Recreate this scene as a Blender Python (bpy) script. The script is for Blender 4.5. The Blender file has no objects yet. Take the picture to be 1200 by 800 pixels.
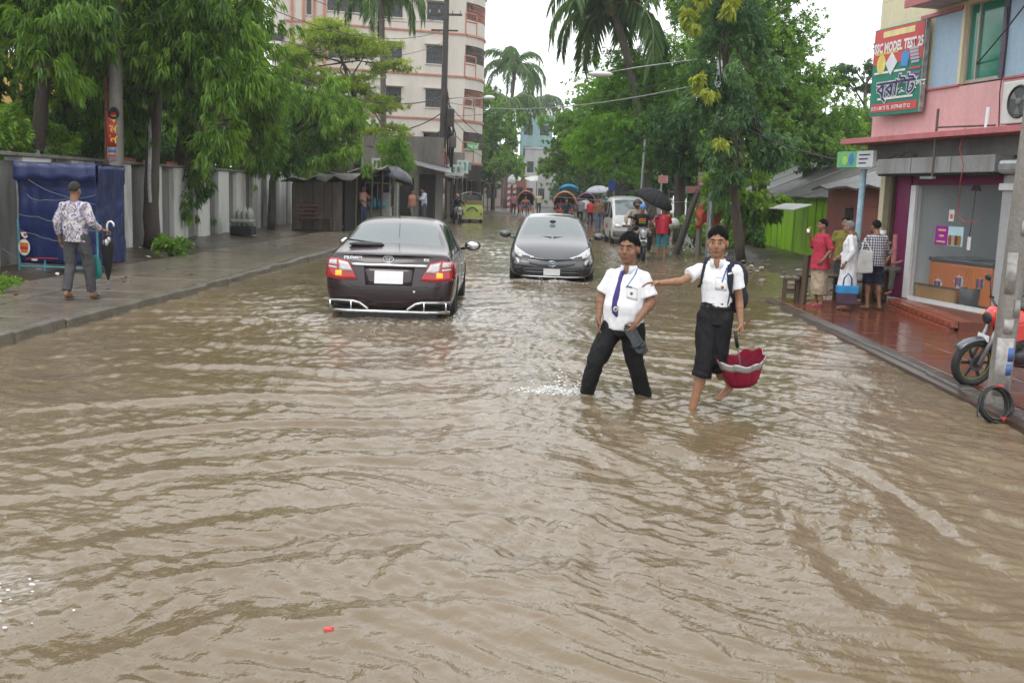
import bpy, bmesh, math, random
import numpy as np
from mathutils import Vector, Matrix, noise
from mathutils.bvhtree import BVHTree

R = math.radians
SC = bpy.context.scene
COL = SC.collection
# ---------------------------------------------------------------- camera
_pitch, _yaw, _roll = R(8.3), R(1.95), R(1.9)
_fw = Vector((-math.sin(_yaw)*math.cos(_pitch), math.cos(_yaw)*math.cos(_pitch), -math.sin(_pitch)))
_r0 = _fw.cross(Vector((0, 0, 1))).normalized()
_u0 = _r0.cross(_fw)
_rt = _r0*math.cos(_roll)+_u0*math.sin(_roll)
_up = _rt.cross(_fw)
cam_data = bpy.data.cameras.new('camera')
cam = bpy.data.objects.new('camera', cam_data)
COL.objects.link(cam)
cam.matrix_world = Matrix(((_rt.x, _up.x, -_fw.x, 0), (_rt.y, _up.y, -_fw.y, 0), (_rt.z, _up.z, -_fw.z, 1.75), (0, 0, 0, 1)))
cam_data.sensor_width = 36
cam_data.lens = 36
cam_data.clip_start = 0.1
cam_data.clip_end = 2000
SC.camera = cam
# ---------------------------------------------------------------- sky: bright overcast
world = bpy.data.worlds.new('World')
SC.world = world
world.use_nodes = True
nt = world.node_tree
nt.nodes.clear()
sky = nt.nodes.new('ShaderNodeTexSky')
sky.sky_type = 'NISHITA'
sky.sun_disc = False
SUN_EL, SUN_AZ = R(58), R(200)
sky.sun_elevation = SUN_EL
sky.sun_rotation = SUN_AZ
sky.air_density = 1.0
sky.dust_density = 4.0
scl = nt.nodes.new('ShaderNodeVectorMath'); scl.operation = 'SCALE'; scl.inputs[3].default_value = 0.10
nt.links.new(sky.outputs[0], scl.inputs[0])
# cloud cover: grey white, faintly uneven
tc = nt.nodes.new('ShaderNodeTexCoord')
nz = nt.nodes.new('ShaderNodeTexNoise'); nz.inputs['Scale'].default_value = 1.6; nz.inputs['Detail'].default_value = 4
nt.links.new(tc.outputs['Generated'], nz.inputs['Vector'])
cr = nt.nodes.new('ShaderNodeValToRGB')
cr.color_ramp.elements[0].position = 0.3; cr.color_ramp.elements[0].color = (1.72, 1.78, 1.84, 1)
cr.color_ramp.elements[1].position = 0.75; cr.color_ramp.elements[1].color = (2.02, 2.05, 2.08, 1)
nt.links.new(nz.outputs['Fac'], cr.inputs[0])
mx = nt.nodes.new('ShaderNodeMix'); mx.data_type = 'RGBA'; mx.inputs[0].default_value = 0.9
nt.links.new(scl.outputs[0], mx.inputs[6]); nt.links.new(cr.outputs[0], mx.inputs[7])
bg = nt.nodes.new('ShaderNodeBackground'); bg.inputs[1].default_value = 1.0
nt.links.new(mx.outputs[2], bg.inputs[0])
out = nt.nodes.new('ShaderNodeOutputWorld'); nt.links.new(bg.outputs[0], out.inputs[0])
sd = bpy.data.lights.new('sun', 'SUN'); sd.energy = 0.9; sd.angle = R(25); sd.color = (1, .97, .93)
sun = bpy.data.objects.new('sun', sd); COL.objects.link(sun)
sun.location = (0, 0, 40)
# sun_rotation measured clockwise from +Y
_sd = Vector((math.sin(SUN_AZ)*math.cos(SUN_EL), math.cos(SUN_AZ)*math.cos(SUN_EL), math.sin(SUN_EL)))
sun.rotation_euler = (_sd).to_track_quat('Z', 'Y').to_euler()
SC.view_settings.view_transform = 'Standard'
SC.view_settings.look = 'None'
SC.view_settings.exposure = 0.0
SC.view_settings.gamma = 1.0
SC.cycles.max_bounces = 8
SC.cycles.transparent_max_bounces = 12
SC.cycles.volume_bounces = 0
SC.cycles.use_denoising = True

# ---------------------------------------------------------------- helpers
class MB:
    """collects shapes for one mesh object"""
    def __init__(s): s.v = []; s.f = []; s.m = []
    def add(s, v, f, mi=0):
        b = len(s.v); s.v += [tuple(p) for p in v]
        s.f += [tuple(b+i for i in q) for q in f]; s.m += [mi]*len(f); return s
    def box(s, c, d, rz=0, mi=0, mat=None):
        x, y, z = d[0]/2, d[1]/2, d[2]/2
        v = [Vector(p) for p in ((-x,-y,-z),(x,-y,-z),(x,y,-z),(-x,y,-z),(-x,-y,z),(x,-y,z),(x,y,z),(-x,y,z))]
        m = mat.to_3x3() if mat is not None else Matrix.Rotation(rz, 3, 'Z')
        v = [m@p+Vector(c) for p in v]
        return s.add(v, [(0,3,2,1),(4,5,6,7),(0,1,5,4),(1,2,6,5),(2,3,7,6),(3,0,4,7)], mi)
    def beam(s, a, b, w, h, mi=0):
        a, b = Vector(a), Vector(b); d = b-a; L = d.length
        q = d.to_track_quat('Y', 'Z').to_matrix()
        return s.box((a+b)/2, (w, L, h), mat=q, mi=mi)
    def tube(s, pts, r, n=8, mi=0, cap=True, closed=False):
        pts = [Vector(p) for p in pts]; k = len(pts)
        rs = [r]*k if isinstance(r, (int, float)) else list(r)
        v = []; prev = None
        for i, p in enumerate(pts):
            if closed: t = (pts[(i+1) % k]-pts[i-1])
            else: t = pts[min(i+1, k-1)]-pts[max(i-1, 0)]
            t = t.normalized() if t.length > 1e-9 else Vector((0, 0, 1))
            if prev is None:
                a = Vector((1, 0, 0)) if abs(t.x) < .8 else Vector((0, 1, 0))
                prev = (a-t*a.dot(t)).normalized()
            else:
                prev = prev-t*prev.dot(t)
                prev = prev.normalized() if prev.length > 1e-6 else t.orthogonal().normalized()
            w = t.cross(prev)
            for j in range(n):
                a = 2*math.pi*j/n
                v.append(p+(prev*math.cos(a)+w*math.sin(a))*rs[i])
        f = []
        for i in range(k if closed else k-1):
            for j in range(n):
                i2 = (i+1) % k
                f.append((i*n+j, i*n+(j+1) % n, i2*n+(j+1) % n, i2*n+j))
        if cap and not closed:
            f.append(tuple(range(n-1, -1, -1))); f.append(tuple((k-1)*n+j for j in range(n)))
        return s.add(v, f, mi)
    def cyl(s, a, b, r, r2=None, n=10, mi=0): return s.tube([a, b], [r, r if r2 is None else r2], n, mi)
    def ell(s, c, r, rot=None, nu=12, nv=8, mi=0):
        c = Vector(c); v = []; f = []
        if isinstance(r, (int, float)): r = (r, r, r)
        for i in range(nv+1):
            th = math.pi*i/nv
            for j in range(nu):
                ph = 2*math.pi*j/nu
                p = Vector((r[0]*math.sin(th)*math.cos(ph), r[1]*math.sin(th)*math.sin(ph), r[2]*math.cos(th)))
                if rot is not None: p = rot@p
                v.append(c+p)
        for i in range(nv):
            for j in range(nu):
                a, b, cc, d = i*nu+j, i*nu+(j+1) % nu, (i+1)*nu+(j+1) % nu, (i+1)*nu+j
                if i == 0: f.append((a, d, cc))
                elif i == nv-1: f.append((a, d, b))
                else: f.append((a, d, cc, b))
        return s.add(v, f, mi)
    def capsule(s, a, b, r1, r2, n=12, mi=0):
        s.tube([a, b], [r1, r2], n, mi); s.ell(a, r1, None, n, 8, mi); s.ell(b, r2, None, n, 8, mi); return s
    def lathe(s, prof, n=16, c=(0, 0, 0), mi=0, rot=None):
        v = []; f = []; c = Vector(c)
        for r, z in prof:
            for j in range(n):
                a = 2*math.pi*j/n; p = Vector((r*math.cos(a), r*math.sin(a), z))
                v.append(c+(rot@p if rot is not None else p))
        for i in range(len(prof)-1):
            for j in range(n): f.append((i*n+j, i*n+(j+1) % n, (i+1)*n+(j+1) % n, (i+1)*n+j))
        return s.add(v, f, mi)
    def torus(s, c, axis, RR, r, n=24, m=8, mi=0, a0=0, a1=2*math.pi):
        q = Vector(axis).to_track_quat('Z', 'Y').to_matrix(); full = abs(a1-a0) > 6.28
        k = n if full else n+1
        pts = [Vector(c)+q@Vector((RR*math.cos(a0+(a1-a0)*i/n), RR*math.sin(a0+(a1-a0)*i/n), 0)) for i in range(k)]
        return s.tube(pts, r, m, mi, closed=full)
    def prism(s, poly, off, mi=0):
        """poly: 3D points in a plane, extruded by vector off"""
        k = len(poly); off = Vector(off); v = [Vector(p) for p in poly]; v += [p+off for p in v]
        return s.add(v, [tuple(range(k-1, -1, -1)), tuple(range(k, 2*k))]+[(i, (i+1) % k, k+(i+1) % k, k+i) for i in range(k)], mi)
    def grid(s, P, mi=0, closed=False):
        nr, nc = len(P), len(P[0]); v = [p for r in P for p in r]
        f = [(i*nc+j, i*nc+j+1, (i+1)*nc+j+1, (i+1)*nc+j) for i in range(nr-1) for j in range(nc-1)]
        return s.add(v, f, mi)
    def mesh(s, name, mats, smooth=False):
        me = bpy.data.meshes.new(name); me.from_pydata(s.v, [], s.f)
        for m in (mats if isinstance(mats, (list, tuple)) else [mats]): me.materials.append(m)
        if len(me.materials) > 1: me.polygons.foreach_set('material_index', s.m)
        bm = bmesh.new(); bm.from_mesh(me); bmesh.ops.recalc_face_normals(bm, faces=bm.faces); bm.to_mesh(me); bm.free()
        me.polygons.foreach_set('use_smooth', [bool(smooth)]*len(me.polygons)); me.update()
        return me
    def build(s, name, mats, parent=None, loc=(0, 0, 0), rz=0, smooth=False, bevel=0, seg=2):
        me = s.mesh(name, mats, smooth)
        if bevel:
            bm = bmesh.new(); bm.from_mesh(me)
            es = [e for e in bm.edges if len(e.link_faces) == 2 and e.calc_face_angle(0) > .5]
            bmesh.ops.bevel(bm, geom=es, offset=bevel, segments=seg, profile=.5, affect='EDGES', clamp_overlap=True)
            bm.to_mesh(me); bm.free()
        if smooth == 'auto': autosmooth(me)
        return obj(name, me, parent, loc, rz)

def autosmooth(me, ang=R(38)):
    me.polygons.foreach_set('use_smooth', [True]*len(me.polygons))
    bm = bmesh.new(); bm.from_mesh(me)
    for e in bm.edges:
        e.smooth = not (len(e.link_faces) == 2 and e.calc_face_angle(0) > ang)
    bm.to_mesh(me); bm.free()

def obj(name, me, parent=None, loc=(0, 0, 0), rz=0):
    o = bpy.data.objects.new(name, me); COL.objects.link(o)
    o.location = loc
    if rz: o.rotation_euler = (0, 0, rz)
    if parent is not None: o.parent = parent
    return o

def tag(o, label=None, cat=None, group=None, kind=None):
    if label: o['label'] = label
    if cat: o['category'] = cat
    if group: o['group'] = group
    if kind: o['kind'] = kind
    return o

def thing(name, label, cat, loc=(0, 0, 0), rz=0, group=None):
    o = bpy.data.objects.new(name, None); COL.objects.link(o)
    o.empty_display_size = .2
    o.location = loc; o.rotation_euler = (0, 0, rz)
    return tag(o, label, cat, group)

def struct(o): return tag(o, kind='structure')

def dup(o, loc=None, rz=None, label=None, parent=None):
    """copy of a thing with its parts and sub-parts (mesh data shared)"""
    c = o.copy(); COL.objects.link(c)
    if parent is not None: c.parent = parent
    if loc is not None: c.location = loc
    if rz is not None: c.rotation_euler = (0, 0, rz)
    if label: c['label'] = label
    for ch in list(o.children): dup(ch, parent=c)
    return c

def evaluated(me_or_obj, mods):
    """apply modifiers to a mesh, return the new mesh"""
    o = bpy.data.objects.new('tmp_shape', me_or_obj); COL.objects.link(o)
    for t, kw in mods:
        m = o.modifiers.new(t, t)
        for k, v in kw.items(): setattr(m, k, v)
    dg = bpy.context.evaluated_depsgraph_get()
    me = bpy.data.meshes.new_from_object(o.evaluated_get(dg))
    bpy.data.objects.remove(o)
    return me

def remeshed(mb, name, mat, voxel=.008, it=4, wrinkle=0, wscale=9, seed=0):
    """one continuous skin round all shapes in mb"""
    me = mb.mesh(name, mat)
    me = evaluated(me, [('REMESH', dict(mode='VOXEL', voxel_size=voxel, use_smooth_shade=True)), ('SMOOTH', dict(factor=.5, iterations=it))])
    me.name = name; me.materials.clear(); me.materials.append(mat)
    me.polygons.foreach_set('use_smooth', [True]*len(me.polygons))
    if wrinkle:
        n = len(me.vertices); co = np.empty(n*3); me.vertices.foreach_get('co', co)
        no = np.empty(n*3); me.vertices.foreach_get('normal', no); co = co.reshape(-1, 3); no = no.reshape(-1, 3)
        d = np.array([noise.fractal(Vector((p[0]*wscale*1.5+seed, p[1]*wscale*1.5, p[2]*wscale)), .8, 2.1, 3) for p in co])
        co += no*(d*wrinkle)[:, None]; me.vertices.foreach_set('co', co.ravel()); me.update()
    return me

def text_mesh(s, size, mat, name='lettering', align='LEFT', bold=0, sx=1, shear=0):
    cu = bpy.data.curves.new('t', 'FONT'); cu.body = s; cu.size = size; cu.align_x = align; cu.resolution_u = 2
    cu.offset = bold; cu.shear = shear
    o = bpy.data.objects.new('t', cu); COL.objects.link(o)
    dg = bpy.context.evaluated_depsgraph_get(); me = bpy.data.meshes.new_from_object(o.evaluated_get(dg))
    bpy.data.objects.remove(o); me.name = name; me.materials.clear(); me.materials.append(mat)
    if sx != 1:
        for v in me.vertices: v.co.x *= sx
    return me

# ---------------------------------------------------------------- materials
_M = {}
def mat(name, col, rough=.6, metal=0, var=.25, scale=6, bump=0, bscale=40, col2=None, spec=.5, coat=0, emis=0, alpha=1, stretch=None, trans=0, world_co=False):
    """procedural principled material: base colour broken up by two noises"""
    if name in _M: return _M[name]
    m = bpy.data.materials.new(name); m.use_nodes = True; _M[name] = m
    n = m.node_tree; p = n.nodes['Principled BSDF']
    p.inputs['Roughness'].default_value = rough; p.inputs['Metallic'].default_value = metal
    p.inputs['Specular IOR Level'].default_value = spec
    p.inputs['Coat Weight'].default_value = coat; p.inputs['Coat Roughness'].default_value = .04
    p.inputs['Transmission Weight'].default_value = trans
    m.diffuse_color = (*col, 1)
    if emis:
        p.inputs['Emission Color'].default_value = (*col, 1); p.inputs['Emission Strength'].default_value = emis
    c2 = col2 or tuple(max(0, c*(1-var)) for c in col)
    tcn = n.nodes.new('ShaderNodeTexCoord'); mp = n.nodes.new('ShaderNodeMapping')
    if world_co:
        g = n.nodes.new('ShaderNodeNewGeometry'); n.links.new(g.outputs['Position'], mp.inputs[0])
    else: n.links.new(tcn.outputs['Object'], mp.inputs[0])
    if stretch: mp.inputs['Scale'].default_value = stretch
    if var or col2:
        a = n.nodes.new('ShaderNodeTexNoise'); a.inputs['Scale'].default_value = scale; a.inputs['Detail'].default_value = 6; a.inputs['Roughness'].default_value = .65
        n.links.new(mp.outputs[0], a.inputs['Vector'])
        r = n.nodes.new('ShaderNodeValToRGB'); r.color_ramp.elements[0].position = .35; r.color_ramp.elements[1].position = .65
        r.color_ramp.elements[0].color = (*c2, 1); r.color_ramp.elements[1].color = (*col, 1)
        n.links.new(a.outputs['Fac'], r.inputs[0]); n.links.new(r.outputs[0], p.inputs['Base Color'])
    else: p.inputs['Base Color'].default_value = (*col, 1)
    if bump:
        b = n.nodes.new('ShaderNodeTexNoise'); b.inputs['Scale'].default_value = bscale; b.inputs['Detail'].default_value = 4
        n.links.new(mp.outputs[0], b.inputs['Vector'])
        bn = n.nodes.new('ShaderNodeBump'); bn.inputs['Strength'].default_value = bump; bn.inputs['Distance'].default_value = .02
        n.links.new(b.outputs['Fac'], bn.inputs['Height']); n.links.new(bn.outputs[0], p.inputs['Normal'])
    return m

def stained(name, col, stain, rough=.7, scale=1.2, low=.35, high=.7, bump=.3, bscale=30, streak=True, col3=None):
    """wall paint with grime streaks (patchy noise stretched down the wall)"""
    if name in _M: return _M[name]
    m = mat(name, col, rough, var=.12, scale=14, bump=bump, bscale=bscale)
    n = m.node_tree; p = n.nodes['Principled BSDF']
    src = p.inputs['Base Color'].links[0].from_socket
    tcn = n.nodes.new('ShaderNodeTexCoord'); mp = n.nodes.new('ShaderNodeMapping')
    mp.inputs['Scale'].default_value = (1, 1, .22) if streak else (1, 1, 1)
    n.links.new(tcn.outputs['Object'], mp.inputs[0])
    a = n.nodes.new('ShaderNodeTexNoise'); a.inputs['Scale'].default_value = scale; a.inputs['Detail'].default_value = 8; a.inputs['Roughness'].default_value = .7
    n.links.new(mp.outputs[0], a.inputs['Vector'])
    r = n.nodes.new('ShaderNodeValToRGB'); r.color_ramp.elements[0].position = low; r.color_ramp.elements[1].position = high
    r.color_ramp.elements[0].color = (0, 0, 0, 1); r.color_ramp.elements[1].color = (1, 1, 1, 1)
    n.links.new(a.outputs['Fac'], r.inputs[0])
    x = n.nodes.new('ShaderNodeMix'); x.data_type = 'RGBA'; x.inputs[7].default_value = (*stain, 1)
    n.links.new(r.outputs[0], x.inputs[0]); n.links.new(src, x.inputs[6]); n.links.new(x.outputs[2], p.inputs['Base Color'])
    return m

def glass(name, tint=(.02, .03, .03), rough=.03, alpha=.55, ior=1.5):
    """window glass: dark tinted, half see-through, reflective"""
    if name in _M: return _M[name]
    m = bpy.data.materials.new(name); m.use_nodes = True; _M[name] = m; n = m.node_tree
    p = n.nodes['Principled BSDF']; p.inputs['Base Color'].default_value = (*tint, 1); p.inputs['Roughness'].default_value = rough
    p.inputs['IOR'].default_value = ior; p.inputs['Alpha'].default_value = alpha
    # faint dirt so it is not perfect
    t = n.nodes.new('ShaderNodeTexNoise'); t.inputs['Scale'].default_value = 9
    r = n.nodes.new('ShaderNodeMapRange'); r.inputs[3].default_value = rough; r.inputs[4].default_value = rough+.06
    n.links.new(t.outputs['Fac'], r.inputs[0]); n.links.new(r.outputs[0], p.inputs['Roughness'])
    return m

def leaf_mat(name, dark, light, gloss=.25, transl=.35):
    """foliage: colour of each leaf from the 'tint' attribute"""
    if name in _M: return _M[name]
    m = bpy.data.materials.new(name); m.use_nodes = True; _M[name] = m; n = m.node_tree; n.nodes.clear()
    at = n.nodes.new('ShaderNodeAttribute'); at.attribute_name = 'tint'
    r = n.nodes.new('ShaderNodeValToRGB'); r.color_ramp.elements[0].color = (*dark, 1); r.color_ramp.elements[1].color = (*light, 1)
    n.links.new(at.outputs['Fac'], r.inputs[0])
    d = n.nodes.new('ShaderNodeBsdfPrincipled'); d.inputs['Roughness'].default_value = .42; d.inputs['Specular IOR Level'].default_value = gloss
    t = n.nodes.new('ShaderNodeBsdfTranslucent')
    h = n.nodes.new('ShaderNodeHueSaturation'); h.inputs['Hue'].default_value = .485; h.inputs['Value'].default_value = 1.5; h.inputs['Saturation'].default_value = 1.1
    n.links.new(r.outputs[0], d.inputs['Base Color']); n.links.new(r.outputs[0], h.inputs['Color']); n.links.new(h.outputs[0], t.inputs[0])
    x = n.nodes.new('ShaderNodeMixShader'); x.inputs[0].default_value = transl
    n.links.new(d.outputs[0], x.inputs[1]); n.links.new(t.outputs[0], x.inputs[2])
    o = n.nodes.new('ShaderNodeOutputMaterial'); n.links.new(x.outputs[0], o.inputs[0])
    return m
# ================================================================ SETTING: ground, water, pavements
rng = np.random.default_rng(7)
def fbm(x, y, sc, oc=3, seed=0.):
    return np.array([noise.fractal(Vector((a*sc+seed, b*sc-seed, seed)), 1.0, 2.0, oc) for a, b in zip(x.ravel(), y.ravel())]).reshape(x.shape)

def sheet(name, X, Y, Z, m, kind='structure', smooth=True, attrs=None):
    """grid mesh from 2D arrays, fast"""
    nr, nc = X.shape
    me = bpy.data.meshes.new(name)
    co = np.stack([X, Y, Z], -1).reshape(-1, 3).astype(np.float32)
    i = np.arange((nr-1)*(nc-1)); r, c = i//(nc-1), i % (nc-1); a = r*nc+c
    q = np.stack([a, a+1, a+nc+1, a+nc], -1).astype(np.int32)
    me.vertices.add(len(co)); me.vertices.foreach_set('co', co.ravel())
    me.loops.add(q.size); me.loops.foreach_set('vertex_index', q.ravel())
    me.polygons.add(len(q)); me.polygons.foreach_set('loop_start', np.arange(0, q.size, 4, dtype=np.int32)); me.polygons.foreach_set('loop_total', np.full(len(q), 4, np.int32))
    me.polygons.foreach_set('use_smooth', np.full(len(q), smooth))
    me.update(calc_edges=True); me.materials.append(m)
    for k, arr in (attrs or {}).items():
        at = me.attributes.new(k, 'FLOAT', 'POINT'); at.data.foreach_set('value', arr.ravel().astype(np.float32))
    o = obj(name, me); tag(o, kind=kind); return o

def smoothstep(a, b, x):
    t = np.clip((x-a)/(b-a), 0, 1); return t*t*(3-2*t)

m_mud = mat('wet_mud', (.105, .080, .056), .32, var=.55, scale=2.2, bump=.9, bscale=14, world_co=True)
# --- terrain
xs = np.concatenate([np.linspace(-300, -30, 12), np.linspace(-26, -12, 10), np.arange(-11.5, 14, .3), np.linspace(15, 40, 14), np.linspace(50, 300, 10)])
ys = np.concatenate([np.linspace(-60, -6, 8), np.arange(-4, 62, .45), np.linspace(64, 120, 20), np.linspace(140, 700, 10)])
X, Y = np.meshgrid(xs, ys)
Zr = -.13 + 0*X
bank = smoothstep(4.0, 7.2, X-.055*(Y-14)*0)*smoothstep(12.5, 17, Y)
Zr += bank*.30
nb = fbm(X, Y, .55, 4, 3.1)
Zr += bank*nb*.09
# far road rises out of the flood a little, patchy
far = smoothstep(42, 60, Y)*(np.abs(X) < 9)
Zr += far*(.095+.05*fbm(X, Y, .3, 3, 9.2))
Zr = np.where(X < -5.8, np.minimum(Zr, -.05), Zr)
ground = sheet('ground', X, Y, Zr, m_mud)

# --- flood water
def wave(X, Y, ang, lam, amp, ph, sharp=0.):
    k = 2*np.pi/lam; a = k*(X*math.cos(ang)+Y*math.sin(ang))+ph
    s = np.sin(a)
    if sharp: s = (1-sharp)*s+sharp*(1-2*np.abs(np.sin(a/2)))
    return amp*s
yr = [2.3]
while yr[-1] < 75: yr.append(yr[-1]+max(.0125, .0029*yr[-1]**1.18))
yr = np.concatenate([np.linspace(-12, 2.0, 40), np.array(yr)])
def axis(d0, d1, lim0, lim1, n):
    return np.linspace(lim0, lim1, n)
xr = np.concatenate([np.linspace(-6.1, -3.2, 130, endpoint=False), np.linspace(-3.2, 3.6, 360, endpoint=False), np.linspace(3.6, 7, 110, endpoint=False), np.linspace(7, 13, 40)])
X, Y = np.meshgrid(xr, yr)
wx = .35*np.sin(.7*X+.45*Y+1.3)+.22*np.sin(1.9*Y-.8*X)+.08*np.sin(5.1*X+2.3*Y)
wy = .30*np.sin(.6*Y-.9*X+.4)+.20*np.sin(1.7*X+.9*Y+2.)+.07*np.sin(4.3*Y-3.1*X)
Xw, Yw = X+wx, Y+wy
H = np.zeros_like(X)
rw = np.random.default_rng(21)
cx = .55+.02*Y                                                   # axis of the wake left by the passing vehicles
left = smoothstep(.2, -1.6, X-cx); right = smoothstep(-.3, 1.3, X-cx); mid = np.exp(-((X-cx+.3)/1.5)**2)
# V shaped wake: crests run away from the axis on either side
for lam, amp in ((.66, .0150), (.43, .0095), (.27, .0048)):
    H += left*wave(Xw, Yw, R(112), lam, amp, rw.uniform(0, 6), .35)*(.6+.4*np.sin(1.1*X+.5*Y))
    H += right*wave(Xw, Yw, R(52), lam*1.05, amp, rw.uniform(0, 6), .35)*(.6+.4*np.sin(.9*X-.6*Y+1))
nearw = smoothstep(9.5, 5.5, Y)
for lam, amp in ((.58, .0150), (.36, .0080), (.21, .0028)):
    H += nearw*smoothstep(-1.6, -.3, X-cx)*smoothstep(2.6, 1.2, X-cx)*wave(Xw, Yw, R(12), lam, amp, rw.uniform(0, 6), .45)
# wind and rain chop in every direction
for i in range(34):
    lam = .07*(1.75/.07)**(i/33.)
    H += wave(X+wx*.6, Y+wy*.6, rw.uniform(0, 2*np.pi), lam, (.0034*lam**.62 if lam < .3 else .0022*lam**.9)*(1.0+.3*mid), rw.uniform(0, 6))
# stirred water round the cars and the walkers
def blob(x0, y0, sx, sy): return np.exp(-((X-x0)/sx)**2-((Y-y0)/sy)**2)
stir = blob(-2.3, 12.6, 2.1, 1.6)+.8*blob(-4.2, 13.5, 1.2, 2.2)+.7*blob(.1, 19.6, 1.6, 1.3)+.7*blob(.5, 8.8, .7, .5)+.5*blob(1.5, 8.5, .5, .4)+.5*blob(-1, 17, 1.0, 3.)+.6*smoothstep(20, 30, Y)
for i in range(16):
    lam = .08*(.6/.08)**(i/15.)
    H += stir*wave(X+wx*.3, Y+wy*.3, rw.uniform(0, 2*np.pi), lam, .0085*lam**.8, rw.uniform(0, 6), .3)
# rings round the legs
for x0, y0, a in ((.38, 8.95, .010), (.86, 8.92, .007), (1.26, 8.4, .007), (1.66, 8.8, .005), (3.68, 8.36, .003)):
    d = np.hypot(X-x0, Y-y0); H += a*np.sin(d*2*np.pi/.17+1.)*np.exp(-d/.28)
# bow waves at the bumpers
H += .035*np.exp(-((Y-20.45)/.12)**2)*(np.abs(X-.05) < .95)*(.7+.3*np.sin(9*X))
calm = 1-.55*smoothstep(-4.2, -5.6, X)*smoothstep(14, 24, Y)
H *= calm
foam = .95*blob(.14, 8.97, .27, .09)*(np.sin(41*X+7*np.sin(33*Y))*np.sin(38*Y+5*np.sin(29*X)) > -.1)
foam += .42*blob(-2.35, 4.0, .28, .34)*(np.sin(37*X+7*np.sin(31*Y))*np.sin(33*Y+5*np.sin(27*X)) > .12)
foam += .5*np.exp(-((X+2.1)**2/1.0+(Y-13.35)**2/.12))*(np.sin(17*X+5*np.sin(15*Y))*np.sin(19*Y+4*np.sin(11*X)) > .15)
foam += .4*np.exp(-((X+1.05)**2/.03+(Y-14.6)**2/1.8))
foam += .45*blob(.05, 20.4, 1.0, .12)
foam = np.clip(foam, 0, 1)
def water_mat():
    m = bpy.data.materials.new('muddy_water'); m.use_nodes = True; n = m.node_tree; p = n.nodes['Principled BSDF']
    g = n.nodes.new('ShaderNodeNewGeometry')
    a = n.nodes.new('ShaderNodeTexNoise'); a.inputs['Scale'].default_value = .45; a.inputs['Detail'].default_value = 5
    n.links.new(g.outputs['Position'], a.inputs['Vector'])
    r = n.nodes.new('ShaderNodeValToRGB')
    r.color_ramp.elements[0].position = .3; r.color_ramp.elements[0].color = (.140, .099, .055, 1)
    r.color_ramp.elements[1].position = .7; r.color_ramp.elements[1].color = (.190, .145, .090, 1)
    n.links.new(a.outputs['Fac'], r.inputs[0])
    at = n.nodes.new('ShaderNodeAttribute'); at.attribute_name = 'foam'
    x = n.nodes.new('ShaderNodeMix'); x.data_type = 'RGBA'; x.inputs[7].default_value = (.72, .72, .70, 1)
    n.links.new(at.outputs['Fac'], x.inputs[0]); n.links.new(r.outputs[0], x.inputs[6]); n.links.new(x.outputs[2], p.inputs['Base Color'])
    p.inputs['Roughness'].default_value = .05; p.inputs['IOR'].default_value = 1.46
    # capillary ripples
    mp = n.nodes.new('ShaderNodeMapping'); mp.inputs['Scale'].default_value = (1, .75, 1); n.links.new(g.outputs['Position'], mp.inputs[0])
    b1 = n.nodes.new('ShaderNodeTexNoise'); b1.inputs['Scale'].default_value = 13; b1.inputs['Detail'].default_value = 3; b1.inputs['Distortion'].default_value = .9
    n.links.new(mp.outputs[0], b1.inputs['Vector'])
    b2 = n.nodes.new('ShaderNodeTexNoise'); b2.inputs['Scale'].default_value = 42; b2.inputs['Detail'].default_value = 2; b2.inputs['Distortion'].default_value = .6
    n.links.new(mp.outputs[0], b2.inputs['Vector'])
    u1 = n.nodes.new('ShaderNodeBump'); u1.inputs['Strength'].default_value = .6; u1.inputs['Distance'].default_value = .013
    u2 = n.nodes.new('ShaderNodeBump'); u2.inputs['Strength'].default_value = .55; u2.inputs['Distance'].default_value = .004
    n.links.new(b1.outputs['Fac'], u1.inputs['Height']); n.links.new(b2.outputs['Fac'], u2.inputs['Height'])
    n.links.new(u1.outputs[0], u2.inputs['Normal']); n.links.new(u2.outputs[0], p.inputs['Normal'])
    return m
water = sheet('flood_water', X, Y, H, water_mat(), attrs={'foam': foam})

# droplets thrown up by the wading leg and at the lower left
def spray(name, label_c, c, spread, n, up, seed):
    rs = np.random.default_rng(seed); mb = MB()
    for i in range(n):
        a = rs.uniform(0, 6.28); d = abs(rs.normal(0, 1))
        p = (c[0]+spread[0]*d*math.cos(a), c[1]+spread[1]*d*math.sin(a), c[2]+max(0.004, up*rs.exponential(1)*math.exp(-d)))
        s = rs.uniform(.003, .009)
        mb.ell(p, (s*rs.uniform(1, 2.4), s, s*.8), nu=6, nv=4)
    o = mb.build(name, mat('spray_white', (.8, .8, .79), .15, var=.1, spec=.6), smooth=True); tag(o, label_c, kind='stuff'); return o
spray('water_spray', 'white splash of water thrown up by the wading leg of the left boy', (.12, 8.97, .0), (.20, .07), 320, .05, 1)
spray('water_spray', 'spray of droplets at the lower left corner of the flood', (-2.35, 4.0, .0), (.2, .25), 70, .05, 2)
lt = MB(); lt.box((0, 0, .006), (.035, .02, .012)); lt.ell((.012, .006, .012), (.012, .008, .006), nu=6, nv=4)
o = lt.build('litter_scrap', mat('litter_red', (.75, .06, .06), .4, var=.2), loc=(-.82, 3.82, .008), bevel=.003); tag(o, 'small red scrap of plastic floating on the brown water in the foreground', 'litter')

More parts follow.
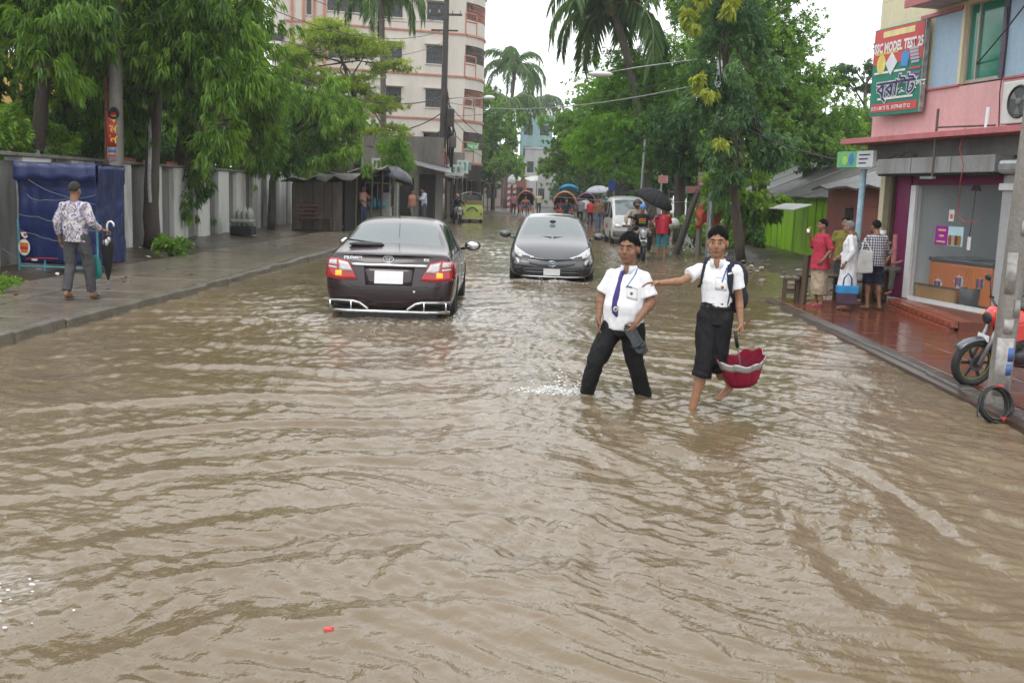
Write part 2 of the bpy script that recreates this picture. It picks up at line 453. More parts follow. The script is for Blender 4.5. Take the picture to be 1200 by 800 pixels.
# --- left pavement: base, verge, slabs, kerb stones
m_slab = stained('wet_concrete_slab', (.20, .165, .125), (.085, .066, .047), .22, scale=1.6, low=.42, high=.72, bump=.5, bscale=24, streak=False)
m_kerb = stained('kerb_concrete', (.17, .15, .115), (.06, .05, .035), .35, scale=3, low=.4, high=.7, bump=.6, bscale=30, streak=False)
pv = MB()
pv.box((-8.3, 40, -.045), (5.25, 96, .20))
pave = struct(pv.build('pavement', mat('pavement_base', (.10, .075, .05), .4, var=.5, scale=3, bump=.5)))
kb_y = -6.0; i = 0; ks = random.Random(3)
kmesh = {}
while kb_y < 86:
    L = ks.choice((.9, .9, 1.2))
    if L not in kmesh:
        b = MB(); b.box((0, L/2, -.02), (.16, L-.016, .26)); o = b.build('kerb_stone', m_kerb, pave, bevel=.018); kmesh[L] = o
    else:
        o = kmesh[L].copy(); COL.objects.link(o)
    o.location = (-5.68+ks.uniform(-.02, .02), kb_y, ks.uniform(-.018, .012)); o.rotation_euler = (R(ks.uniform(-.8, .8)), R(ks.uniform(-4, 4)), R(ks.uniform(-1.3, 1.3)))
    kb_y += L
sy = -6.0; smesh = {}
while sy < 84:
    L = ks.choice((2.1, 2.1, 1.05)); 
    for xx, w in ((-6.48, 1.40), (-7.74, 1.08)):
        if ks.random() < .12 and xx < -7: pass
        key = (L, w)
        if key not in smesh:
            b = MB(); b.box((0, L/2, 0), (w-.022, L-.026, .08)); o = b.build('paving_slab', m_slab, pave, bevel=.010); smesh[key] = o
        else: o = smesh[key].copy(); COL.objects.link(o)
        o.location = (xx, sy, .060+ks.uniform(-.010, .010)); o.rotation_euler = (R(ks.uniform(-.25, .25)), R(ks.uniform(-.4, .4)), R(ks.uniform(-.3, .3)))
    sy += L
xs = np.linspace(-13.6, -8.22, 40); ys = np.arange(-6, 80, .22); X, Y = np.meshgrid(xs, ys)
Z = .078+.045*fbm(X, Y, 1.3, 4, 5.)+.05*smoothstep(-9.3, -10.6, X)
verge = sheet('verge', X, Y, Z, mat('verge_dirt', (.085, .060, .038), .28, var=.6, scale=3.5, bump=.8, bscale=22, world_co=True))
# leaf litter and scraps on the pavement and verge
def flat_bits(name, n, box, size, m, seed, zf, kind='stuff', label=None):
    rs = np.random.default_rng(seed); mb = MB()
    for i in range(n):
        x, y = rs.uniform(box[0], box[1]), rs.uniform(box[2], box[3]); s = rs.uniform(*size); a = rs.uniform(0, 6.28); z = zf(x, y)
        d = Vector((math.cos(a), math.sin(a), rs.uniform(-.1, .3)))*s; w = Vector((-math.sin(a), math.cos(a), rs.uniform(-.3, .3)))*s*rs.uniform(.25, .6)
        p = Vector((x, y, z+.012))
        mb.add([p-d, p+w, p+d, p-w+Vector((0, 0, s*.2))], [(0, 1, 2), (0, 2, 3)])
    o = mb.build(name, m); tag(o, label, kind=kind); return o
vz = lambda x, y: .135
flat_bits('leaf_litter', 700, (-10.2, -6, 8, 45), (.02, .06), mat('dead_leaf', (.10, .055, .025), .5, var=.5, scale=3, world_co=True), 4, vz)
flat_bits('paper_scraps', 40, (-10.2, -8.0, 14, 45), (.03, .07), mat('paper_scrap', (.6, .6, .56), .6, var=.2), 5, lambda x, y: .15)
# foam patches drifting in the quiet water along the left kerb
# --- mud bank bits on the right (stones, brick ends, scraps)
def rubble(name, n, box, size, m, seed, z0):
    rs = np.random.default_rng(seed); mb = MB()
    for i in range(n):
        x, y = rs.uniform(box[0], box[1]), rs.uniform(box[2], box[3]); s = rs.uniform(*size)
        z = z0(x, y)
        q = Matrix.Rotation(rs.uniform(0, 6.28), 3, 'Z')@Matrix.Rotation(rs.uniform(-.4, .4), 3, 'X')
        if rs.random() < .5: mb.box((x, y, z), (s*1.6, s*.9, s*.7), mat=q)
        else: mb.ell((x, y, z), (s, s*.8, s*.5), q, 7, 5)
    o = mb.build(name, m); tag(o, kind='stuff'); return o
rubble('rubble', 130, (4.4, 8.2, 19, 33), (.03, .10), mat('rubble', (.22, .17, .13), .5, var=.5, scale=8, world_co=True), 8, lambda x, y: .0+.10*min(1, max(0, (x-4)/3)))
flat_bits('rubbish', 120, (4.6, 9.2, 22, 36), (.04, .12), mat('rubbish_pale', (.5, .5, .47), .5, var=.5, scale=2, world_co=True), 9, lambda x, y: .10)
# --- right pavement of red wet tiles
m_tile = stained('red_wet_tile', (.21, .055, .030), (.085, .040, .028), .12, scale=1.7, low=.36, high=.70, bump=.12, bscale=16, streak=False)
def pz(y): return .072-.05*float(smoothstep(11.0, 17.5, np.array(y)))
pr = MB()
P = []
for y in np.linspace(-6, 18.6, 42):
    z = pz(y)-.012; P.append([(3.80, y, -.2), (3.80, y, z-.02), (3.86, y, z), (9.5, y, z), (9.5, y, -.2)])
pr.grid(P)
paveR = struct(pr.build('pavement', mat('tile_bed', (.07, .04, .03), .3, var=.4)))
tm = None
ty = -2.0
while ty < 18.3:
    tx = 4.05
    while tx < 9.0:
        if tm is None:
            b = MB(); b.box((0, 0, 0), (.592, .592, .03)); tm = b.build('floor_tile', m_tile, paveR, bevel=.005, seg=1); o = tm
        else: o = tm.copy(); COL.objects.link(o)
        o.location = (tx+.3, ty+.3, pz(ty+.3)-.006+ks.uniform(-.0025, .0025))
        o.rotation_euler = (R(ks.uniform(-.25, .25))-.012*(1 if 11 < ty < 17.5 else 0), R(ks.uniform(-.25, .25)), 0); tx += .6
    ty += .6
kb_y = -4.0; km2 = None
m_kerb2 = stained('dark_kerb', (.13, .12, .11), (.05, .04, .035), .25, scale=3, bump=.5, streak=False)
while kb_y < 15.5:
    if km2 is None:
        b = MB(); b.box((0, .45, -.10), (.17, .888, .24)); km2 = b.build('kerb_stone', m_kerb2, paveR, bevel=.02); o = km2
    else: o = km2.copy(); COL.objects.link(o)
    o.location = (3.94+ks.uniform(-.015, .015), kb_y, pz(kb_y+.45)-.004+ks.uniform(-.006, .006)); o.rotation_euler = (0, R(ks.uniform(-1, 1)), R(ks.uniform(-.6, .6)))
    kb_y += .9
# ================================================================ BUILDINGS
m_white_wall = stained('whitewash', (.66, .66, .62), (.14, .135, .10), .7, scale=1.1, low=.50, high=.74, bump=.3)
m_grey_wall = stained('grey_render', (.20, .20, .19), (.07, .065, .055), .7, scale=1.7, low=.42, high=.75, bump=.4)
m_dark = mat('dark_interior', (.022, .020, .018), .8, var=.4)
m_black = mat('black_rubber', (.02, .02, .021), .6, var=.3, scale=20)
m_steel = mat('galvanised', (.42, .43, .44), .4, .7, var=.3, scale=8)
m_wood = mat('old_wood', (.11, .068, .040), .55, var=.5, scale=5, stretch=(1, 1, .15), bump=.4)
m_greywood = stained('grey_boards', (.20, .17, .135), (.06, .048, .038), .7, scale=2.2, bump=.5)
m_concrete = stained('old_concrete', (.22, .20, .175), (.055, .05, .042), .75, scale=1.1, low=.35, high=.7, bump=.5)
m_rust = stained('rusty_tin', (.13, .10, .085), (.05, .036, .03), .55, scale=2, bump=.4)

def facade(mb, x0, x1, z0, z1, holes, dep=.22, mi=0):
    """wall face in the local xz plane (y=0) with openings and their reveals"""
    xs = sorted({x0, x1, *[h[0] for h in holes], *[h[1] for h in holes]}); zs = sorted({z0, z1, *[h[2] for h in holes], *[h[3] for h in holes]})
    for i in range(len(xs)-1):
        for j in range(len(zs)-1):
            cxm, czm = (xs[i]+xs[i+1])/2, (zs[j]+zs[j+1])/2
            if any(h[0] < cxm < h[1] and h[2] < czm < h[3] for h in holes): continue
            mb.add([(xs[i], 0, zs[j]), (xs[i+1], 0, zs[j]), (xs[i+1], 0, zs[j+1]), (xs[i], 0, zs[j+1])], [(0, 1, 2, 3)], mi)
    for a, b, c, d in holes:
        mb.add([(a, 0, c), (b, 0, c), (b, 0, d), (a, 0, d), (a, dep, c), (b, dep, c), (b, dep, d), (a, dep, d)], [(0, 1, 5, 4), (1, 2, 6, 5), (2, 3, 7, 6), (3, 0, 4, 7)], mi)

def bb(mb, x0, x1, y0, y1, z0, z1, mi=0): return mb.box(((x0+x1)/2, (y0+y1)/2, (z0+z1)/2), (abs(x1-x0), abs(y1-y0), abs(z1-z0)), mi=mi)
def part(name, m, parent, *a, bevel=0, label=None, **k):
    mb = MB(); bb(mb, *a); o = mb.build(name, m, parent, bevel=bevel, **k)
    if label: o['label'] = label
    return o

# ---------------- boundary wall on the left
WALL = thing('boundary_wall', 'stained boundary wall of alternating white piers and grey panels behind the left pavement', 'wall', (-9.6, 13, 0), R(2.63))
def wall_bay(y, L, white):
    b = MB()
    if white: bb(b, -.34, 0, y, y+L, -.1, 2.10)
    else: bb(b, -.34, -.13, y, y+L, -.1, 2.02)
    return b.build('wall_pier' if white else 'wall_panel', m_white_wall if white else m_grey_wall, WALL, bevel=.012)
yy, k = -9.4, 0
while yy < 31:
    L = 1.22 if k % 2 == 0 else .98
    wall_bay(yy, L-.004, k % 2 == 0); yy += L; k += 1
yy = -9.4
while yy < 31:
    part('coping', m_grey_wall, WALL, -.40, .05, yy, yy+.74, 2.103, 2.17, bevel=.012); yy += .755
rr = random.Random(5)
m_brick = mat('red_brick', (.36, .085, .045), .7, var=.45, scale=14, bump=.4)
for i in range(14):
    y = rr.choice((11.0, 11.4, 13.2, 15.0, 17.2, 18.4))+rr.uniform(-.5, .5); b = MB(); b.box((0, 0, .04), (.11, .23, .075))
    o = b.build('loose_brick', m_brick, None, bevel=.006)
    p = Matrix.Rotation(R(2.63), 3, 'Z')@Vector((-.17+rr.uniform(-.1, .1), y, 0)); o.location = (-9.6+p.x, 13+p.y, 2.172); o.rotation_euler = (0, 0, rr.uniform(-.5, .5))
    tag(o, 'loose red brick lying on the coping of the left boundary wall', 'brick', 'loose bricks on the boundary wall')

# yellow house behind the wall
yh = thing('yellow_house', 'yellow plastered house showing behind the tree at the far left', 'house', (-15.6, 33, 0), R(8))
m_yel = stained('yellow_plaster', (.58, .38, .10), (.25, .15, .06), .7, scale=1.2, bump=.2)
b = MB(); facade(b, -9, .3, 0, 5.4, [(-1.6, -.6, 2.2, 3.5), (-5, -4, 2.2, 3.5)]); bb(b, -9, .3, .26, 7, 0, 5.38); b.build('wall', m_yel, yh)
part('cornice', m_yel, yh, -9.2, .5, -.12, .2, 5.4, 5.6, bevel=.02)
for z in (1.3, 2.9, 4.3): part('string_course', mat('yellow_trim', (.48, .30, .08), .7), yh, -9, .3, -.03, -.002, z, z+.06)
for x in (-1.6, -5): 
    f = part('window', m_wood, yh, x+.02, x+.98, .1, .16, 2.22, 3.48); part('pane', glass('dark_pane'), f, x+.08, x+.92, .08, .098, 2.3, 3.4)

# ---------------- apartment block
AP = thing('apartment_block', 'tall cream apartment block with orange bands and curved corner balconies', 'apartment block', (-6.3, 72, 0), math.atan2(4, 11.4))
m_cream = stained('cream_render', (.58, .53, .47), (.40, .36, .31), .75, scale=.7, low=.4, high=.8, bump=.15)
m_orange = mat('orange_trim', (.46, .19, .12), .6, var=.3, scale=3)
wins = []
for zb in (7.28, 10.17, 13.02, 15.9):
    wins += [(-5.68, -4.38, zb, zb+1.17), (-2.72, -1.50, zb, zb+1.17)]
    wins.append((-10.72, -10.40, zb-.3, zb+1.3))
wins += [(-9.38, -6.72, 13.1, 14.7), (-9.3, -8.2, 10.1, 11.4), (-9.3, -8.2, 7.2, 8.5)]
low = [(-2.8, -1.67, 4.6, 5.55), (-6.2, -5.2, 4.4, 5.5)]
b = MB(); facade(b, -12.1, 0, 0, 19, wins+low, .25); bb(b, -12.1, -.01, .3, 12, 0, 18.9); b.build('wall', m_cream, AP)
m_pane = glass('apartment_pane', (.035, .05, .055), .06, .85)
m_frame = mat('window_frame_brown', (.10, .07, .06), .5, var=.3)
for i, (a, c, d, e) in enumerate(wins+low):
    f = MB(); t = .05
    bb(f, a, c, .12, .18, d, d+t); bb(f, a, c, .12, .18, e-t, e); bb(f, a, a+t, .12, .18, d+t, e-t); bb(f, c-t, c, .12, .18, d+t, e-t); bb(f, (a+c)/2-.02, (a+c)/2+.02, .12, .18, d+t, e-t)
    fo = f.build('window', m_frame, AP)
    part('pane', m_pane, fo, a+t, c-t, .15, .165, d+t, e-t)
    if i % 3 != 2:
        gsl = MB(); n = max(3, int((c-a)/.14))
        for q in range(1, n): gsl.box((a+(c-a)*q/n, .07, (d+e)/2), (.018, .018, e-d-.02))
        for q in (.33, .66): gsl.box(((a+c)/2, .07, d+(e-d)*q), (c-a, .014, .02))
        gsl.build('grille', m_frame, fo)
    if c-a > .6: part('sunshade', m_cream, fo, a-.12, c+.12, -.32, .0, e+.06, e+.13)
    part('sill', m_cream, fo, a-.06, c+.06, -.07, .05, d-.07, d-.005)
for z in (3.6, 6.5, 9.42, 12.24, 15.1): part('floor_band', m_orange, AP, -12.2, -.02, -.08, -.003, z-.05, z+.07)
for x in (-11.65, -10.9, -10.22, -9.55): part('orange_strip', m_orange, AP, x-.08, x+.08, -.14, -.004, 9.53, 12.16); part('orange_strip', m_orange, AP, x-.08, x+.08, -.14, -.004, 12.35, 18.9)
part('side_awning', mat('dark_tin', (.10, .10, .105), .5, .3), AP, -12.9, -12.1, -.2, 3, 11.3, 11.4)
# corner balconies on the chamfer, slightly curved in plan
P0, P1 = Vector((0, 0)), Vector((2.17, 2.95))
nrm = Vector((2.95, -2.17)).normalized()
def chp(t, out=0.):
    p = P0.lerp(P1, t)+nrm*(math.sin(math.pi*t)*.45+out); return p.x, p.y
N = 8
for zi, z in enumerate((3.6, 6.5, 9.42, 12.24, 15.1)):
    rows = [[(*chp(t/N), zz) for t in range(N+1)] for zz in (z+.05, z+1.0)]
    rows = [[(*chp(t/N, -.14), z+.05) for t in range(N+1)]]+rows+[[(*chp(t/N, -.14), z+1.0) for t in range(N+1)]]
    b = MB(); b.grid(rows); par = b.build('balcony_parapet', m_cream, AP, smooth=False)
    b = MB(); b.grid([[(*chp(t/N, -.16), z-.08) for t in range(N+1)], [(*chp(t/N, .09), z-.08) for t in range(N+1)], [(*chp(t/N, .09), z+.07) for t in range(N+1)], [(*chp(t/N, -.16), z+.07) for t in range(N+1)]]); b.build('balcony_band', m_orange, AP)
    b = MB(); b.grid([[(*chp(t/N, -1.2), z-.02) for t in range(N+1)], [(*chp(t/N, .02), z-.02) for t in range(N+1)]]); b.build('balcony_floor', m_concrete, AP)
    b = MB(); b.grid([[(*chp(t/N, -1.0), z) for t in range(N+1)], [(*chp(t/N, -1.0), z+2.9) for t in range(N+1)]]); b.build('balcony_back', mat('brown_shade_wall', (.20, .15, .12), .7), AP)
    g = MB()
    for t in range(0, 25): g.cyl((*chp(t/24, -.06), z+1.0), (*chp(t/24, -.06), z+2.05), .018, n=5)
    for zz in (1.02, 1.35, 1.7, 2.05): g.tube([(*chp(t/N, -.06), z+zz) for t in range(N+1)], .022, 5)
    g.build('balcony_railing', m_orange if zi % 2 else m_frame, AP)
    g = MB(); 
    for t in (0, .3): g.cyl((*chp(t, -.02), z+.1), (*chp(t, -.02), z+1.45), .06, n=6)
    g.tube([(*chp(t/20, -.02), z+1.45) for t in range(0, 7)], .05, 6); g.tube([(*chp(t/20, .0), z+.9) for t in range(0, 7)], .05, 6); g.build('balcony_post', m_orange, AP)
    b = MB(); b.grid([[(*chp(t/N), z+2.15) for t in range(N+1)], [(*chp(t/N), z+2.9) for t in range(N+1)]]); b.build('balcony_lintel', m_cream, AP)
b = MB(); b.add([(2.17, 2.95, 0), (2.17, 12, 0), (2.17, 12, 18.9), (2.17, 2.95, 18.9)], [(0, 1, 2, 3)]); b.add([(0, .3, 18.9), (2.17, 2.95, 18.9), (2.17, 12, 18.9), (0, 12, 18.9)], [(0, 1, 2, 3)]); b.build('side_wall', m_cream, AP)
# grimy lower storey with hand painted boards
part('shop_wall', m_concrete, AP, -8, -.05, -.75, -.28, 0, 4.3)
o = part('sign_board', mat('green_sign', (.10, .42, .12), .5, var=.4), AP, .15, .95, -.55, -.48, 4.5, 5.0)
t = obj('lettering', text_mesh('জরি', .42, mat('sign_white', (.8, .8, .78), .5)), o, (.22, -.565, 4.58)); t.rotation_euler = (R(90), 0, 0)

# ---------------- low shacks and shops along the left pavement
SA = thing('tin_shack', 'dark tumbledown shack of grey boards and tarpaulin past the boundary wall', 'shack', (-9.6, 38, 0))
xs_ = -.0
for w, m_, zt in ((.42, m_greywood, 1.78), (.36, m_rust, 1.8), (.38, m_greywood, 1.82), (.34, m_rust, 1.84), (.36, m_greywood, 1.85)):
    part('board', m_, SA, xs_, xs_+w-.015, rr.uniform(-.02, .02), .05, .10, zt+.06, bevel=.005); xs_ += w
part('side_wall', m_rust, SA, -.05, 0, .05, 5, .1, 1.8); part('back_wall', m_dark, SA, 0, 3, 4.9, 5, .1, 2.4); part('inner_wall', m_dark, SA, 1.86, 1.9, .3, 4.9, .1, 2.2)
for x, y in ((2.35, .0), (2.9, .1), (2.9, 2.4), (2.9, 4.8)): 
    b = MB(); b.cyl((x, y, .1), (x+.03, y, 2.35), .045, n=7); b.build('post', m_wood, SA)
b = MB(); Pp = []
for i in range(9):
    Pp.append([(-.35+3.6*i/8, -.45+5.8*j/8, 1.86+.62*i/8+.10*math.sin(i*2.1+j*1.3)+.06*math.sin(j*2.9)) for j in range(9)])
b.grid(Pp); o = b.build('roof', mat('dirty_tarpaulin', (.16, .15, .14), .5, var=.55, scale=2), SA, smooth=True); so = o.modifiers.new('s', 'SOLIDIFY'); so.thickness = .03
b = MB(); b.grid([[(1.0+1.6*i/5, -.5+.04*math.sin(i*3), 2.14-.32*j/3*(.6+.4*math.sin(i*2.2))+.10*i/5) for i in range(6)] for j in range(4)]); o = b.build('roof_flap', mat('pale_sheet', (.46, .45, .42), .5, var=.4, scale=4), SA, smooth=True); o.modifiers.new('s', 'SOLIDIFY').thickness = .015
bn = thing('wooden_bench', 'broken reddish slatted bench in front of the dark shack', 'bench', (-8.7, 37.4, .13), R(12))
m_redwood = mat('reddish_wood', (.17, .062, .048), .6, var=.5, scale=6)
for y in (0, .13, .26): part('seat_slat', m_redwood, bn, -.6, .7, y, y+.11, .42, .455)
for x in (-.55, .62):
    for y in (.02, .32): part('leg', m_redwood, bn, x, x+.06, y, y+.05, 0, .418)
for z in (.55, .70, .85): part('back_slat', m_redwood, bn, -.6, .2, .40, .43, z, z+.07)
part('back_post', m_redwood, bn, -.5, -.44, .431, .47, .3, .95); part('back_post', m_redwood, bn, .1, .16, .431, .47, .3, .95)

SB = thing('street_stall', 'roadside stall with a white sheet roof and glass cabinet under a grey umbrella', 'stall', (-7.55, 42, 0))
m_cab = mat('cabinet_white', (.50, .50, .48), .4, var=.3)
for x, y, h in ((-.55, -.1, 2.3), (.95, -.1, 2.25), (.95, 2, 2.4), (-.55, 2, 2.5)):
    b = MB(); b.cyl((x, y, .1), (x, y, h), .035, n=7); b.build('post', m_cab if x > 0 else m_wood, SB)
Pp = [[(-.8+2.0*i/8, -.5+2.9*j/6, 2.30+.22*math.sin(i/8*3.1)-.32*(j == 0)*(.5+.5*math.sin(i*1.7))+.05*math.sin(i*2+j)) for i in range(9)] for j in range(7)]
b = MB(); b.grid(Pp); o = b.build('sheet_roof', mat('white_sheet', (.62, .61, .57), .5, var=.3, scale=3), SB, smooth=True); o.modifiers.new('s', 'SOLIDIFY').thickness = .02
cb = part('cabinet', m_cab, SB, -.15, .9, .3, .9, .12, .95); part('counter_top', m_greywood, cb, -.2, .95, .25, .95, .953, .99)
b = MB()
for x in (-.15, .36, .87): bb(b, x, x+.035, .3, .335, .99, 1.9)
bb(b, -.15, .905, .3, .335, 1.903, 1.95); b.build('glass_frame', m_cab, cb); part('pane', glass('stall_glass', (.04, .05, .05), .05, .5), cb, -.11, .86, .312, .322, 1.0, 1.9)
part('side_panel', m_cab, SB, .60, .93, -.16, -.12, .2, 1.55); part('shelf', m_greywood, SB, -.1, .9, .5, .9, 1.4, 1.43)
for i, (x, c) in enumerate(((.15, (.05, .25, .42)), (.34, (.08, .42, .58)), (.52, (.04, .22, .36)), (.70, (.10, .45, .6)))):
    b = MB(); b.lathe([(.02, 0), (.09, .03), (.105, .2), (.07, .38), (.015, .45)], 9, (0, 0, -.45)); o = b.build('hanging_bag', mat('blue_plastic_%d' % i, c, .35, var=.4, scale=9), None, (-7.55+x, 41.78, 1.32+.03*(i % 2)), smooth=True)
    tag(o, ('leftmost dark blue', 'second bright blue', 'third dark blue', 'rightmost bright blue')[i]+' plastic bag of the four hanging under the grey umbrella', 'plastic bag', 'blue bags hanging at the stall')
def umbrella(name, label, loc, rad, hgt, m, tilt=(0, 0), pole=1.6, n=8, cat='umbrella', polem=None):
    t = thing(name, label, cat, loc); t.rotation_euler = (tilt[0], tilt[1], 0)
    for k in range(n):
        b = MB(); rows = []
        for i in range(6):
            f = i/5; rad_i = rad*math.sin(f*1.35)/math.sin(1.35); z = hgt*(math.cos(f*1.35)-math.cos(1.35))/(1-math.cos(1.35))
            row = []
            for j in range(4):
                a = 2*math.pi*(k+j/3)/n; sag = 1-.05*math.sin(math.pi*j/3)*f
                row.append((rad_i*sag*math.cos(a), rad_i*sag*math.sin(a), z))
            rows.append(row)
        b.grid(rows); o = b.build('canopy_panel', m, t, smooth=True); o.modifiers.new('s', 'SOLIDIFY').thickness = .006
    b = MB(); b.cyl((0, 0, -pole), (0, 0, hgt+.07), .012, n=6); b.build('pole', polem or m_steel, t)
    for k in range(n):
        a = 2*math.pi*k/n; b = MB(); b.cyl((0, 0, hgt*.45), (rad*.62*math.cos(a), rad*.62*math.sin(a), hgt*.42), .005, n=4); b.build('rib', m_steel, t)
    return t
umbrella('stall_umbrella', 'large grey umbrella tilted over the stall with the blue bags', (-6.35, 41.2, 2.08), .82, .50, mat('grey_umbrella_cloth', (.085, .085, .105), .5, var=.25), (R(-6), R(14)), 1.95)

CB = thing('concrete_shop', 'grime-stained concrete shop with dark doors behind the poster pole', 'shop', (-8.2, 53, 0), R(12))
b = MB(); facade(b, -1.5, 2.6, 0, 4.4, [(.35, 1.1, .1, 2.3), (1.35, 2.2, .1, 2.5), (-.9, -.1, .9, 2.1)], .3); bb(b, -1.5, 2.6, .35, 5, 0, 4.38); b.build('wall', m_concrete, CB)
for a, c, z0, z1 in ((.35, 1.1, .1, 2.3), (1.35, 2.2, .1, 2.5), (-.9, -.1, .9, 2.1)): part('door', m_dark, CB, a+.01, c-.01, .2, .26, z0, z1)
part('grey_column', m_grey_wall, CB, -.05, .33, -.12, -.005, 0, 2.9)
o = MB(); o.prism([(1.0, -.05, 3.15), (2.9, -.05, 2.75), (2.9, -.05, 2.81), (1.0, -.05, 3.21)], (0, -1.2, -.22)); o.build('tin_awning', mat('pale_tin', (.38, .39, .40), .45, .4, var=.4, scale=4), CB)
sg = part('sign_board', mat('sign_pale', (.52, .52, .50), .5, var=.25), CB, -1.1, -.2, -.2, -.12, 2.62, 3.22, bevel=.01)
for i in range(4): part('painted_stroke', mat('sign_ink', (.12, .14, .13), .6), sg, -1.0+.2*i, -.9+.2*i, -.206, -.201, 2.75+.05*(i % 2), 3.1)

m_tinroof = mat('weathered_tin', (.21, .20, .195), .5, .35, var=.5, scale=3)
m_shopcols = [(.07, .06, .055), (.11, .09, .075), (.05, .055, .06), (.12, .085, .07)]
yy = 57.5
lab = ['narrow dark shop with a tin roof just past the poster pole', 'dark tin-roofed shop beside the green auto rickshaw', 'brown tin-roofed shop third along the left roadside row', 'low dark shop with pale tin roof near the striped posts', 'far brown shop at the end of the left roadside row']
for i, L in enumerate((6, 7, 8, 9, 12)):
    s = thing('market_shop', lab[i], 'shop', (-6.5+.02*i, yy, 0))
    m_ = mat('shop_boards_%d' % i, m_shopcols[i % 4], .7, var=.5, scale=4)
    part('back_wall', m_, s, -3, -2.9, 0, L-.1, 0, 2.9); part('end_wall', m_, s, -2.9, -.2, 0, .08, .0, 2.55); part('end_wall', m_, s, -2.9, -.2, L-.2, L-.12, .0, 2.55)
    part('counter', m_wood, s, -.7, -.3, .4, L*.5, .1, 1.0); part('shutter', m_rust, s, -.4, -.35, L*.55, L-.3, .1, 2.3)
    b = MB(); b.prism([(-3.2, 0, 3.05+.1*(i % 2)), (.75, 0, 2.42+.15*(i % 2)), (.75, 0, 2.47+.15*(i % 2)), (-3.2, 0, 3.10+.1*(i % 2))], (0, L-.05, 0)); b.build('roof', m_tinroof, s)
    for q in (.15, L*.5, L-.3):
        b = MB(); b.cyl((.6, q, .0), (.6, q, 2.44+.15*(i % 2)), .05, n=6); b.build('post', m_wood, s)
    yy += L
for i, (x, y, z, c, w, h, lab_) in enumerate(((-5.62, 59, 2.55, (.55, .58, .55), 1.1, .62, 'white and green shop board above the roof by the poster pole'), (-5.5, 63, 2.75, (.5, .52, .5), .7, .8, 'small pale board beside the shop roof under the balconies'))):
    s = thing('sign_board', lab_, 'sign', (x, y, z)); part('panel', mat('board_%d' % i, c, .5, var=.4, scale=4), s, -w/2, w/2, 0, .06, 0, h, bevel=.01)
    for k in range(3): part('painted_stroke', mat('sign_teal', (.10, .25, .2), .6), s, -w/2+.1+.3*k, -w/2+.26+.3*k, -.006, -.001, .12+.05*k, h-.12)
    part('stay', m_steel, s, -.02, .02, .061, .1, -.5, h)
# far end of the street
def far_house(label, x, y, w, d, h, c, storeys, n=3):
    t = thing('distant_building', label, 'building', (x, y, 0)); m_ = stained('far_wall_%s' % label[:12], c, tuple(q*.5 for q in c), .7, scale=.8)
    holes = []
    for s in range(storeys):
        for k in range(n):
            a = w*(k+.5)/n-w/2; zb = .9+s*(h-.5)/storeys; holes.append((a-w/n*.28, a+w/n*.28, zb, zb+min(1.4, h/storeys*.5)))
    b = MB(); facade(b, -w/2, w/2, 0, h, holes, .2); bb(b, -w/2, w/2, .22, d, 0, h-.01); b.build('wall', m_, t)
    for a, c_, z0, z1 in holes:
        f = part('window', m_frame, t, a, c_, .1, .16, z0, z1); part('pane', m_pane, f, a+.06, c_-.06, .085, .099, z0+.06, z1-.06)
    part('parapet', m_, t, -w/2-.1, w/2+.1, -.1, .25, h, h+.25)
    return t
far_house('teal balconied building far down the street between palm and trees', -2.6, 150, 4.6, 8, 12.5, (.22, .36, .36), 4, 2)
far_house('grey white building at the far end of the street', -1.4, 132, 4.5, 8, 7.2, (.46, .47, .46), 2)
far_house('low reddish shop far along the left of the road', -5.2, 122, 4.0, 6, 3.4, (.36, .12, .10), 1)
far_house('blue shop front at the far end of the road', 1.0, 140, 3.0, 6, 8.5, (.25, .40, .52), 3, 2)
far_house('pale brown two storey building beyond the striped posts', -9.2, 120, 6.5, 6, 6.5, (.34, .28, .23), 2, 3)
far_house('long low brown shop row at the far right of the road', 5.2, 112, 6.5, 6, 3.6, (.20, .13, .09), 1, 4)
far_house('two storey grey house behind the far right trees', 7.5, 98, 5.5, 6, 6.0, (.30, .29, .27), 2, 3)
far_house('dim ochre house closing the view beyond the road end', 3.0, 168, 9, 8, 7.0, (.36, .30, .20), 2, 5)
aw = thing('street_awning', 'white awning sheet spread over the far left roadside', 'awning', (-3.6, 112, 0))
b = MB(); b.grid([[(-2+4*i/6, 3*j/3, 3.0-.5*j/3*(-1)+.15*math.sin(i*2+j)) for i in range(7)] for j in range(4)]); o = b.build('sheet', mat('awning_white', (.6, .6, .58), .5, var=.2), aw, smooth=True); o.modifiers.new('s', 'SOLIDIFY').thickness = .03
for x in (-1.9, 1.9): part('post', m_wood, aw, x-.04, x+.04, .1, .18, 0, 3.0)
o = thing('tarpaulin_cover', 'bright blue tarpaulin over a stall far down the road', 'tarpaulin', (1.6, 100, 0)); b = MB(); b.grid([[(-.95+1.9*i/5, 1.2*j/3, 2.35+.35*math.sin(math.pi*i/5)-.12*j) for i in range(6)] for j in range(4)]); q = b.build('sheet', mat('cyan_tarp', (.02, .30, .58), .4, var=.3), o, smooth=True); q.modifiers.new('s', 'SOLIDIFY').thickness = .3
for x in (-.8, .8): part('post', m_wood, o, x-.03, x+.03, .3, .36, 0, 2.2)
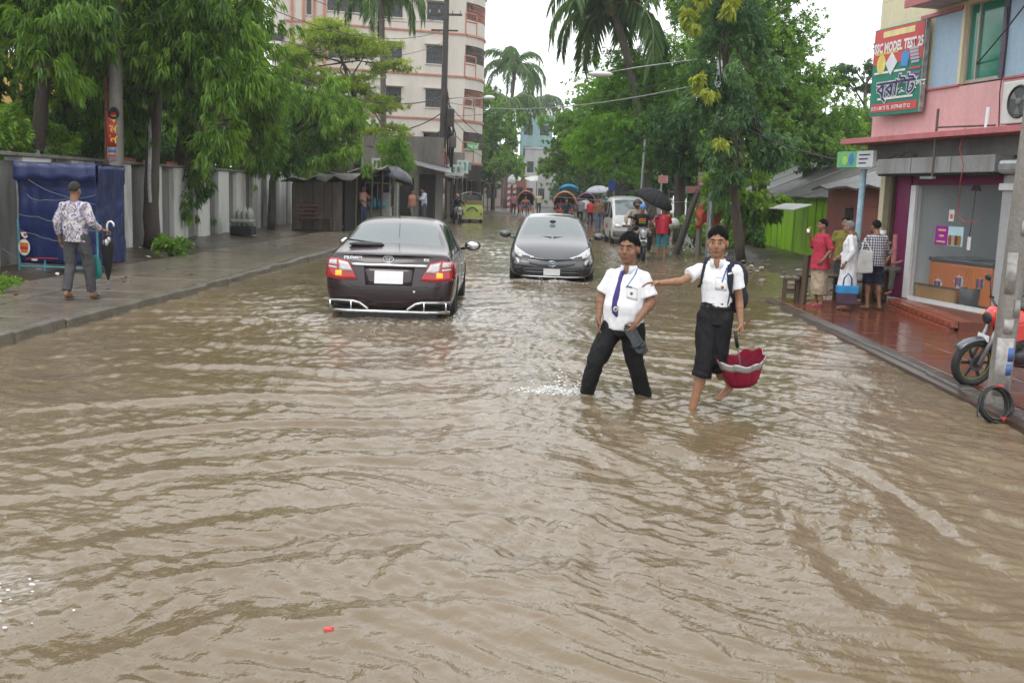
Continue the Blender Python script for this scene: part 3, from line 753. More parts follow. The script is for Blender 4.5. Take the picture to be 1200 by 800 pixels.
# red and white striped posts
for i, (x, y, lab_) in enumerate(((-3.78, 90.5, 'red and white striped post on the left with white sack on top'), (-3.35, 92, 'red and white striped post just right of its twin'))):
    t = thing('striped_post', lab_, 'post', (x, y, 0), 0, 'striped posts by the far left roadside')
    for k in range(9):
        b = MB(); c = [(-.13, -.13), (.13, -.13), (.13, .13), (-.13, .13)]
        v = [(p[0], p[1], k*.26+(.09 if p[0] > 0 else 0)) for p in c]+[(p[0], p[1], (k+1)*.26+(.09 if p[0] > 0 else 0)) for p in c]
        b.add(v, [(0, 3, 2, 1), (4, 5, 6, 7), (0, 1, 5, 4), (1, 2, 6, 5), (2, 3, 7, 6), (3, 0, 4, 7)]); b.build('stripe', mat('stripe_red', (.5, .05, .05), .5) if k % 2 else mat('stripe_white', (.66, .62, .6), .5), t)
sk = MB(); sk.ell((0, 0, .35), (.36, .3, .42), nu=10, nv=7); sk.ell((.05, 0, .72), (.2, .18, .16), nu=8, nv=6)
o = sk.build('white_sack', mat('sack_white', (.6, .6, .58), .6, var=.25), None, (-3.6, 91, 2.36), smooth=True); tag(o, 'white sack perched on the striped posts far down the left side', 'sack')

# ---------------- right: green tin house, red shack
m_green = stained('green_tin', (.29, .58, .02), (.13, .27, .02), .45, scale=1.3, low=.45, high=.8, bump=.1)
GH = thing('tin_house', 'bright green tin house with a dark grey sloping roof on the right bank', 'house', (7.65, 27.8, 0))
y = 0; gi = 0
while y < 16:
    w = .82
    b = MB(); P_ = []
    for j in range(9):
        P_.append([(.012*math.cos(j*math.pi), y+.006+(w-.02)*j/8, .16), (.012*math.cos(j*math.pi), y+.006+(w-.02)*j/8, 1.86)])
    b.grid(P_); o = b.build('tin_sheet', m_green, GH); o.location.x = rr.uniform(-.015, .015); o.modifiers.new('s', 'SOLIDIFY').thickness = .01
    if gi % 2 == 0: part('batten', m_green, GH, -.05, -.022, y-.03, y+.03, .18, 1.84)
    y += w; gi += 1
for z in (.62, 1.3): part('rail', m_green, GH, .03, .07, 0, 16.3, z, z+.05)
part('plinth', mat('dark_plinth', (.05, .045, .04), .6), GH, .05, 5, 0, 16.4, -.1, .2)
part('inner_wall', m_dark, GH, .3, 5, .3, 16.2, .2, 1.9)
m_roof = mat('grey_roofing', (.085, .083, .085), .42, var=.35, scale=2.5, bump=.3, bscale=9)
b = MB(); b.grid([[(-.28, y_, 1.88+.02*math.sin(y_*2)), (1.5, y_, 2.62), (3.5, y_, 3.52), (7, y_, 2.0)] for y_ in np.linspace(-.6, 18, 14)]); o = b.build('roof', m_roof, GH); o.modifiers.new('s', 'SOLIDIFY').thickness = .05
for y_ in (3.0, 6.5, 10, 13.5): 
    b = MB(); b.beam((-.29, y_, 1.925), (3.5, y_, 3.57), .09, .02); b.build('roof_batten', m_greywood, GH)
b = MB(); b.prism([(-.62, .4, 1.66), (-1.15, .4, 1.50), (-1.15, .4, 1.525), (-.62, .4, 1.685)], (0, 3.2, 0)); b.build('awning', mat('white_tin', (.62, .63, .63), .4, .2, var=.15), GH)
RS = thing('red_shack', 'faded red plank shack between the green tin house and the pink building', 'shack', (7.35, 22.2, 0))
m_redtin = stained('faded_red', (.27, .085, .070), (.17, .07, .06), .6, scale=1.4, bump=.25)
y = 0
for w in (.9, 1.0, .95, 1.0, .9, .8): part('plank', m_redtin, RS, -.04+rr.uniform(-.008, .008), 0, y, y+w-.014, .1, 2.12); y += w
f = part('window_hole', m_dark, RS, -.062, -.045, 3.1, 3.75, 1.35, 1.62); part('window_hood', m_redtin, f, -.14, -.063, 3.05, 3.8, 1.63, 1.66)
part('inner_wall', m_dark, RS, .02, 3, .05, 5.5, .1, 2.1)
part('rail', m_redtin, RS, -.075, -.05, 0, 5.5, 1.70, 1.75)
b = MB(); b.grid([[(-.5, y_, 2.12+.05*math.sin(y_*3)), (1.6, y_, 2.75), (4, y_, 3.3)] for y_ in np.linspace(-1, 5.5, 9)]); o = b.build('roof', m_roof, RS); o.modifiers.new('s', 'SOLIDIFY').thickness = .05

# ---------------- pink corner building with the ice cream shop
PB = thing('pink_building', 'pink and pale blue corner building with a glass-fronted shop below', 'building', (5.75, 18.4, 0), math.atan2(-.972, .235))
m_pink = stained('pink_render', (.70, .39, .39), (.46, .25, .24), .7, scale=1.3, low=.46, high=.82, bump=.15)
m_blue = stained('pale_blue_render', (.36, .50, .62), (.22, .31, .38), .7, scale=1.3, low=.48, high=.85, bump=.15)
m_cream2 = stained('pale_cream_render', (.68, .62, .42), (.5, .45, .3), .7, scale=1.0, low=.5, high=.9, bump=.15)
m_trim = mat('dusky_pink_trim', (.50, .16, .17), .55, var=.3, scale=4)
part('upper_wall', m_pink, PB, -.45, 9, 0, .25, 2.872, 3.585)
part('blue_wall', m_blue, PB, 1.20, 1.93, .003, .25, 3.62, 4.74); part('blue_wall', m_blue, PB, 3.02, 9, .003, .25, 3.62, 5.2)
part('cream_wall', m_cream2, PB, -.45, 1.197, .003, .25, 3.62, 4.80); part('cream_wall', m_cream2, PB, -.45, 9, .003, .25, 5.22, 9.0)
part('cream_wall', m_cream2, PB, -.45, 2.9, .003, .25, 4.802, 5.215)
part('trim_band', m_trim, PB, -.45, 1.99, -.035, .2, 3.588, 3.617); part('trim_band', m_trim, PB, 3.02, 9, -.035, .2, 3.588, 3.617); part('trim_band', m_trim, PB, .85, 1.95, -.04, .002, 4.745, 4.80)
part('sunshade', mat('grey_shade', (.36, .36, .38), .6), PB, 1.2, 9, -.52, -.002, 4.86, 4.93); part('sunshade_edge', m_trim, PB, 1.18, 9, -.56, -.523, 4.84, 4.96)
part('window_jamb', mat('purple_jamb', (.10, .075, .12), .5), PB, 2.92, 3.018, -.03, .24, 3.62, 4.84); part('window_jamb', m_cream2, PB, 1.932, 2.0, -.02, .24, 3.62, 4.84)
wf = MB(); m_al = mat('beige_aluminium', (.42, .37, .33), .4, .3, var=.15)
for a, c, z0, z1 in ((2.0, 2.92, 3.62, 3.67), (2.0, 2.92, 4.78, 4.82), (2.0, 2.045, 3.67, 4.78), (2.875, 2.92, 3.67, 4.78), (2.24, 2.275, 3.67, 4.78)): bb(wf, a, c, .05, .11, z0, z1)
wf = wf.build('window', m_al, PB); m_gp = glass('green_tinted_pane', (.015, .20, .13), .04, .93, 1.7)
part('pane', m_gp, wf, 2.045, 2.24, .075, .085, 3.67, 4.78); part('pane', m_gp, wf, 2.275, 2.875, .085, .095, 3.67, 4.78)
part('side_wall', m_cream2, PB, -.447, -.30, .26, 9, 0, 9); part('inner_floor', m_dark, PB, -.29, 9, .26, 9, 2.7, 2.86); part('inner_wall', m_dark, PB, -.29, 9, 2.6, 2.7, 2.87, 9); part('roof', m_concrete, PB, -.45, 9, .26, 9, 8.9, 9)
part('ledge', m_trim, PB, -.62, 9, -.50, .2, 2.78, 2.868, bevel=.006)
part('beam', m_grey_wall, PB, -.5, 9, -.02, .25, 2.50, 2.777)
fa = part('awning_box', stained('dull_metal', (.30, .31, .31), (.16, .15, .14), .45, scale=2.5), PB, .38, 3.46, -.34, -.023, 2.25, 2.50, bevel=.015)
for x in (1.4, 2.45): part('seam', m_grey_wall, fa, x, x+.012, -.347, -.341, 2.255, 2.495)
part('awning_lip', m_dark, PB, .38, 3.46, -.30, .0, 2.22, 2.247)
m_mag = mat('magenta_panel', (.16, .015, .075), .4, var=.25, scale=3)
part('magenta_panel', m_mag, PB, .55, .95, -.02, .10, .21, 2.22); part('magenta_panel', m_mag, PB, .953, 3.36, .0, .10, 2.08, 2.218)
part('pink_strip', mat('pale_pink_strip', (.55, .2, .22), .5, var=.5, scale=10), PB, .60, .70, -.05, -.021, .45, 1.25); part('wooden_post', m_wood, PB, .44, .52, -.08, .0, .1, 2.3)
m_wf = mat('white_frame', (.66, .67, .67), .4, var=.1)
part('shop_frame', m_wf, PB, .955, 1.10, -.015, .10, .21, 2.075); part('shop_frame', m_wf, PB, 3.30, 3.36, .0, .08, .21, 2.075); part('shop_frame', m_wf, PB, 1.1, 3.3, .0, .08, .19, .25)
part('glass_pane', glass('shop_glass', (.30, .34, .34), .03, .09, 1.6), PB, 1.10, 3.30, .03, .042, .252, 2.078)  # pale tint in the pane stands in for a veil of reflected sky
part('column', stained('grey_column_paint', (.40, .41, .42), (.25, .25, .24), .6, scale=2), PB, 3.37, 3.75, -.10, .3, .1, 2.215, bevel=.01); part('column_cap', m_wf, PB, 3.33, 3.9, -.14, .32, 2.0, 2.1, bevel=.01) 
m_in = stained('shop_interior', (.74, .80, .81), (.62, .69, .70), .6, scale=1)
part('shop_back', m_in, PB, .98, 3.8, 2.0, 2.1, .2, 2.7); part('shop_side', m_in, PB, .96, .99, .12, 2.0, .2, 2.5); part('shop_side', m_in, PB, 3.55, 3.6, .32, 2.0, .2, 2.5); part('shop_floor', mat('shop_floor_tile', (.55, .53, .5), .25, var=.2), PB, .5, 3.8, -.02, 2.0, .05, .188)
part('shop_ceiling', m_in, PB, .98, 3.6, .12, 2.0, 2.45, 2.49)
part('wall_cabinet', m_dark, PB, 3.2, 3.5, 1.2, 1.6, 1.0, 1.9); 
part('poster', mat('poster_purple', (.30, .02, .25), .35, var=.1), PB, 1.69, 2.02, .020, .028, 1.14, 1.44); pp = part('poster', mat('poster_sky', (.45, .66, .72), .35, var=.1), PB, 2.022, 2.40, .020, .028, 1.14, 1.44)
for i, c in enumerate(((.5, .2, .08), (.7, .62, .5), (.35, .12, .06), (.62, .36, .12))):
    b = MB(); b.lathe([(0, 0), (.035, .0), (.05, .11), (.035, .15), (0, .16)], 10, (2.08+.08*i, .018, 1.15)); 
    for q in range(len(b.v)): b.v[q] = (b.v[q][0], .018-(abs(b.v[q][1]-.018))*.06, b.v[q][2])
    b.build('printed_cone', mat('print_%d' % i, c, .4), pp)
for (x, z, w, h) in ((1.76, 1.36, .2, .03), (1.80, 1.27, .12, .03), (1.74, 1.18, .22, .025)): part('print_line', mat('poster_gold', (.75, .5, .3), .4), PB, x, x+w, .0165, .0195, z, z+h)
part('sticker', mat('sticker_white', (.72, .70, .66), .4), PB, 2.0, 2.13, .020, .028, 1.52, 1.70); part('sticker', m_wf, PB, 2.52, 2.60, .018, .028, 1.10, 1.30)
part('sticker_mark', mat('sticker_red', (.6, .12, .08), .4), PB, 2.04, 2.1, .0165, .0195, 1.56, 1.63)
# stall in the left bay
part('stall_back', stained('stall_dingy', (.20, .17, .14), (.08, .07, .06), .7), PB, -.4, .55, .9, .98, .1, 2.5); part('stall_shelf', m_wood, PB, -.05, .5, .35, .85, 1.52, 1.56); part('stall_shelf', m_wood, PB, -.05, .5, .35, .85, 1.12, 1.16); part('stall_counter', m_wood, PB, -.25, .5, -.1, .4, .1, .62)
b = MB(); b.cyl((-.22, -.25, .06), (-.22, -.22, 2.35), .055, n=9); b.build('blue_post', mat('sky_blue_paint', (.36, .55, .66), .5, var=.3, scale=9), PB)
part('shutter', m_steel, PB, 3.80, 8.9, .05, .09, .1, 2.3); part('rolled_awning', m_steel, PB, 3.62, 4.6, -.42, -.12, 2.22, 2.42, bevel=.06)
# brick step in front of the shop, parallel with the road
ST = thing('brick_step', 'low red brick step in front of the glass-fronted shop', 'step', (5.62, 14.2, 0), R(-3))
part('fill', mat('step_fill', (.16, .05, .03), .5), ST, .04, 1.2, 0, 3.25, 0, .183)
m_sb = stained('step_brick', (.36, .075, .035), (.13, .05, .035), .25, scale=5, low=.45, high=.6, streak=False, bump=.2)
brk = None
for r_ in range(2):
    for k in range(13):
        if brk is None:
            b = MB(); b.box((0, 0, 0), (.11, .238, .088)); brk = b.build('brick', m_sb, ST, bevel=.006, seg=1); o = brk
        else: o = brk.copy(); COL.objects.link(o)
        o.location = (-.02+.10*(1-r_)*-.3+rr.uniform(-.004, .004), .125+.25*k+(.0 if r_ else .06), .045+.092*r_+.0)
for k in range(13):
    o = brk.copy(); COL.objects.link(o); o.location = (.16, .125+.25*k, .142+rr.uniform(-.002, .002)); o.scale = (2.1, 1, 1)
# ================================================================ TREES AND PLANTS
def leaf_mesh(name, P, D, L, W, T, m, droop=.25, rs=None):
    """one folded four-point leaf per row (two triangles), tint per leaf"""
    n = len(P); rs = rs or np.random.default_rng(1)
    up = rs.normal(0, 1, (n, 3)); up[:, 2] += 1.2
    S = np.cross(D, up); S /= np.linalg.norm(S, axis=1)[:, None]+1e-9
    L = np.broadcast_to(L, n)[:, None]; W = np.broadcast_to(W, n)[:, None]
    nrm_ = np.cross(S, D)
    mid = P+D*L*.45
    v = np.empty((n, 4, 3)); v[:, 0] = P; v[:, 1] = mid+S*W+nrm_*W*.35; v[:, 3] = mid-S*W+nrm_*W*.35
    v[:, 2] = P+D*L; v[:, 2, 2] -= droop*L[:, 0]
    b = np.arange(n)*4
    tri = np.stack([b, b+1, b+2, b, b+2, b+3], -1).reshape(-1).astype(np.int32)
    me = bpy.data.meshes.new(name); me.vertices.add(n*4); me.vertices.foreach_set('co', v.reshape(-1).astype(np.float32))
    me.loops.add(n*6); me.loops.foreach_set('vertex_index', tri)
    me.polygons.add(n*2); me.polygons.foreach_set('loop_start', np.arange(0, n*6, 3, dtype=np.int32)); me.polygons.foreach_set('loop_total', np.full(n*2, 3, np.int32))
    me.update(calc_edges=True); me.materials.append(m)
    at = me.attributes.new('tint', 'FLOAT', 'POINT'); at.data.foreach_set('value', np.repeat(np.clip(T, 0, 1), 4).astype(np.float32))
    return me

DENS, FULL = 1.55, 1.12
def tuft_points(ells, per_m3, rs, shell=.45):
    """tuft anchors in clumpy sub-blobs inside the given ellipsoids"""
    P, O, T = [], [], []
    for e in ells:
        c, r = np.array(e[0], float), np.array(e[1], float)*FULL; base = e[2] if len(e) > 2 else 0.
        vol = 4.19*r.prod(); n = max(20, int(vol*per_m3*DENS))
        k = max(5, int(n/26)); d = rs.normal(0, 1, (k, 3)); d /= np.linalg.norm(d, axis=1)[:, None]
        rad = rs.uniform(0, 1, k)**shell
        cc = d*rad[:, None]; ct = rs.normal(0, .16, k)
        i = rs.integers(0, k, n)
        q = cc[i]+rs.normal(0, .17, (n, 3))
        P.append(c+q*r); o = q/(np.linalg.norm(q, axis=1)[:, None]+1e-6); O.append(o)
        T.append(base+ct[i]+rs.normal(0, .08, n)+.10*q[:, 2])  # tint: blob and tuft variation, paler towards the top of each ellipsoid
    return np.concatenate(P), np.concatenate(O), np.concatenate(T)

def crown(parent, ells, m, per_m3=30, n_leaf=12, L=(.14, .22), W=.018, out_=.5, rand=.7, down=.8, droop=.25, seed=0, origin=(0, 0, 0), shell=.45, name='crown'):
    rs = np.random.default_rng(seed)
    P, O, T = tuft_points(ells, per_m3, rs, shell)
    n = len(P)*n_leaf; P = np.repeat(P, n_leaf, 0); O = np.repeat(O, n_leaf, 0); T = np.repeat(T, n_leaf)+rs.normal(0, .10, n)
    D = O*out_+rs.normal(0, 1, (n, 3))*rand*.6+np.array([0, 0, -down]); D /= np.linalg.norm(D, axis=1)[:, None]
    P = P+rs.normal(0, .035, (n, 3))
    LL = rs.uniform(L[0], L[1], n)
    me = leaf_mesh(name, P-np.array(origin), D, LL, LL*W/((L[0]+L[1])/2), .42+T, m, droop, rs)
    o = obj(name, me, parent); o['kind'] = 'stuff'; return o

m_bark = stained('tree_bark', (.105, .080, .062), (.045, .035, .028), .75, scale=4, bump=.9, bscale=18)
m_bark_pale = stained('pale_bark', (.22, .20, .17), (.08, .07, .055), .75, scale=4, bump=.7, bscale=18)
def trunk(parent, pts, rad, m=None, name='trunk', n=10, seed=0):
    rs = random.Random(seed); b = MB(); P = [Vector(p) for p in pts]; Q = []; r = []
    k = 4
    for i in range(len(P)-1):
        for j in range(k):
            t = j/k; p = P[i].lerp(P[i+1], t); Q.append(p+Vector((rs.uniform(-1, 1), rs.uniform(-1, 1), 0))*rad[i]*.12); r.append((rad[i]*(1-t)+rad[i+1]*t)*rs.uniform(.94, 1.06))
    Q.append(P[-1]); r.append(rad[-1]); b.tube(Q, r, n); return b.build(name, m or m_bark, parent, smooth=True)

def tree(name, label, base, tr, rad, ells, m, seed, cat='tree', group=None, bark=None, limbs=True, **kw):
    t = thing(name, label, cat, base, 0, group); bx = Vector(base)
    tp = [Vector(p)-bx for p in tr]; trunk(t, tp, rad, bark, seed=seed)
    rs = random.Random(seed)
    if limbs:
        b = MB()
        for e in ells:
            c = Vector(e[0])-bx; s = tp[-1] if rs.random() < .6 else tp[-2].lerp(tp[-1], rs.uniform(.3, .9))
            mid = s.lerp(c, .5)+Vector((rs.uniform(-.2, .2), rs.uniform(-.2, .2), .15)); r0 = rad[-1]*.75
            b.tube([s, s.lerp(mid, .5), mid, c], [r0, r0*.75, r0*.55, r0*.3], 7)
            for q in range(5):
                d = Vector((rs.uniform(-1, 1)*e[1][0], rs.uniform(-1, 1)*e[1][1], rs.uniform(-.7, .9)*e[1][2]))*.8
                b.tube([mid.lerp(c, rs.random()), c+d*.5+Vector((0, 0, .08)), c+d], [r0*.35, r0*.22, r0*.08], 5)
        b.build('limb', bark or m_bark, t, smooth=True)
    crown(t, ells, m, seed=seed, origin=base, **kw)
    return t

lm_mast = leaf_mat('mast_leaf', (0.019, 0.078, 0.014), (0.252, 0.432, 0.054), .35)
lm_dark = leaf_mat('dark_leaf', (0.014, 0.060, 0.016), (0.120, 0.252, 0.048), .35)
lm_blue = leaf_mat('bluish_leaf', (0.024, 0.078, 0.031), (0.144, 0.264, 0.090), .4)
lm_fern = leaf_mat('fern_leaf', (0.052, 0.149, 0.018), (0.230, 0.460, 0.052), .25)
lm_acacia = leaf_mat('acacia_leaf', (.11, .19, .025), (.36, .46, .07), .2)
lm_yellow = leaf_mat('young_leaf', (.22, .30, .04), (.46, .48, .08), .3)
lm_mid = leaf_mat('mid_leaf', (0.037, 0.119, 0.022), (0.237, 0.400, 0.062), .3)
MAST = dict(per_m3=26, n_leaf=13, L=(.15, .24), W=.019, out_=.55, rand=.75, down=.75, droop=.3)

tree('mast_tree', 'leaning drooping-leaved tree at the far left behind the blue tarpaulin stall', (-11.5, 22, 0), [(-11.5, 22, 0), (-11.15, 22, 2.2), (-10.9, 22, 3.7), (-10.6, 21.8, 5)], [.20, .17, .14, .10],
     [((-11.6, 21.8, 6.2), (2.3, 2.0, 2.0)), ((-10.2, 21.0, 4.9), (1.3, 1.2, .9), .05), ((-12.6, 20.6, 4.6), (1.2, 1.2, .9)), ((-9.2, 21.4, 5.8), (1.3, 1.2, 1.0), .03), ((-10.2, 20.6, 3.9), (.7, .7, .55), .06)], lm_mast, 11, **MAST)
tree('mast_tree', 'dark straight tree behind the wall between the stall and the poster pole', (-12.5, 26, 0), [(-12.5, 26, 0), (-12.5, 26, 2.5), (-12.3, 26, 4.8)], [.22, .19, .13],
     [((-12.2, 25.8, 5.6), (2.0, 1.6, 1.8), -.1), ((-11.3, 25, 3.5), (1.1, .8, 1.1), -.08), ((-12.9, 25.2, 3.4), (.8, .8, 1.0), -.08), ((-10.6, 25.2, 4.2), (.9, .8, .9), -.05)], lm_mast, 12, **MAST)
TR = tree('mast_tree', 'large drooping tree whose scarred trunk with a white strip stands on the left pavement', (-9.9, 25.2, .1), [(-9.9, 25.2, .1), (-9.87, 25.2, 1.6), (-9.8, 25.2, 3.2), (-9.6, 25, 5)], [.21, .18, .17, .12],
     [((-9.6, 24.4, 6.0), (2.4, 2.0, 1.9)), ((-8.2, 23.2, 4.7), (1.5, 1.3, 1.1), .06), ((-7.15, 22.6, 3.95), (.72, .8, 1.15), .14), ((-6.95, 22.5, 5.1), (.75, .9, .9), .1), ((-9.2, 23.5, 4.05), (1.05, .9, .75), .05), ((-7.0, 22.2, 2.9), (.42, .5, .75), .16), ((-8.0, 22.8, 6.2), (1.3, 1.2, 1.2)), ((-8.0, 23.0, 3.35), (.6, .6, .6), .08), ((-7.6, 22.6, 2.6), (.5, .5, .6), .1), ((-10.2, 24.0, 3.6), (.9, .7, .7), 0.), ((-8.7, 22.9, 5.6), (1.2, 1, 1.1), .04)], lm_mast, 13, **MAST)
o = MB(); o.grid([[(-.10+.045*(j-1), -.205+.01*abs(j-1), 1.1+2.05*i/12) for j in range(3)] for i in range(13)])
for i, q in enumerate(o.v): o.v[i] = (q[0]+.02*math.sin(q[2]*3)+.16, q[1], q[2])
o.build('white_strip', mat('strip_white', (.6, .58, .6), .5, var=.3), TR); 
tree('mast_tree', 'dark shaggy tree hanging down the boundary wall beside the wrapped bundle', (-10.75, 29.5, .1), [(-10.75, 29.5, .1), (-10.7, 29.4, 2.4), (-10.3, 29.2, 4.5)], [.17, .15, .10],
     [((-10.05, 29.0, 2.9), (.75, .7, 1.75), -.06), ((-9.6, 28.8, 5.3), (1.9, 1.6, 1.7), -.03), ((-10.2, 28.7, 1.5), (.5, .5, .85), -.1), ((-9.3, 28.4, 3.4), (.7, .6, 1.0), 0.), ((-8.6, 29, 3.9), (.8, .7, 1.0), .04), ((-9.2, 30, 4.4), (1.3, 1.0, 1.3), 0.), ((-8.7, 29.6, 2.9), (.7, .6, .8), .05)], lm_mast, 14, **MAST)
tree('mast_tree', 'dark bushy tree with yellowish tips over the tin shack', (-10.15, 37, .1), [(-10.15, 37, .1), (-10.1, 37, 1.8), (-9.6, 36.8, 3.2)], [.14, .13, .10],
     [((-8.7, 36, 4.0), (1.7, 1.5, 1.15), -.05), ((-7.5, 35.8, 3.35), (.85, .9, .95), .05), ((-9.8, 35.5, 3.5), (.8, .8, 1.1), -.1), ((-8.0, 35.6, 4.9), (1.0, .9, .6), .22), ((-9.3, 36, 2.9), (.9, .7, .6), -.08), ((-10.4, 35.6, 4.6), (1.2, 1, 1.0), -.05), ((-7.0, 35.5, 2.75), (.55, .6, .55), .12), ((-8.3, 35.2, 2.8), (.9, .6, .5), .05), ((-9.9, 35.8, 3.3), (1.1, .9, 1.2), -.04)], lm_mast, 15, **dict(MAST, L=(.16, .26)))
tree('feathery_tree', 'bright yellow-green feathery tree in flat tiers before the apartment block', (-8.9, 45, .1), [(-8.9, 45, .1), (-8.75, 45, 3.2), (-8.55, 45, 5.2), (-9.2, 45, 7.0)], [.14, .12, .10, .06],
     [((-10.0, 45, 8.05), (1.8, 1.3, .45), .05), ((-11.0, 44.6, 7.2), (1.2, 1.2, .38)), ((-8.2, 45, 7.6), (1.5, 1.2, .42), .05), ((-10.8, 44.8, 6.3), (1.7, 1.2, .40)), ((-9.0, 44.8, 6.1), (1.5, 1.1, .38)), ((-7.4, 45, 6.9), (1.1, .9, .25), .05), ((-7.9, 45, 5.3), (1.3, 1, .35)), ((-7.4, 45, 4.2), (1.2, .9, .22)), ((-10.2, 44.5, 5.0), (1.4, 1, .5), -.1), ((-9.6, 45, 8.6), (.9, .8, .3), .1)],
     lm_acacia, 16, per_m3=110, n_leaf=10, L=(.08, .15), W=.019, out_=.6, rand=1.0, down=.25, droop=.15, shell=.6)

# coconut palms: every frond a part
m_palmtrunk = stained('palm_trunk', (.17, .145, .12), (.08, .068, .055), .8, scale=5, bump=.6)
lm_palm = leaf_mat('palm_leaf', (.030, .085, .024), (.15, .27, .065), .45, .25)
lm_palmdry = leaf_mat('dry_palm_leaf', (.13, .10, .05), (.26, .21, .10), .2, .2)
m_rachis = mat('palm_rachis', (.20, .22, .08), .5)
def palm(label, base, top, rad, flen, nf, seed, m=lm_palm, dead=0, lod=34):
    t = thing('coconut_palm', label, 'palm tree', base); bx = Vector(base); rs = random.Random(seed); q = np.random.default_rng(seed)
    tp = Vector(top)-bx; trunk(t, [(0, 0, 0), (tp.x*.25, tp.y*.25, tp.z*.4), (tp.x*.7, tp.y*.7, tp.z*.8), tp], [rad*1.25, rad, rad*.85, rad*.8], m_palmtrunk, n=8)
    b = MB(); b.ell(tp, (rad*1.6, rad*1.6, rad*2.2), nu=8, nv=6); b.build('crown_heart', m_rachis, t, smooth=True)
    for k in range(nf+dead):
        isd = k >= nf
        az = 6.283*k/nf*2.4+rs.uniform(-.2, .2); el = rs.uniform(-.1, 1.25) if not isd else rs.uniform(-1.1, -.7)
        fl = flen*rs.uniform(.85, 1.1); pts = []; p = tp.copy(); seg = 10; e = el
        for i in range(seg+1):
            pts.append(p.copy()); d = Vector((math.cos(az)*math.cos(e), math.sin(az)*math.cos(e), math.sin(e))); p = p+d*fl/seg; e -= (.17+.02*i) if not isd else .09
            e = max(e, -1.5)
        P, D, L, T = [], [], [], []
        for i in range(lod):
            f = .12+.88*i/lod; x = f*seg; j = min(int(x), seg-1); pp = pts[j].lerp(pts[j+1], x-j); ax = (pts[j+1]-pts[j]).normalized()
            sd = ax.cross(Vector((0, 0, 1))); sd = sd.normalized() if sd.length > .01 else Vector((1, 0, 0))
            for s in (-1, 1):
                dd = (sd*s*.8+ax*.55+Vector((0, 0, -.35-.35*rs.random()))).normalized(); P.append(pp); D.append(dd); L.append(fl*.24*(1-.75*abs(f-.45)**1.3)*rs.uniform(.85, 1.1)); T.append(rs.uniform(.2, .7))
        L = np.array(L); me = leaf_mesh('frond', np.array(P), np.array(D), L, L*.045+.012*flen/4, np.array(T), lm_palmdry if isd else m, .45, q)
        fo = obj('frond', me, t)
        b = MB(); b.tube(pts, [rad*.30*(1-.9*i/seg)+.006 for i in range(seg+1)], 5); b.build('rachis', m_rachis, fo)
    return t
palm('coconut palm with a bare trunk rising before the apartment block', (-8.15, 50, 0), (-8.45, 50, 11.0), .15, 3.0, 15, 31)
palm('tall hazy coconut palm beyond the apartment block', (-5.0, 110, 0), (-4.4, 110, 14.6), .22, 5.2, 17, 32, lod=26)
palm('shorter hazy coconut palm below the tall one beyond the apartment block', (-4.0, 104, 0), (-4.7, 104, 10.4), .2, 4.6, 15, 33, lod=24)
palm('farthest pale coconut palm over the teal building', (-2.9, 165, 0), (-2.7, 165, 15.5), .22, 5.5, 15, 34, lod=22)
palm('large coconut palm with brown hanging fronds over the right side of the road', (4.6, 46, 0), (2.2, 44, 9.5), .2, 4.2, 22, 35, dead=0, lod=40)
palm('coconut palm low behind the trees above the green tin house roof', (11.9, 56, 0), (11.6, 56, 6.6), .18, 2.8, 13, 36, lod=24)

GEN = dict(per_m3=24, n_leaf=13, L=(.09, .16), W=.030, out_=.5, rand=1.0, down=.35, droop=.2)
tree('climber_tree', 'tall columnar tree wrapped in dark leaves with pale yellow young tufts', (5.3, 28.6, 0), [(5.3, 28.6, 0), (4.9, 28.5, 2.2), (4.55, 28.3, 4.5), (4.4, 28.2, 6.6)], [.14, .12, .10, .07],
     [((4.3, 28, 7.0), (.95, .95, 1.3), -.05), ((4.35, 27.9, 5.4), (.8, .8, 1.0), 0.), ((4.5, 28, 4.0), (1.0, .95, 1.0), -.06), ((4.75, 27.9, 2.9), (1.0, .8, .7), .1), ((5.1, 28.0, 5.0), (.7, .7, .9), .12), ((5.4, 28.0, 3.4), (.9, .8, .8), .15), ((4.9, 27.5, 2.3), (.8, .6, .5), .1)], lm_blue, 41, **dict(GEN, L=(.12, .20), W=.028, per_m3=30, down=.6))
for i, (u, z, r) in enumerate(((3.55, 6.85, .26), (3.45, 6.35, .24), (4.4, 6.7, .24), (3.75, 4.75, .18), (4.2, 3.5, .18), (3.8, 7.3, .3), (3.62, 5.1, .14))):
    pass
yt = thing('young_shoots', 'pale yellow young shoots at the top of the dark columnar tree', 'shoots', (3.8, 27.2, 6.8))
crown(yt, [((3.55, 27.1, 6.75), (.26, .25, .22)), ((3.45, 27.1, 6.2), (.26, .25, .2)), ((4.35, 27.0, 6.55), (.24, .25, .2)), ((3.65, 27.0, 4.75), (.14, .15, .12)), ((3.85, 26.9, 4.45), (.2, .2, .1)), ((4.25, 26.9, 3.15), (.18, .2, .12)), ((3.85, 27, 7.25), (.3, .3, .25))], lm_yellow, 300, 10, (.12, .2), .03, .7, .6, .3, .3, 42, (3.8, 27.2, 6.8))
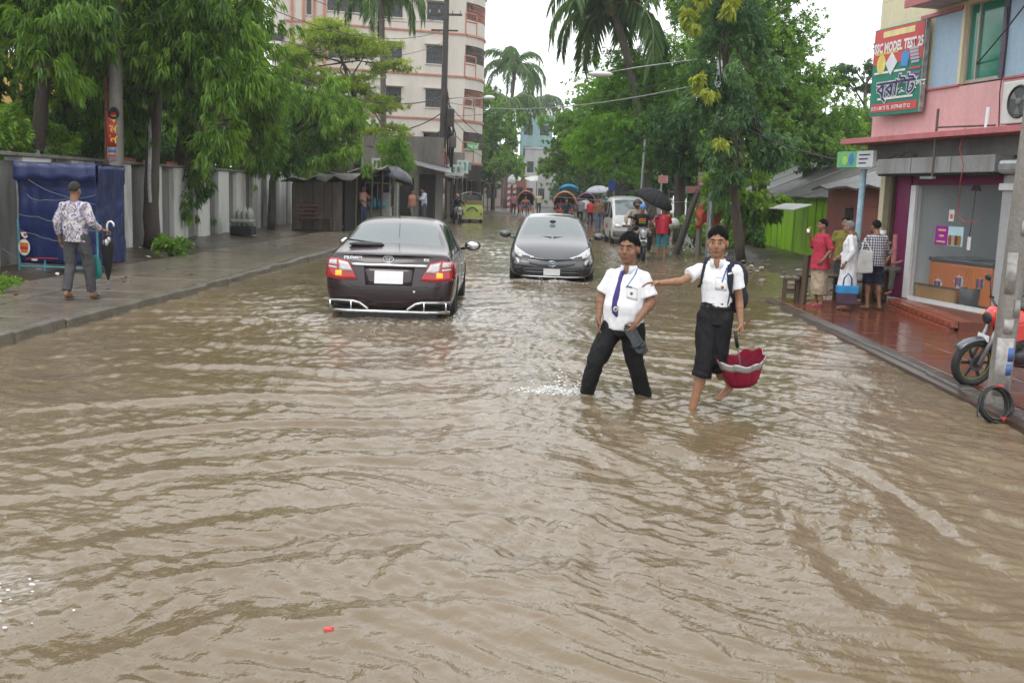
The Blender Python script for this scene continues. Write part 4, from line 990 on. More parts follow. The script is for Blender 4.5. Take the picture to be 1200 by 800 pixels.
tree('fern_leaved_tree', 'bright fern-leaved tree spreading over the road above the white van', (5.4, 48, 0), [(5.4, 48, 0), (5.2, 48, 2.4), (4.6, 47.5, 4.4)], [.2, .17, .13],
     [((4.2, 47, 5.8), (2.5, 2.2, 1.5), .1), ((2.6, 46.5, 4.6), (1.7, 1.6, .9), .2), ((4.6, 45.6, 3.7), (1.9, 1.4, .9), .05), ((5.6, 46, 7.6), (1.7, 1.6, 1.3), .15), ((2.4, 47, 6.2), (1.1, 1.2, .5), .2), ((3.4, 45, 4.9), (1.2, 1.0, .45), .25), ((1.6, 47, 3.6), (1.3, 1.2, .7), .1), ((3.2, 46, 7.2), (1.5, 1.3, .9), .12), ((2.8, 45, 3.1), (1.1, .9, .5), .0)], lm_fern, 43, **dict(GEN, L=(.10, .19), W=.022, per_m3=34, down=.45))
tree('roadside_tree', 'dark leafy tree over the far right of the road beyond the van', (4.7, 70, 0), [(4.7, 70, 0), (4.4, 70, 3), (3.5, 69, 5)], [.24, .2, .15],
     [((2.6, 68, 5.2), (2.6, 2.2, 2.1), -.05), ((1.0, 67, 4.2), (1.5, 1.5, 1.0), .05), ((4.2, 66, 3.6), (2.0, 1.6, 1.2), -.1), ((3.4, 69, 7.8), (2.4, 2, 1.8), .1), ((5.4, 64, 2.4), (1.2, 1.4, 1.4), -.12), ((1.2, 66, 6.2), (1.6, 1.5, 1.2), .05), ((-.2, 68, 3.6), (1.0, 1.2, .8), .1)], lm_mid, 44, **dict(GEN, L=(.14, .24), W=.045, per_m3=13))
tree('roadside_tree', 'very dark broad tree with a black trunk behind the motorcyclists', (5.0, 40.5, 0), [(5.0, 40.5, 0), (4.95, 40.4, 1.8), (4.9, 40.2, 3.4)], [.24, .20, .17],
     [((5.2, 40, 4.3), (2.0, 1.6, 1.2), -.2), ((4.4, 39.5, 3.3), (1.1, 1.0, .6), -.1), ((6.6, 39, 3.6), (1.3, 1.2, 1.2), -.1), ((5.0, 41.5, 2.6), (1.0, .8, 1.0), -.25)], lm_dark, 45, **GEN)  # lowered tints put the deep shade into the leaf colour
tree('tall_tree', 'tall dense tree rising behind the columnar tree to the top of the view', (7.6, 38, 0), [(7.6, 38, 0), (7.5, 38, 3.5), (7.2, 38, 6.5)], [.3, .26, .18],
     [((7.6, 38, 7.2), (1.7, 1.6, 1.8), 0.), ((6.2, 37.6, 8.6), (1.9, 1.7, 1.5), .08), ((7.9, 37.6, 5.0), (1.6, 1.5, 1.4), -.05), ((6.6, 37, 4.2), (1.4, 1.2, 1.1), .02), ((8.9, 38, 5.6), (.9, 1, 1.3), -.05), ((8.6, 36.6, 3.6), (1.2, .9, .9), .02), ((4.9, 38, 8.9), (1.4, 1.4, 1.1), .1), ((7.0, 36.8, 2.9), (1.1, .9, .7), -.08), ((9.6, 38, 4.4), (1.2, 1.1, 1.2), 0.), ((5.6, 36.5, 6.6), (1.2, 1.0, 1.3), .05), ((10.4, 39, 3.2), (1.3, 1, .8), -.03)], lm_mid, 46, **dict(GEN, per_m3=30))
tree('roadside_tree', 'rounded mid green tree behind the roof of the green tin house', (13.6, 52, 0), [(13.6, 52, 0), (13.5, 52, 3.0), (13.2, 52, 5)], [.3, .26, .2],
     [((12.0, 52, 5.6), (1.9, 1.7, 1.9), 0.), ((14.4, 51.5, 5.0), (2.0, 1.7, 1.7), .02), ((16.4, 52, 5.2), (1.7, 1.6, 1.6), -.03), ((13.2, 50, 3.4), (2.3, 1.6, 1.4), -.05), ((10.8, 50, 3.8), (1.3, 1.3, 1.4), -.08), ((15.8, 50, 3.3), (1.6, 1.3, 1.1))], lm_mid, 47, **dict(GEN, L=(.13, .22), W=.045, per_m3=15))
tree('sparse_tree', 'thin open tree against the white sky beside the billboard', (18.4, 62, 0), [(18.4, 62, 0), (18.3, 62, 5), (18.0, 62, 8.6)], [.2, .16, .1],
     [((17.3, 62, 9.6), (1.5, 1.2, .5), -.1), ((19.2, 62, 10.2), (1.4, 1.2, .5), -.1), ((18.3, 62, 8.9), (1.6, 1.2, .4), -.1), ((16.6, 62, 8.9), (.7, .7, .3), -.1), ((20.2, 62, 8.5), (1.4, 1.2, .9), -.1)], lm_dark, 48, **dict(GEN, L=(.14, .24), W=.045, per_m3=18))
sh = thing('papaya_plant', 'small broad-leaved plant on a slim pale stem beside the green tin wall', 'plant', (5.95, 32.2, .1)); trunk(sh, [(0, 0, 0), (.03, 0, .6), (.02, 0, 1.25)], [.09, .075, .05], mat('tan_stem', (.26, .15, .07), .7, var=.4, scale=5))
lm_broad = leaf_mat('broad_leaf', (.05, .13, .02), (.20, .33, .04), .3)
crown(sh, [((5.9, 32.0, 1.75), (.75, .6, .42), .1), ((6.5, 31.8, 1.5), (.5, .5, .4)), ((5.3, 32, 1.9), (.5, .5, .4), .1)], lm_broad, 60, 8, (.2, .34), .07, .7, .7, .35, .4, 49, (5.95, 32.2, .1))
def bush(label, ells, m, seed, name='bush', cat='bush', group=None, **kw):
    c = ells[0][0]; base = (c[0], c[1], 0.05); t = thing(name, label, cat, base, 0, group); b = MB()
    rs = random.Random(seed)
    for e in ells:
        for q in range(5): b.tube([(rs.uniform(-.05, .05), rs.uniform(-.05, .05), .0), Vector(e[0])-Vector(base)+Vector((rs.uniform(-.6, .6)*e[1][0], rs.uniform(-.6, .6)*e[1][1], rs.uniform(-.3, .5)*e[1][2]))], [.014, .005], 5)
    b.build('stem', m_bark, t); crown(t, ells, m, seed=seed, origin=base, **kw); return t
BU = dict(per_m3=90, n_leaf=10, L=(.09, .16), W=.028, out_=.7, rand=.9, down=.15, droop=.3)
bush('leafy bush filling the gap behind the wall right of the scarred trunk', [((-11.2, 27.6, 2.4), (.5, 1.4, .7)), ((-11.4, 30, 2.3), (.5, 1.4, .7)), ((-11.2, 25.4, 2.5), (.5, .9, .8))], lm_dark, 51, **BU)
bush('green bush behind the wall above the blue tarpaulin stall', [((-11.3, 20.6, 2.3), (.6, 1.3, .7), .1), ((-11.2, 22.6, 2.2), (.5, 1.0, .6), .05)], lm_mast, 52, **BU)
bush('low green weed at the foot of the poster pole', [((-8.45, 22.6, .24), (.28, .4, .2), .0)], lm_mid, 53, name='weed', cat='weed', **dict(BU, per_m3=400))
bush('small weed growing at the foot of the scarred trunk', [((-9.4, 25.0, .22), (.35, .3, .12), .2)], lm_fern, 54, name='weed', cat='weed', **dict(BU, per_m3=500, L=(.06, .1)))
bush('tuft of grass on the verge left of the walking man', [((-8.0, 14.3, .17), (.3, .2, .08), .1)], lm_fern, 55, name='weed', cat='weed', **dict(BU, per_m3=1200, L=(.06, .12), W=.010, down=-.6))
bush('leafy bush beneath the feathery tree behind the stall', [((-7.4, 47, 2.9), (.9, .8, .8), .1), ((-6.9, 46.5, 3.6), (.6, .6, .7), .15)], lm_fern, 56, **BU)
bush('low bush on the right bank behind the leaning post', [((5.0, 35.5, .7), (.8, .8, .6), 0.), ((5.7, 34.6, .6), (.6, .6, .5), .1)], lm_mid, 57, **BU)
bush('dark bush against the green tin wall', [((7.0, 38.0, .9), (.5, 1.0, .8), -.1), ((6.95, 35.0, .5), (.35, .6, .4), .05)], lm_dark, 58, **BU)
bush('leafy shrub under the columnar tree', [((5.0, 30.6, 1.9), (.8, .7, .7), .05), ((5.6, 30.2, 2.5), (.6, .6, .5), .15)], lm_mid, 59, **BU)
fw = thing('far_trees', None, None, (0, 0, 0)); fw['kind'] = 'stuff'
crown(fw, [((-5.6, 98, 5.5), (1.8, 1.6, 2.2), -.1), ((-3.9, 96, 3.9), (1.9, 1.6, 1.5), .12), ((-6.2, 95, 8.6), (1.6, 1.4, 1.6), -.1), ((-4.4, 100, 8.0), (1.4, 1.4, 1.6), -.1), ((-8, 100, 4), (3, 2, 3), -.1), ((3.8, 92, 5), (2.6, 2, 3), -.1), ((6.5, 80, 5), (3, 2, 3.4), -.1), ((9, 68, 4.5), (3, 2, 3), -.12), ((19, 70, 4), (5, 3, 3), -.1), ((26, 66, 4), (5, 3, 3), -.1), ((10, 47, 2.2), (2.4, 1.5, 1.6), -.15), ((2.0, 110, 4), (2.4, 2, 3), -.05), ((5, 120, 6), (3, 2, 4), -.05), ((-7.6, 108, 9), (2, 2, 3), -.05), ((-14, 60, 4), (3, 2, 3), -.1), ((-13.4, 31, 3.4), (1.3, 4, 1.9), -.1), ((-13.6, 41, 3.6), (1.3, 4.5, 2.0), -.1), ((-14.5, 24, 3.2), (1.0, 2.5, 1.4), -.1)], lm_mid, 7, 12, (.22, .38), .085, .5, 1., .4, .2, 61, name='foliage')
b = MB()
for x, y, h in ((-5.6, 98, 6), (-3.9, 96, 4), (-8, 100, 4), (3.8, 92, 5), (6.5, 80, 5), (9, 68, 4), (19, 70, 4), (26, 66, 4), (10, 47, 2)): b.cyl((x, y, -.1), (x, y, h), .22, .12, 7)
b.build('trunks', m_bark, fw)
# ================================================================ VEHICLES
m_chrome = mat('chrome', (.62, .63, .64), .12, 1, var=.12, scale=12)
m_rubber = mat('tyre_rubber', (.022, .022, .024), .55, var=.3, scale=25, bump=.3, bscale=60)
m_alloy = mat('alloy_rim', (.40, .41, .42), .3, .8, var=.25, scale=14)
m_blackpl = mat('black_plastic', (.018, .018, .02), .35, var=.3, scale=18)
m_plate = mat('blank_white_plate', (.78, .78, .78), .4, var=.06, scale=20)
m_redlens = mat('red_lens', (.42, .012, .016), .12, var=.2, scale=20, coat=.6)
m_clearlens = mat('clear_lens', (.62, .58, .58), .10, .2, var=.35, scale=30, coat=.6)
m_amber = mat('lit_amber_lamp', (1.0, .26, .02), .2, var=0, emis=1.6)
m_carglass = glass('car_window', (.02, .026, .028), .03, .86, 1.52)
m_screen = glass('car_windscreen', (.17, .205, .21), .03, .76, 2.0)  # tint lightened so the glass colour carries part of the sky reflection

def section(y, zb, w, zbelt, wbelt, top, dy=None):
    r = [(0, zb), (w*.82, zb), (w*.97, zb+.09), (w, zb+.09+(zbelt-zb-.09)*.42), (w*.995, zb+.09+(zbelt-zb-.09)*.78), (wbelt, zbelt)]
    if top[0] == 'deck':
        zc = top[1]; d = zc-zbelt
        r += [(wbelt*.985, zbelt+.35*d), (wbelt*.94, zbelt+.62*d), (wbelt*.86, zbelt+.82*d), (wbelt*.45, zbelt+.97*d), (0, zc)]
    else:
        _, wt, zt, zr = top
        r += [(wbelt-.02, zbelt+.035), (wt+.035, zt-.05), (wt-.075, zt+.03), (wt*.5, zr-.012), (0, zr)]
    return [(x, y+(dy[i] if dy else 0), z) for i, (x, z) in enumerate(r)]

def loft_body(secs, glassfn, level=2):
    """half sections -> full closed mesh; material index per face from glassfn(station, row)"""
    v = []; f = []; mi = []; nr = len(secs[0]); idx = []
    for s in secs:
        right = []; left = []
        for (x, y, z) in s:
            right.append(len(v)); v.append((x, y, z))
            if abs(x) < 1e-6: left.append(right[-1])
            else: left.append(len(v)); v.append((-x, y, z))
        idx.append((right, left))
    for i in range(len(secs)-1):
        for j in range(nr-1):
            for side in (0, 1):
                a, b = idx[i][side], idx[i+1][side]; q = (a[j], b[j], b[j+1], a[j+1])
                f.append(q if side == 0 else q[::-1]); mi.append(glassfn(i, j))
    for e, fl in ((0, False), (-1, True)):
        R_, L_ = idx[e]
        for j in range(nr-1):
            q = [R_[j], R_[j+1], L_[j+1], L_[j]]; q = list(dict.fromkeys(q))
            f.append(tuple(q if not fl else q[::-1])); mi.append(0)
    me = bpy.data.meshes.new('body'); me.from_pydata(v, [], f)
    for k in range(6): me.materials.append(None)
    me.polygons.foreach_set('material_index', mi)
    me.update(); return evaluated(me, [('SUBSURF', dict(levels=level, render_levels=level))])

def bvh_of(me):
    return BVHTree.FromPolygons([v.co.copy() for v in me.vertices], [tuple(p.vertices) for p in me.polygons])

def split_parts(me, mats, names, parent, labels=None):
    """one object per material index"""
    out = {}
    for k in sorted({p.material_index for p in me.polygons}):
        bm = bmesh.new(); bm.from_mesh(me)
        bmesh.ops.delete(bm, geom=[f for f in bm.faces if f.material_index != k], context='FACES')
        # separate islands of glass into separate panes
        isl = []; seen = set()
        if names[k] in ('body',): isl = [list(bm.faces)]
        else:
            for f0 in bm.faces:
                if f0.index in seen: continue
                st = [f0]; cur = []; seen.add(f0.index)
                while st:
                    q = st.pop(); cur.append(q)
                    for e in q.edges:
                        for g in e.link_faces:
                            if g.index not in seen: seen.add(g.index); st.append(g)
                isl.append(cur)
        for fs in isl:
            vm = {}; V = []; F = []
            for f in fs:
                q = []
                for v in f.verts:
                    if v.index not in vm: vm[v.index] = len(V); V.append(v.co.copy())
                    q.append(vm[v.index])
                F.append(q)
            m2 = bpy.data.meshes.new(names[k]); m2.from_pydata(V, [], F); m2.materials.append(mats[k]); autosmooth(m2, R(50)); m2.update()
            out.setdefault(k, []).append(obj(names[k], m2, parent))
        bm.free()
    return out

def lerp_poly(P, t):
    x = t*(len(P)-1); i = min(int(x), len(P)-2); f = x-i
    return (P[i][0]*(1-f)+P[i+1][0]*f, P[i][1]*(1-f)+P[i+1][1]*f)

def patch(bvh, axis, sign, top, bot, m, name, parent, nu=10, nv=4, off=.006, th=.015, smooth=True):
    """panel that follows the body: axis 'y': points are (x,z) seen along y; axis 'x': points are (y,z) seen along x"""
    G = []; last = None
    for j in range(nv+1):
        row = []
        for i in range(nu+1):
            a, b = lerp_poly(top, i/nu), lerp_poly(bot, i/nu); p = (a[0]+(b[0]-a[0])*j/nv, a[1]+(b[1]-a[1])*j/nv)
            o = Vector((p[0], sign*4, p[1])) if axis == 'y' else Vector((sign*3, p[0], p[1]))
            d = Vector((0, -sign, 0)) if axis == 'y' else Vector((-sign, 0, 0))
            h = bvh.ray_cast(o, d)
            if h[0] is not None: q = h[0]-d*off; last = q
            else:
                q = o.copy()
                if last is not None:
                    if axis == 'y': q.y = last.y
                    else: q.x = last.x
            row.append(tuple(q))
        G.append(row)
    b = MB(); b.grid(G); o = b.build(name, m, parent, smooth=smooth); s = o.modifiers.new('s', 'SOLIDIFY'); s.thickness = th; s.offset = 0
    return o

def wheel(parent, loc, r=.31, w=.19, spokes=5, name='wheel', rimm=None, side=1):
    t = MB(); prof = [(r*.66, -w/2), (r*.93, -w/2), (r, -w*.32), (r, w*.32), (r*.93, w/2), (r*.66, w/2), (r*.66, -w/2)]
    q = Matrix.Rotation(R(90), 3, 'Y'); t.lathe(prof, 28, (0, 0, 0), rot=q); o = t.build(name, m_rubber, parent, loc, smooth='auto')
    b = MB(); b.lathe([(r*.665, -w*.3), (r*.60, -w*.3), (r*.58, w*.34), (r*.665, w*.40)], 24, rot=q); b.lathe([(0, w*.3), (r*.16, w*.3), (r*.16, w*.1), (0, w*.1)], 12, rot=q)
    for k in range(spokes):
        a = 6.283*k/spokes; b.beam((side*w*.22, math.cos(a)*r*.1, math.sin(a)*r*.1), (side*w*.26, math.cos(a)*r*.62, math.sin(a)*r*.62), .03, r*.2)
    ro = b.build('rim', rimm or m_alloy, o, smooth='auto')
    if side < 0: ro.rotation_euler = (0, 0, 0)
    b = MB(); b.lathe([(0, -.03), (r*.5, -.03), (r*.5, .03), (0, .03)], 16, rot=q); b.build('brake_disc', m_blackpl, o)
    return o

def cut_arches(me, ys, r, w, z, hw):
    cb = MB()
    for y in ys:
        for s in (-1, 1): cb.cyl((s*(hw+.2), y, z), (s*(hw-w), y, z), r, n=28)
    cm = cb.mesh('cut', [None]*6); cm.polygons.foreach_set('material_index', [5]*len(cm.polygons))
    co = bpy.data.objects.new('cut', cm); COL.objects.link(co)
    out_ = evaluated(me, [('BOOLEAN', dict(operation='DIFFERENCE', object=co, solver='EXACT'))])
    bpy.data.objects.remove(co); return out_

def oval_emblem(parent, loc, s, axis_rot, m):
    b = MB()
    def ov(cx, cz, a, c, t): return [(cx+a*math.cos(6.283*i/20), 0, cz+c*math.sin(6.283*i/20)) for i in range(20)]
    b.tube(ov(0, 0, s, s*.68, 0), s*.10, 6, closed=True); b.tube(ov(0, s*.24, s*.62, s*.28, 0), s*.07, 6, closed=True); b.tube(ov(0, -.02*s, s*.27, s*.62, 0), s*.07, 6, closed=True)
    o = b.build('emblem', m, parent, loc, smooth=True); o.rotation_euler = axis_rot; return o

# ---------------- maroon sedan seen from behind
m_maroon = mat('maroon_paint', (.017, .004, .007), .26, .1, var=.12, scale=3, coat=.55, spec=.6)
CAR = thing('sedan_car', 'dark maroon sedan driving away through the flood with tail lamps lit', 'car', (-2.24, 15.93, -.13), R(2.4)); CAR.scale = (1.035, 1, 1)
secs = [section(-2.27, .28, .80, .90, .765, ('deck', .985), [.03, .0, -.05, -.06, -.01, .05, .07, .08, .06, .03, .02]),
        section(-2.12, .23, .845, .93, .80, ('deck', 1.035)), section(-1.72, .19, .85, .945, .815, ('deck', 1.065)),
        section(-1.02, .18, .85, .94, .81, ('cab', .585, 1.375, 1.440)), section(-.35, .18, .85, .93, .805, ('cab', .60, 1.405, 1.475)), section(.28, .18, .85, .92, .80, ('cab', .59, 1.385, 1.455)),
        section(1.12, .18, .85, .89, .795, ('deck', .99)), section(1.75, .19, .85, .80, .77, ('deck', .90)), section(2.12, .22, .81, .66, .70, ('deck', .76)), section(2.28, .3, .70, .5, .6, ('deck', .58))]
def gf(i, j):
    if i == 2 and j >= 8: return 1
    if i == 5 and j >= 8: return 2
    if j == 6 and i in (3, 4): return 3
    if j == 6 and i in (2, 5): return 3
    return 0
body = loft_body(secs, gf); BV = bvh_of(body)
body = cut_arches(body, (-1.32, 1.30), .37, .30, .31, .85)
split_parts(body, [m_maroon, m_screen, m_carglass, m_carglass, m_maroon, m_blackpl], ['body', 'rear_window', 'windscreen', 'side_window', 'body', 'wheel_arch'], CAR)
for sx in (-1, 1):
    for y in (-1.32, 1.30): wheel(CAR, (sx*.74, y, .31), .315, .2, side=sx)
    L = patch(BV, 'y', -1, [(sx*.815, .915), (sx*.68, .925), (sx*.525, .885)], [(sx*.815, .665), (sx*.62, .640), (sx*.41, .655)], m_redlens, 'tail_lamp', CAR, 14, 6, .012, .03)
    patch(BV, 'y', -1, [(sx*.805, .900), (sx*.69, .908)], [(sx*.805, .845), (sx*.68, .835)], m_clearlens, 'clear_lens', L, 6, 3, .032, .01)
    patch(BV, 'y', -1, [(sx*.665, .905), (sx*.535, .875)], [(sx*.645, .765), (sx*.475, .765)], m_clearlens, 'clear_lens', L, 6, 4, .032, .01)
    patch(BV, 'y', -1, [(sx*.80, .825), (sx*.69, .815)], [(sx*.80, .80), (sx*.68, .79)], m_clearlens, 'clear_lens', L, 5, 2, .032, .01)
    patch(BV, 'y', -1, [(sx*.695, .765), (sx*.615, .765)], [(sx*.695, .70), (sx*.615, .70)], m_amber, 'lit_lamp', L, 4, 3, .034, .012)
    # side part of the lamp that wraps round the flank
    patch(BV, 'x', sx, [(-2.08, .90), (-1.80, .885)], [(-2.08, .68), (-1.92, .74)], m_redlens, 'lamp_wrap', L, 6, 4, .008, .02)
    mr = thing('tmp', None, None); bpy.data.objects.remove(mr)
    b = MB(); b.ell((sx*.98, .62, 1.0), (.125, .075, .085), nu=14, nv=10); b.beam((sx*.80, .66, .94), (sx*.92, .64, .97), .05, .04); mo = b.build('side_mirror', m_blackpl if sx < 0 else m_maroon, CAR, smooth=True)
    b = MB(); b.ell((sx*.98, .553, 1.0), (.10, .012, .065), nu=14, nv=8); b.build('mirror_glass', m_chrome, mo, smooth=True)
    for y0 in (-.62, .38): patch(BV, 'x', sx, [(y0, .80), (y0+.17, .80)], [(y0, .77), (y0+.17, .77)], m_chrome, 'door_handle', CAR, 6, 1, .03, .02)
    patch(BV, 'x', sx, [(-1.9, .955), (-1.0, .958), (.2, .945), (1.0, .925)], [(-1.9, .942), (-1.0, .944), (.2, .93), (1.0, .91)], m_chrome, 'window_trim', CAR, 24, 1, .008, .008)
    for y0 in (-.98, -.02, .98): patch(BV, 'x', sx, [(y0, .92), (y0+.012, .92)], [(y0+(.05 if y0 < -.5 else 0), .30), (y0+.012+(.05 if y0 < -.5 else 0), .30)], m_blackpl, 'door_gap', CAR, 1, 12, .0025, .002)
    b = MB(); b.beam((sx*.70, -.95, 1.36), (sx*.61, -.02, 1.44), .05, .05)
    patch(BV, 'x', sx, [(-.06, 1.36), (.02, 1.36)], [(-.10, .97), (.02, .96)], m_blackpl, 'door_pillar', CAR, 2, 8, .006, .006)
    # guard bars
    b = MB(); b.tube([(sx*.80, -2.31, .375), (sx*.45, -2.405, .375), (sx*.36, -2.41, .355), (sx*.27, -2.412, .29), (sx*.24, -2.412, .262)], .017, 8)
    for x in (.75, .47): b.cyl((sx*x, -2.34 if x > .6 else -2.41, .375), (sx*x, -2.34 if x > .6 else -2.41, .25), .013, n=7)
    b.build('guard_bar', m_chrome, CAR, smooth=True)
    patch(BV, 'y', -1, [(sx*.80, .36), (sx*.50, .36)], [(sx*.80, .28), (sx*.50, .28)], m_blackpl, 'bumper_recess', CAR, 6, 2, .004, .006)
b = MB(); b.tube([(-.80, -2.31, .245), (-.5, -2.405, .245), (0, -2.42, .245), (.5, -2.405, .245), (.80, -2.31, .245)], .021, 10); b.build('guard_bar', m_chrome, CAR, smooth=True)
patch(BV, 'y', -1, [(-.50, .868), (0, .872), (.50, .868)], [(-.49, .832), (0, .836), (.49, .832)], m_chrome, 'chrome_strip', CAR, 20, 2, .012, .022)
pl = patch(BV, 'y', -1, [(-.185, .775), (.185, .775)], [(-.185, .610), (.185, .610)], m_plate, 'number_plate', CAR, 4, 2, .02, .01, False)
patch(BV, 'y', -1, [(-.33, .825), (.33, .825)], [(-.30, .585), (.30, .585)], m_maroon, 'plate_recess', CAR, 8, 4, .004, .004)
patch(BV, 'y', -1, [(-.52, .585), (-.3, .565), (.3, .565), (.52, .585)], [(-.52, .578), (-.3, .558), (.3, .558), (.52, .578)], m_blackpl, 'lid_gap', CAR, 14, 1, .003, .003)
patch(BV, 'y', -1, [(-.80, .645), (-.45, .53), (.45, .53), (.80, .645)], [(-.80, .637), (-.45, .521), (.45, .521), (.80, .637)], m_blackpl, 'bumper_gap', CAR, 20, 1, .003, .003)
part('underside', m_blackpl, CAR, -.62, .62, -2.18, -1.6, .13, .27)
h = BV.ray_cast(Vector((0, -4, .93)), Vector((0, 1, 0)))[0]
oval_emblem(CAR, (-.02, h.y-.012, .93), .068, (R(-8), 0, 0), m_chrome)
for tx, x, s in (('PREMIO', -.60, .060), ('EX', .44, .05)):
    hh = BV.ray_cast(Vector((x+.05, -4, .93)), Vector((0, 1, 0)))[0]
    o = obj('badge', text_mesh(tx, s, m_chrome, 'badge', bold=.002, sx=1.15), CAR, (x, hh.y-.008, .915)); o.rotation_euler = (R(82), 0, 0)
hb = BV.ray_cast(Vector((.33, -4, .50)), Vector((0, 1, 0)))[0]
b = MB(); b.ell((.33, hb.y-.004, .505), (.02, .012, .02), nu=10, nv=6); b.build('reverse_sensor', m_chrome, CAR, smooth=True)
# rear wiper housing and blade on the window
wp = BV.ray_cast(Vector((-.35, -4, 1.10)), Vector((0, 1, 0)))[0]
b = MB(); b.ell((-.36, wp.y-.05, 1.095), (.24, .05, .035), nu=14, nv=8); b.beam((-.15, wp.y-.04, 1.11), (-.62, wp.y+.02, 1.155), .03, .02); b.build('rear_wiper', m_blackpl, CAR, smooth=True)
b = MB(); b.cyl((.0, -.98, 1.44), (.0, -1.18, 1.56), .006, n=6); b.build('aerial', m_blackpl, CAR)
# rear shelf, seats and head rests behind the glass
m_uph = mat('grey_upholstery', (.12, .12, .12), .8)
part('rear_shelf', m_uph, CAR, -.62, .62, -1.5, -1.0, .98, 1.0)
for x, y in ((-.4, -.92), (.4, -.92), (-.36, .05), (.36, .05)): b = MB(); b.ell((x, y, 1.13), (.14, .06, .10), nu=10, nv=8); b.build('head_rest', m_uph, CAR, smooth=True)
# ---------------- grey hatchback facing the camera
m_grey = mat('dark_grey_paint', (.062, .064, .072), .26, .55, var=.10, scale=3, coat=1.0, spec=.6)
PR = thing('hatchback_car', 'dark grey hatchback driving towards the camera through the flood', 'car', (.03, 22.75, -.13), R(180.5))
secs = [section(-2.2, .3, .76, .9, .70, ('deck', 1.03)), section(-1.95, .22, .85, .95, .78, ('deck', 1.13)), section(-1.2, .18, .88, .95, .81, ('cab', .56, 1.30, 1.37)),
        section(-.4, .18, .88, .93, .815, ('cab', .60, 1.395, 1.455)), section(.28, .18, .88, .91, .81, ('cab', .605, 1.39, 1.452)),
        section(1.28, .18, .88, .86, .81, ('deck', .955)), section(1.75, .18, .87, .76, .79, ('deck', .86)), section(2.08, .19, .83, .62, .73, ('deck', .70)),
        section(2.25, .20, .76, .50, .66, ('deck', .555), [-.05, 0, 0, .03, .03, .0, 0, -.02, 0, .03, .05])]
def gf2(i, j):
    if i == 4 and j >= 8: return 2
    if i == 1 and j >= 8: return 1
    if j == 6 and i in (1, 2, 3, 4): return 3
    return 0
body = loft_body(secs, gf2); BP = bvh_of(body); body = cut_arches(body, (-1.35, 1.35), .37, .3, .31, .88)
split_parts(body, [m_grey, m_carglass, m_screen, m_carglass, m_grey, m_blackpl], ['body', 'rear_window', 'windscreen', 'side_window', 'body', 'wheel_arch'], PR)
for sx in (-1, 1):
    for y in (-1.35, 1.35): wheel(PR, (sx*.76, y, .31), .315, .2, side=sx)
    L = patch(BP, 'y', 1, [(sx*.775, .815), (sx*.66, .735), (sx*.50, .645), (sx*.355, .605)], [(sx*.775, .66), (sx*.66, .60), (sx*.52, .575), (sx*.355, .592)], m_clearlens, 'headlamp', PR, 16, 5, .010, .025)
    patch(BP, 'y', 1, [(sx*.60, .660), (sx*.44, .610)], [(sx*.60, .60), (sx*.44, .588)], m_blackpl, 'lamp_bezel', L, 6, 3, .022, .01)
    hq = BP.ray_cast(Vector((sx*.655, 4, .665)), Vector((0, -1, 0)))[0]
    b = MB(); b.ell((sx*.655, hq.y+.012, .665), (.042, .02, .042), nu=14, nv=8); b.build('lamp_projector', m_chrome, L, smooth=True)
    patch(BP, 'y', 1, [(sx*.735, .585), (sx*.655, .55)], [(sx*.69, .47), (sx*.655, .47)], m_clearlens, 'running_lamp', PR, 4, 5, .010, .012)
    b = MB(); b.ell((sx*1.0, .72, .985), (.125, .075, .08), nu=14, nv=10); b.beam((sx*.80, .80, .92), (sx*.92, .74, .955), .06, .035); b.build('side_mirror', m_grey, PR, smooth=True)
    b = MB(); b.cyl((sx*.02, 1.34, .975), (sx*.62, 1.12, 1.0), .010, n=6); b.build('wiper', m_blackpl, PR)
    patch(BP, 'y', 1, [(sx*.78, .40), (sx*.60, .42)], [(sx*.78, .28), (sx*.60, .25)], m_blackpl, 'bumper_vent', PR, 5, 4, .005, .01)
    patch(BP, 'x', sx, [(-.06, 1.34), (.03, 1.34)], [(-.10, .97), (.03, .96)], m_blackpl, 'door_pillar', PR, 2, 8, .006, .006)
patch(BP, 'y', 1, [(-.46, .500), (-.25, .475), (0, .47), (.25, .475), (.46, .500)], [(-.44, .465), (-.25, .425), (0, .42), (.25, .425), (.44, .465)], m_blackpl, 'upper_grille', PR, 20, 3, .006, .012)
patch(BP, 'y', 1, [(-.58, .385), (.58, .385)], [(-.64, .225), (.64, .225)], m_blackpl, 'lower_grille', PR, 18, 5, .005, .01)
patch(BP, 'y', 1, [(-.64, .235), (.60, .235)], [(-.68, .198), (.66, .198)], m_chrome, 'chrome_lip', PR, 18, 2, .022, .02)
patch(BP, 'y', 1, [(-.55, .325), (.55, .325)], [(-.55, .305), (.55, .305)], m_grey, 'grille_bar', PR, 16, 1, .016, .012)
patch(BP, 'y', 1, [(-.165, .385), (.165, .385)], [(-.165, .255), (.165, .255)], m_plate, 'number_plate', PR, 4, 2, .035, .01, False)
h = BP.ray_cast(Vector((0, 4, .485)), Vector((0, -1, 0)))[0]
b = MB(); b.ell((0, h.y+.005, .485), (.088, .012, .060), nu=18, nv=8); eb = b.build('emblem_backing', mat('emblem_blue', (.10, .30, .42), .25, .3), PR, smooth=True)
oval_emblem(eb, (0, h.y+.02, .485), .082, (0, 0, 0), m_chrome)
patch(BP, 'y', 1, [(-.62, .60), (-.30, .575), (0, .57), (.30, .575), (.62, .60)], [(-.62, .594), (-.30, .568), (0, .563), (.30, .568), (.62, .594)], m_blackpl, 'bonnet_gap', PR, 18, 1, .003, .003)
b = MB(); b.ell((0, .72, 1.28), (.07, .04, .035), nu=10, nv=6); b.build('rear_view_mirror', m_blackpl, PR, smooth=True)
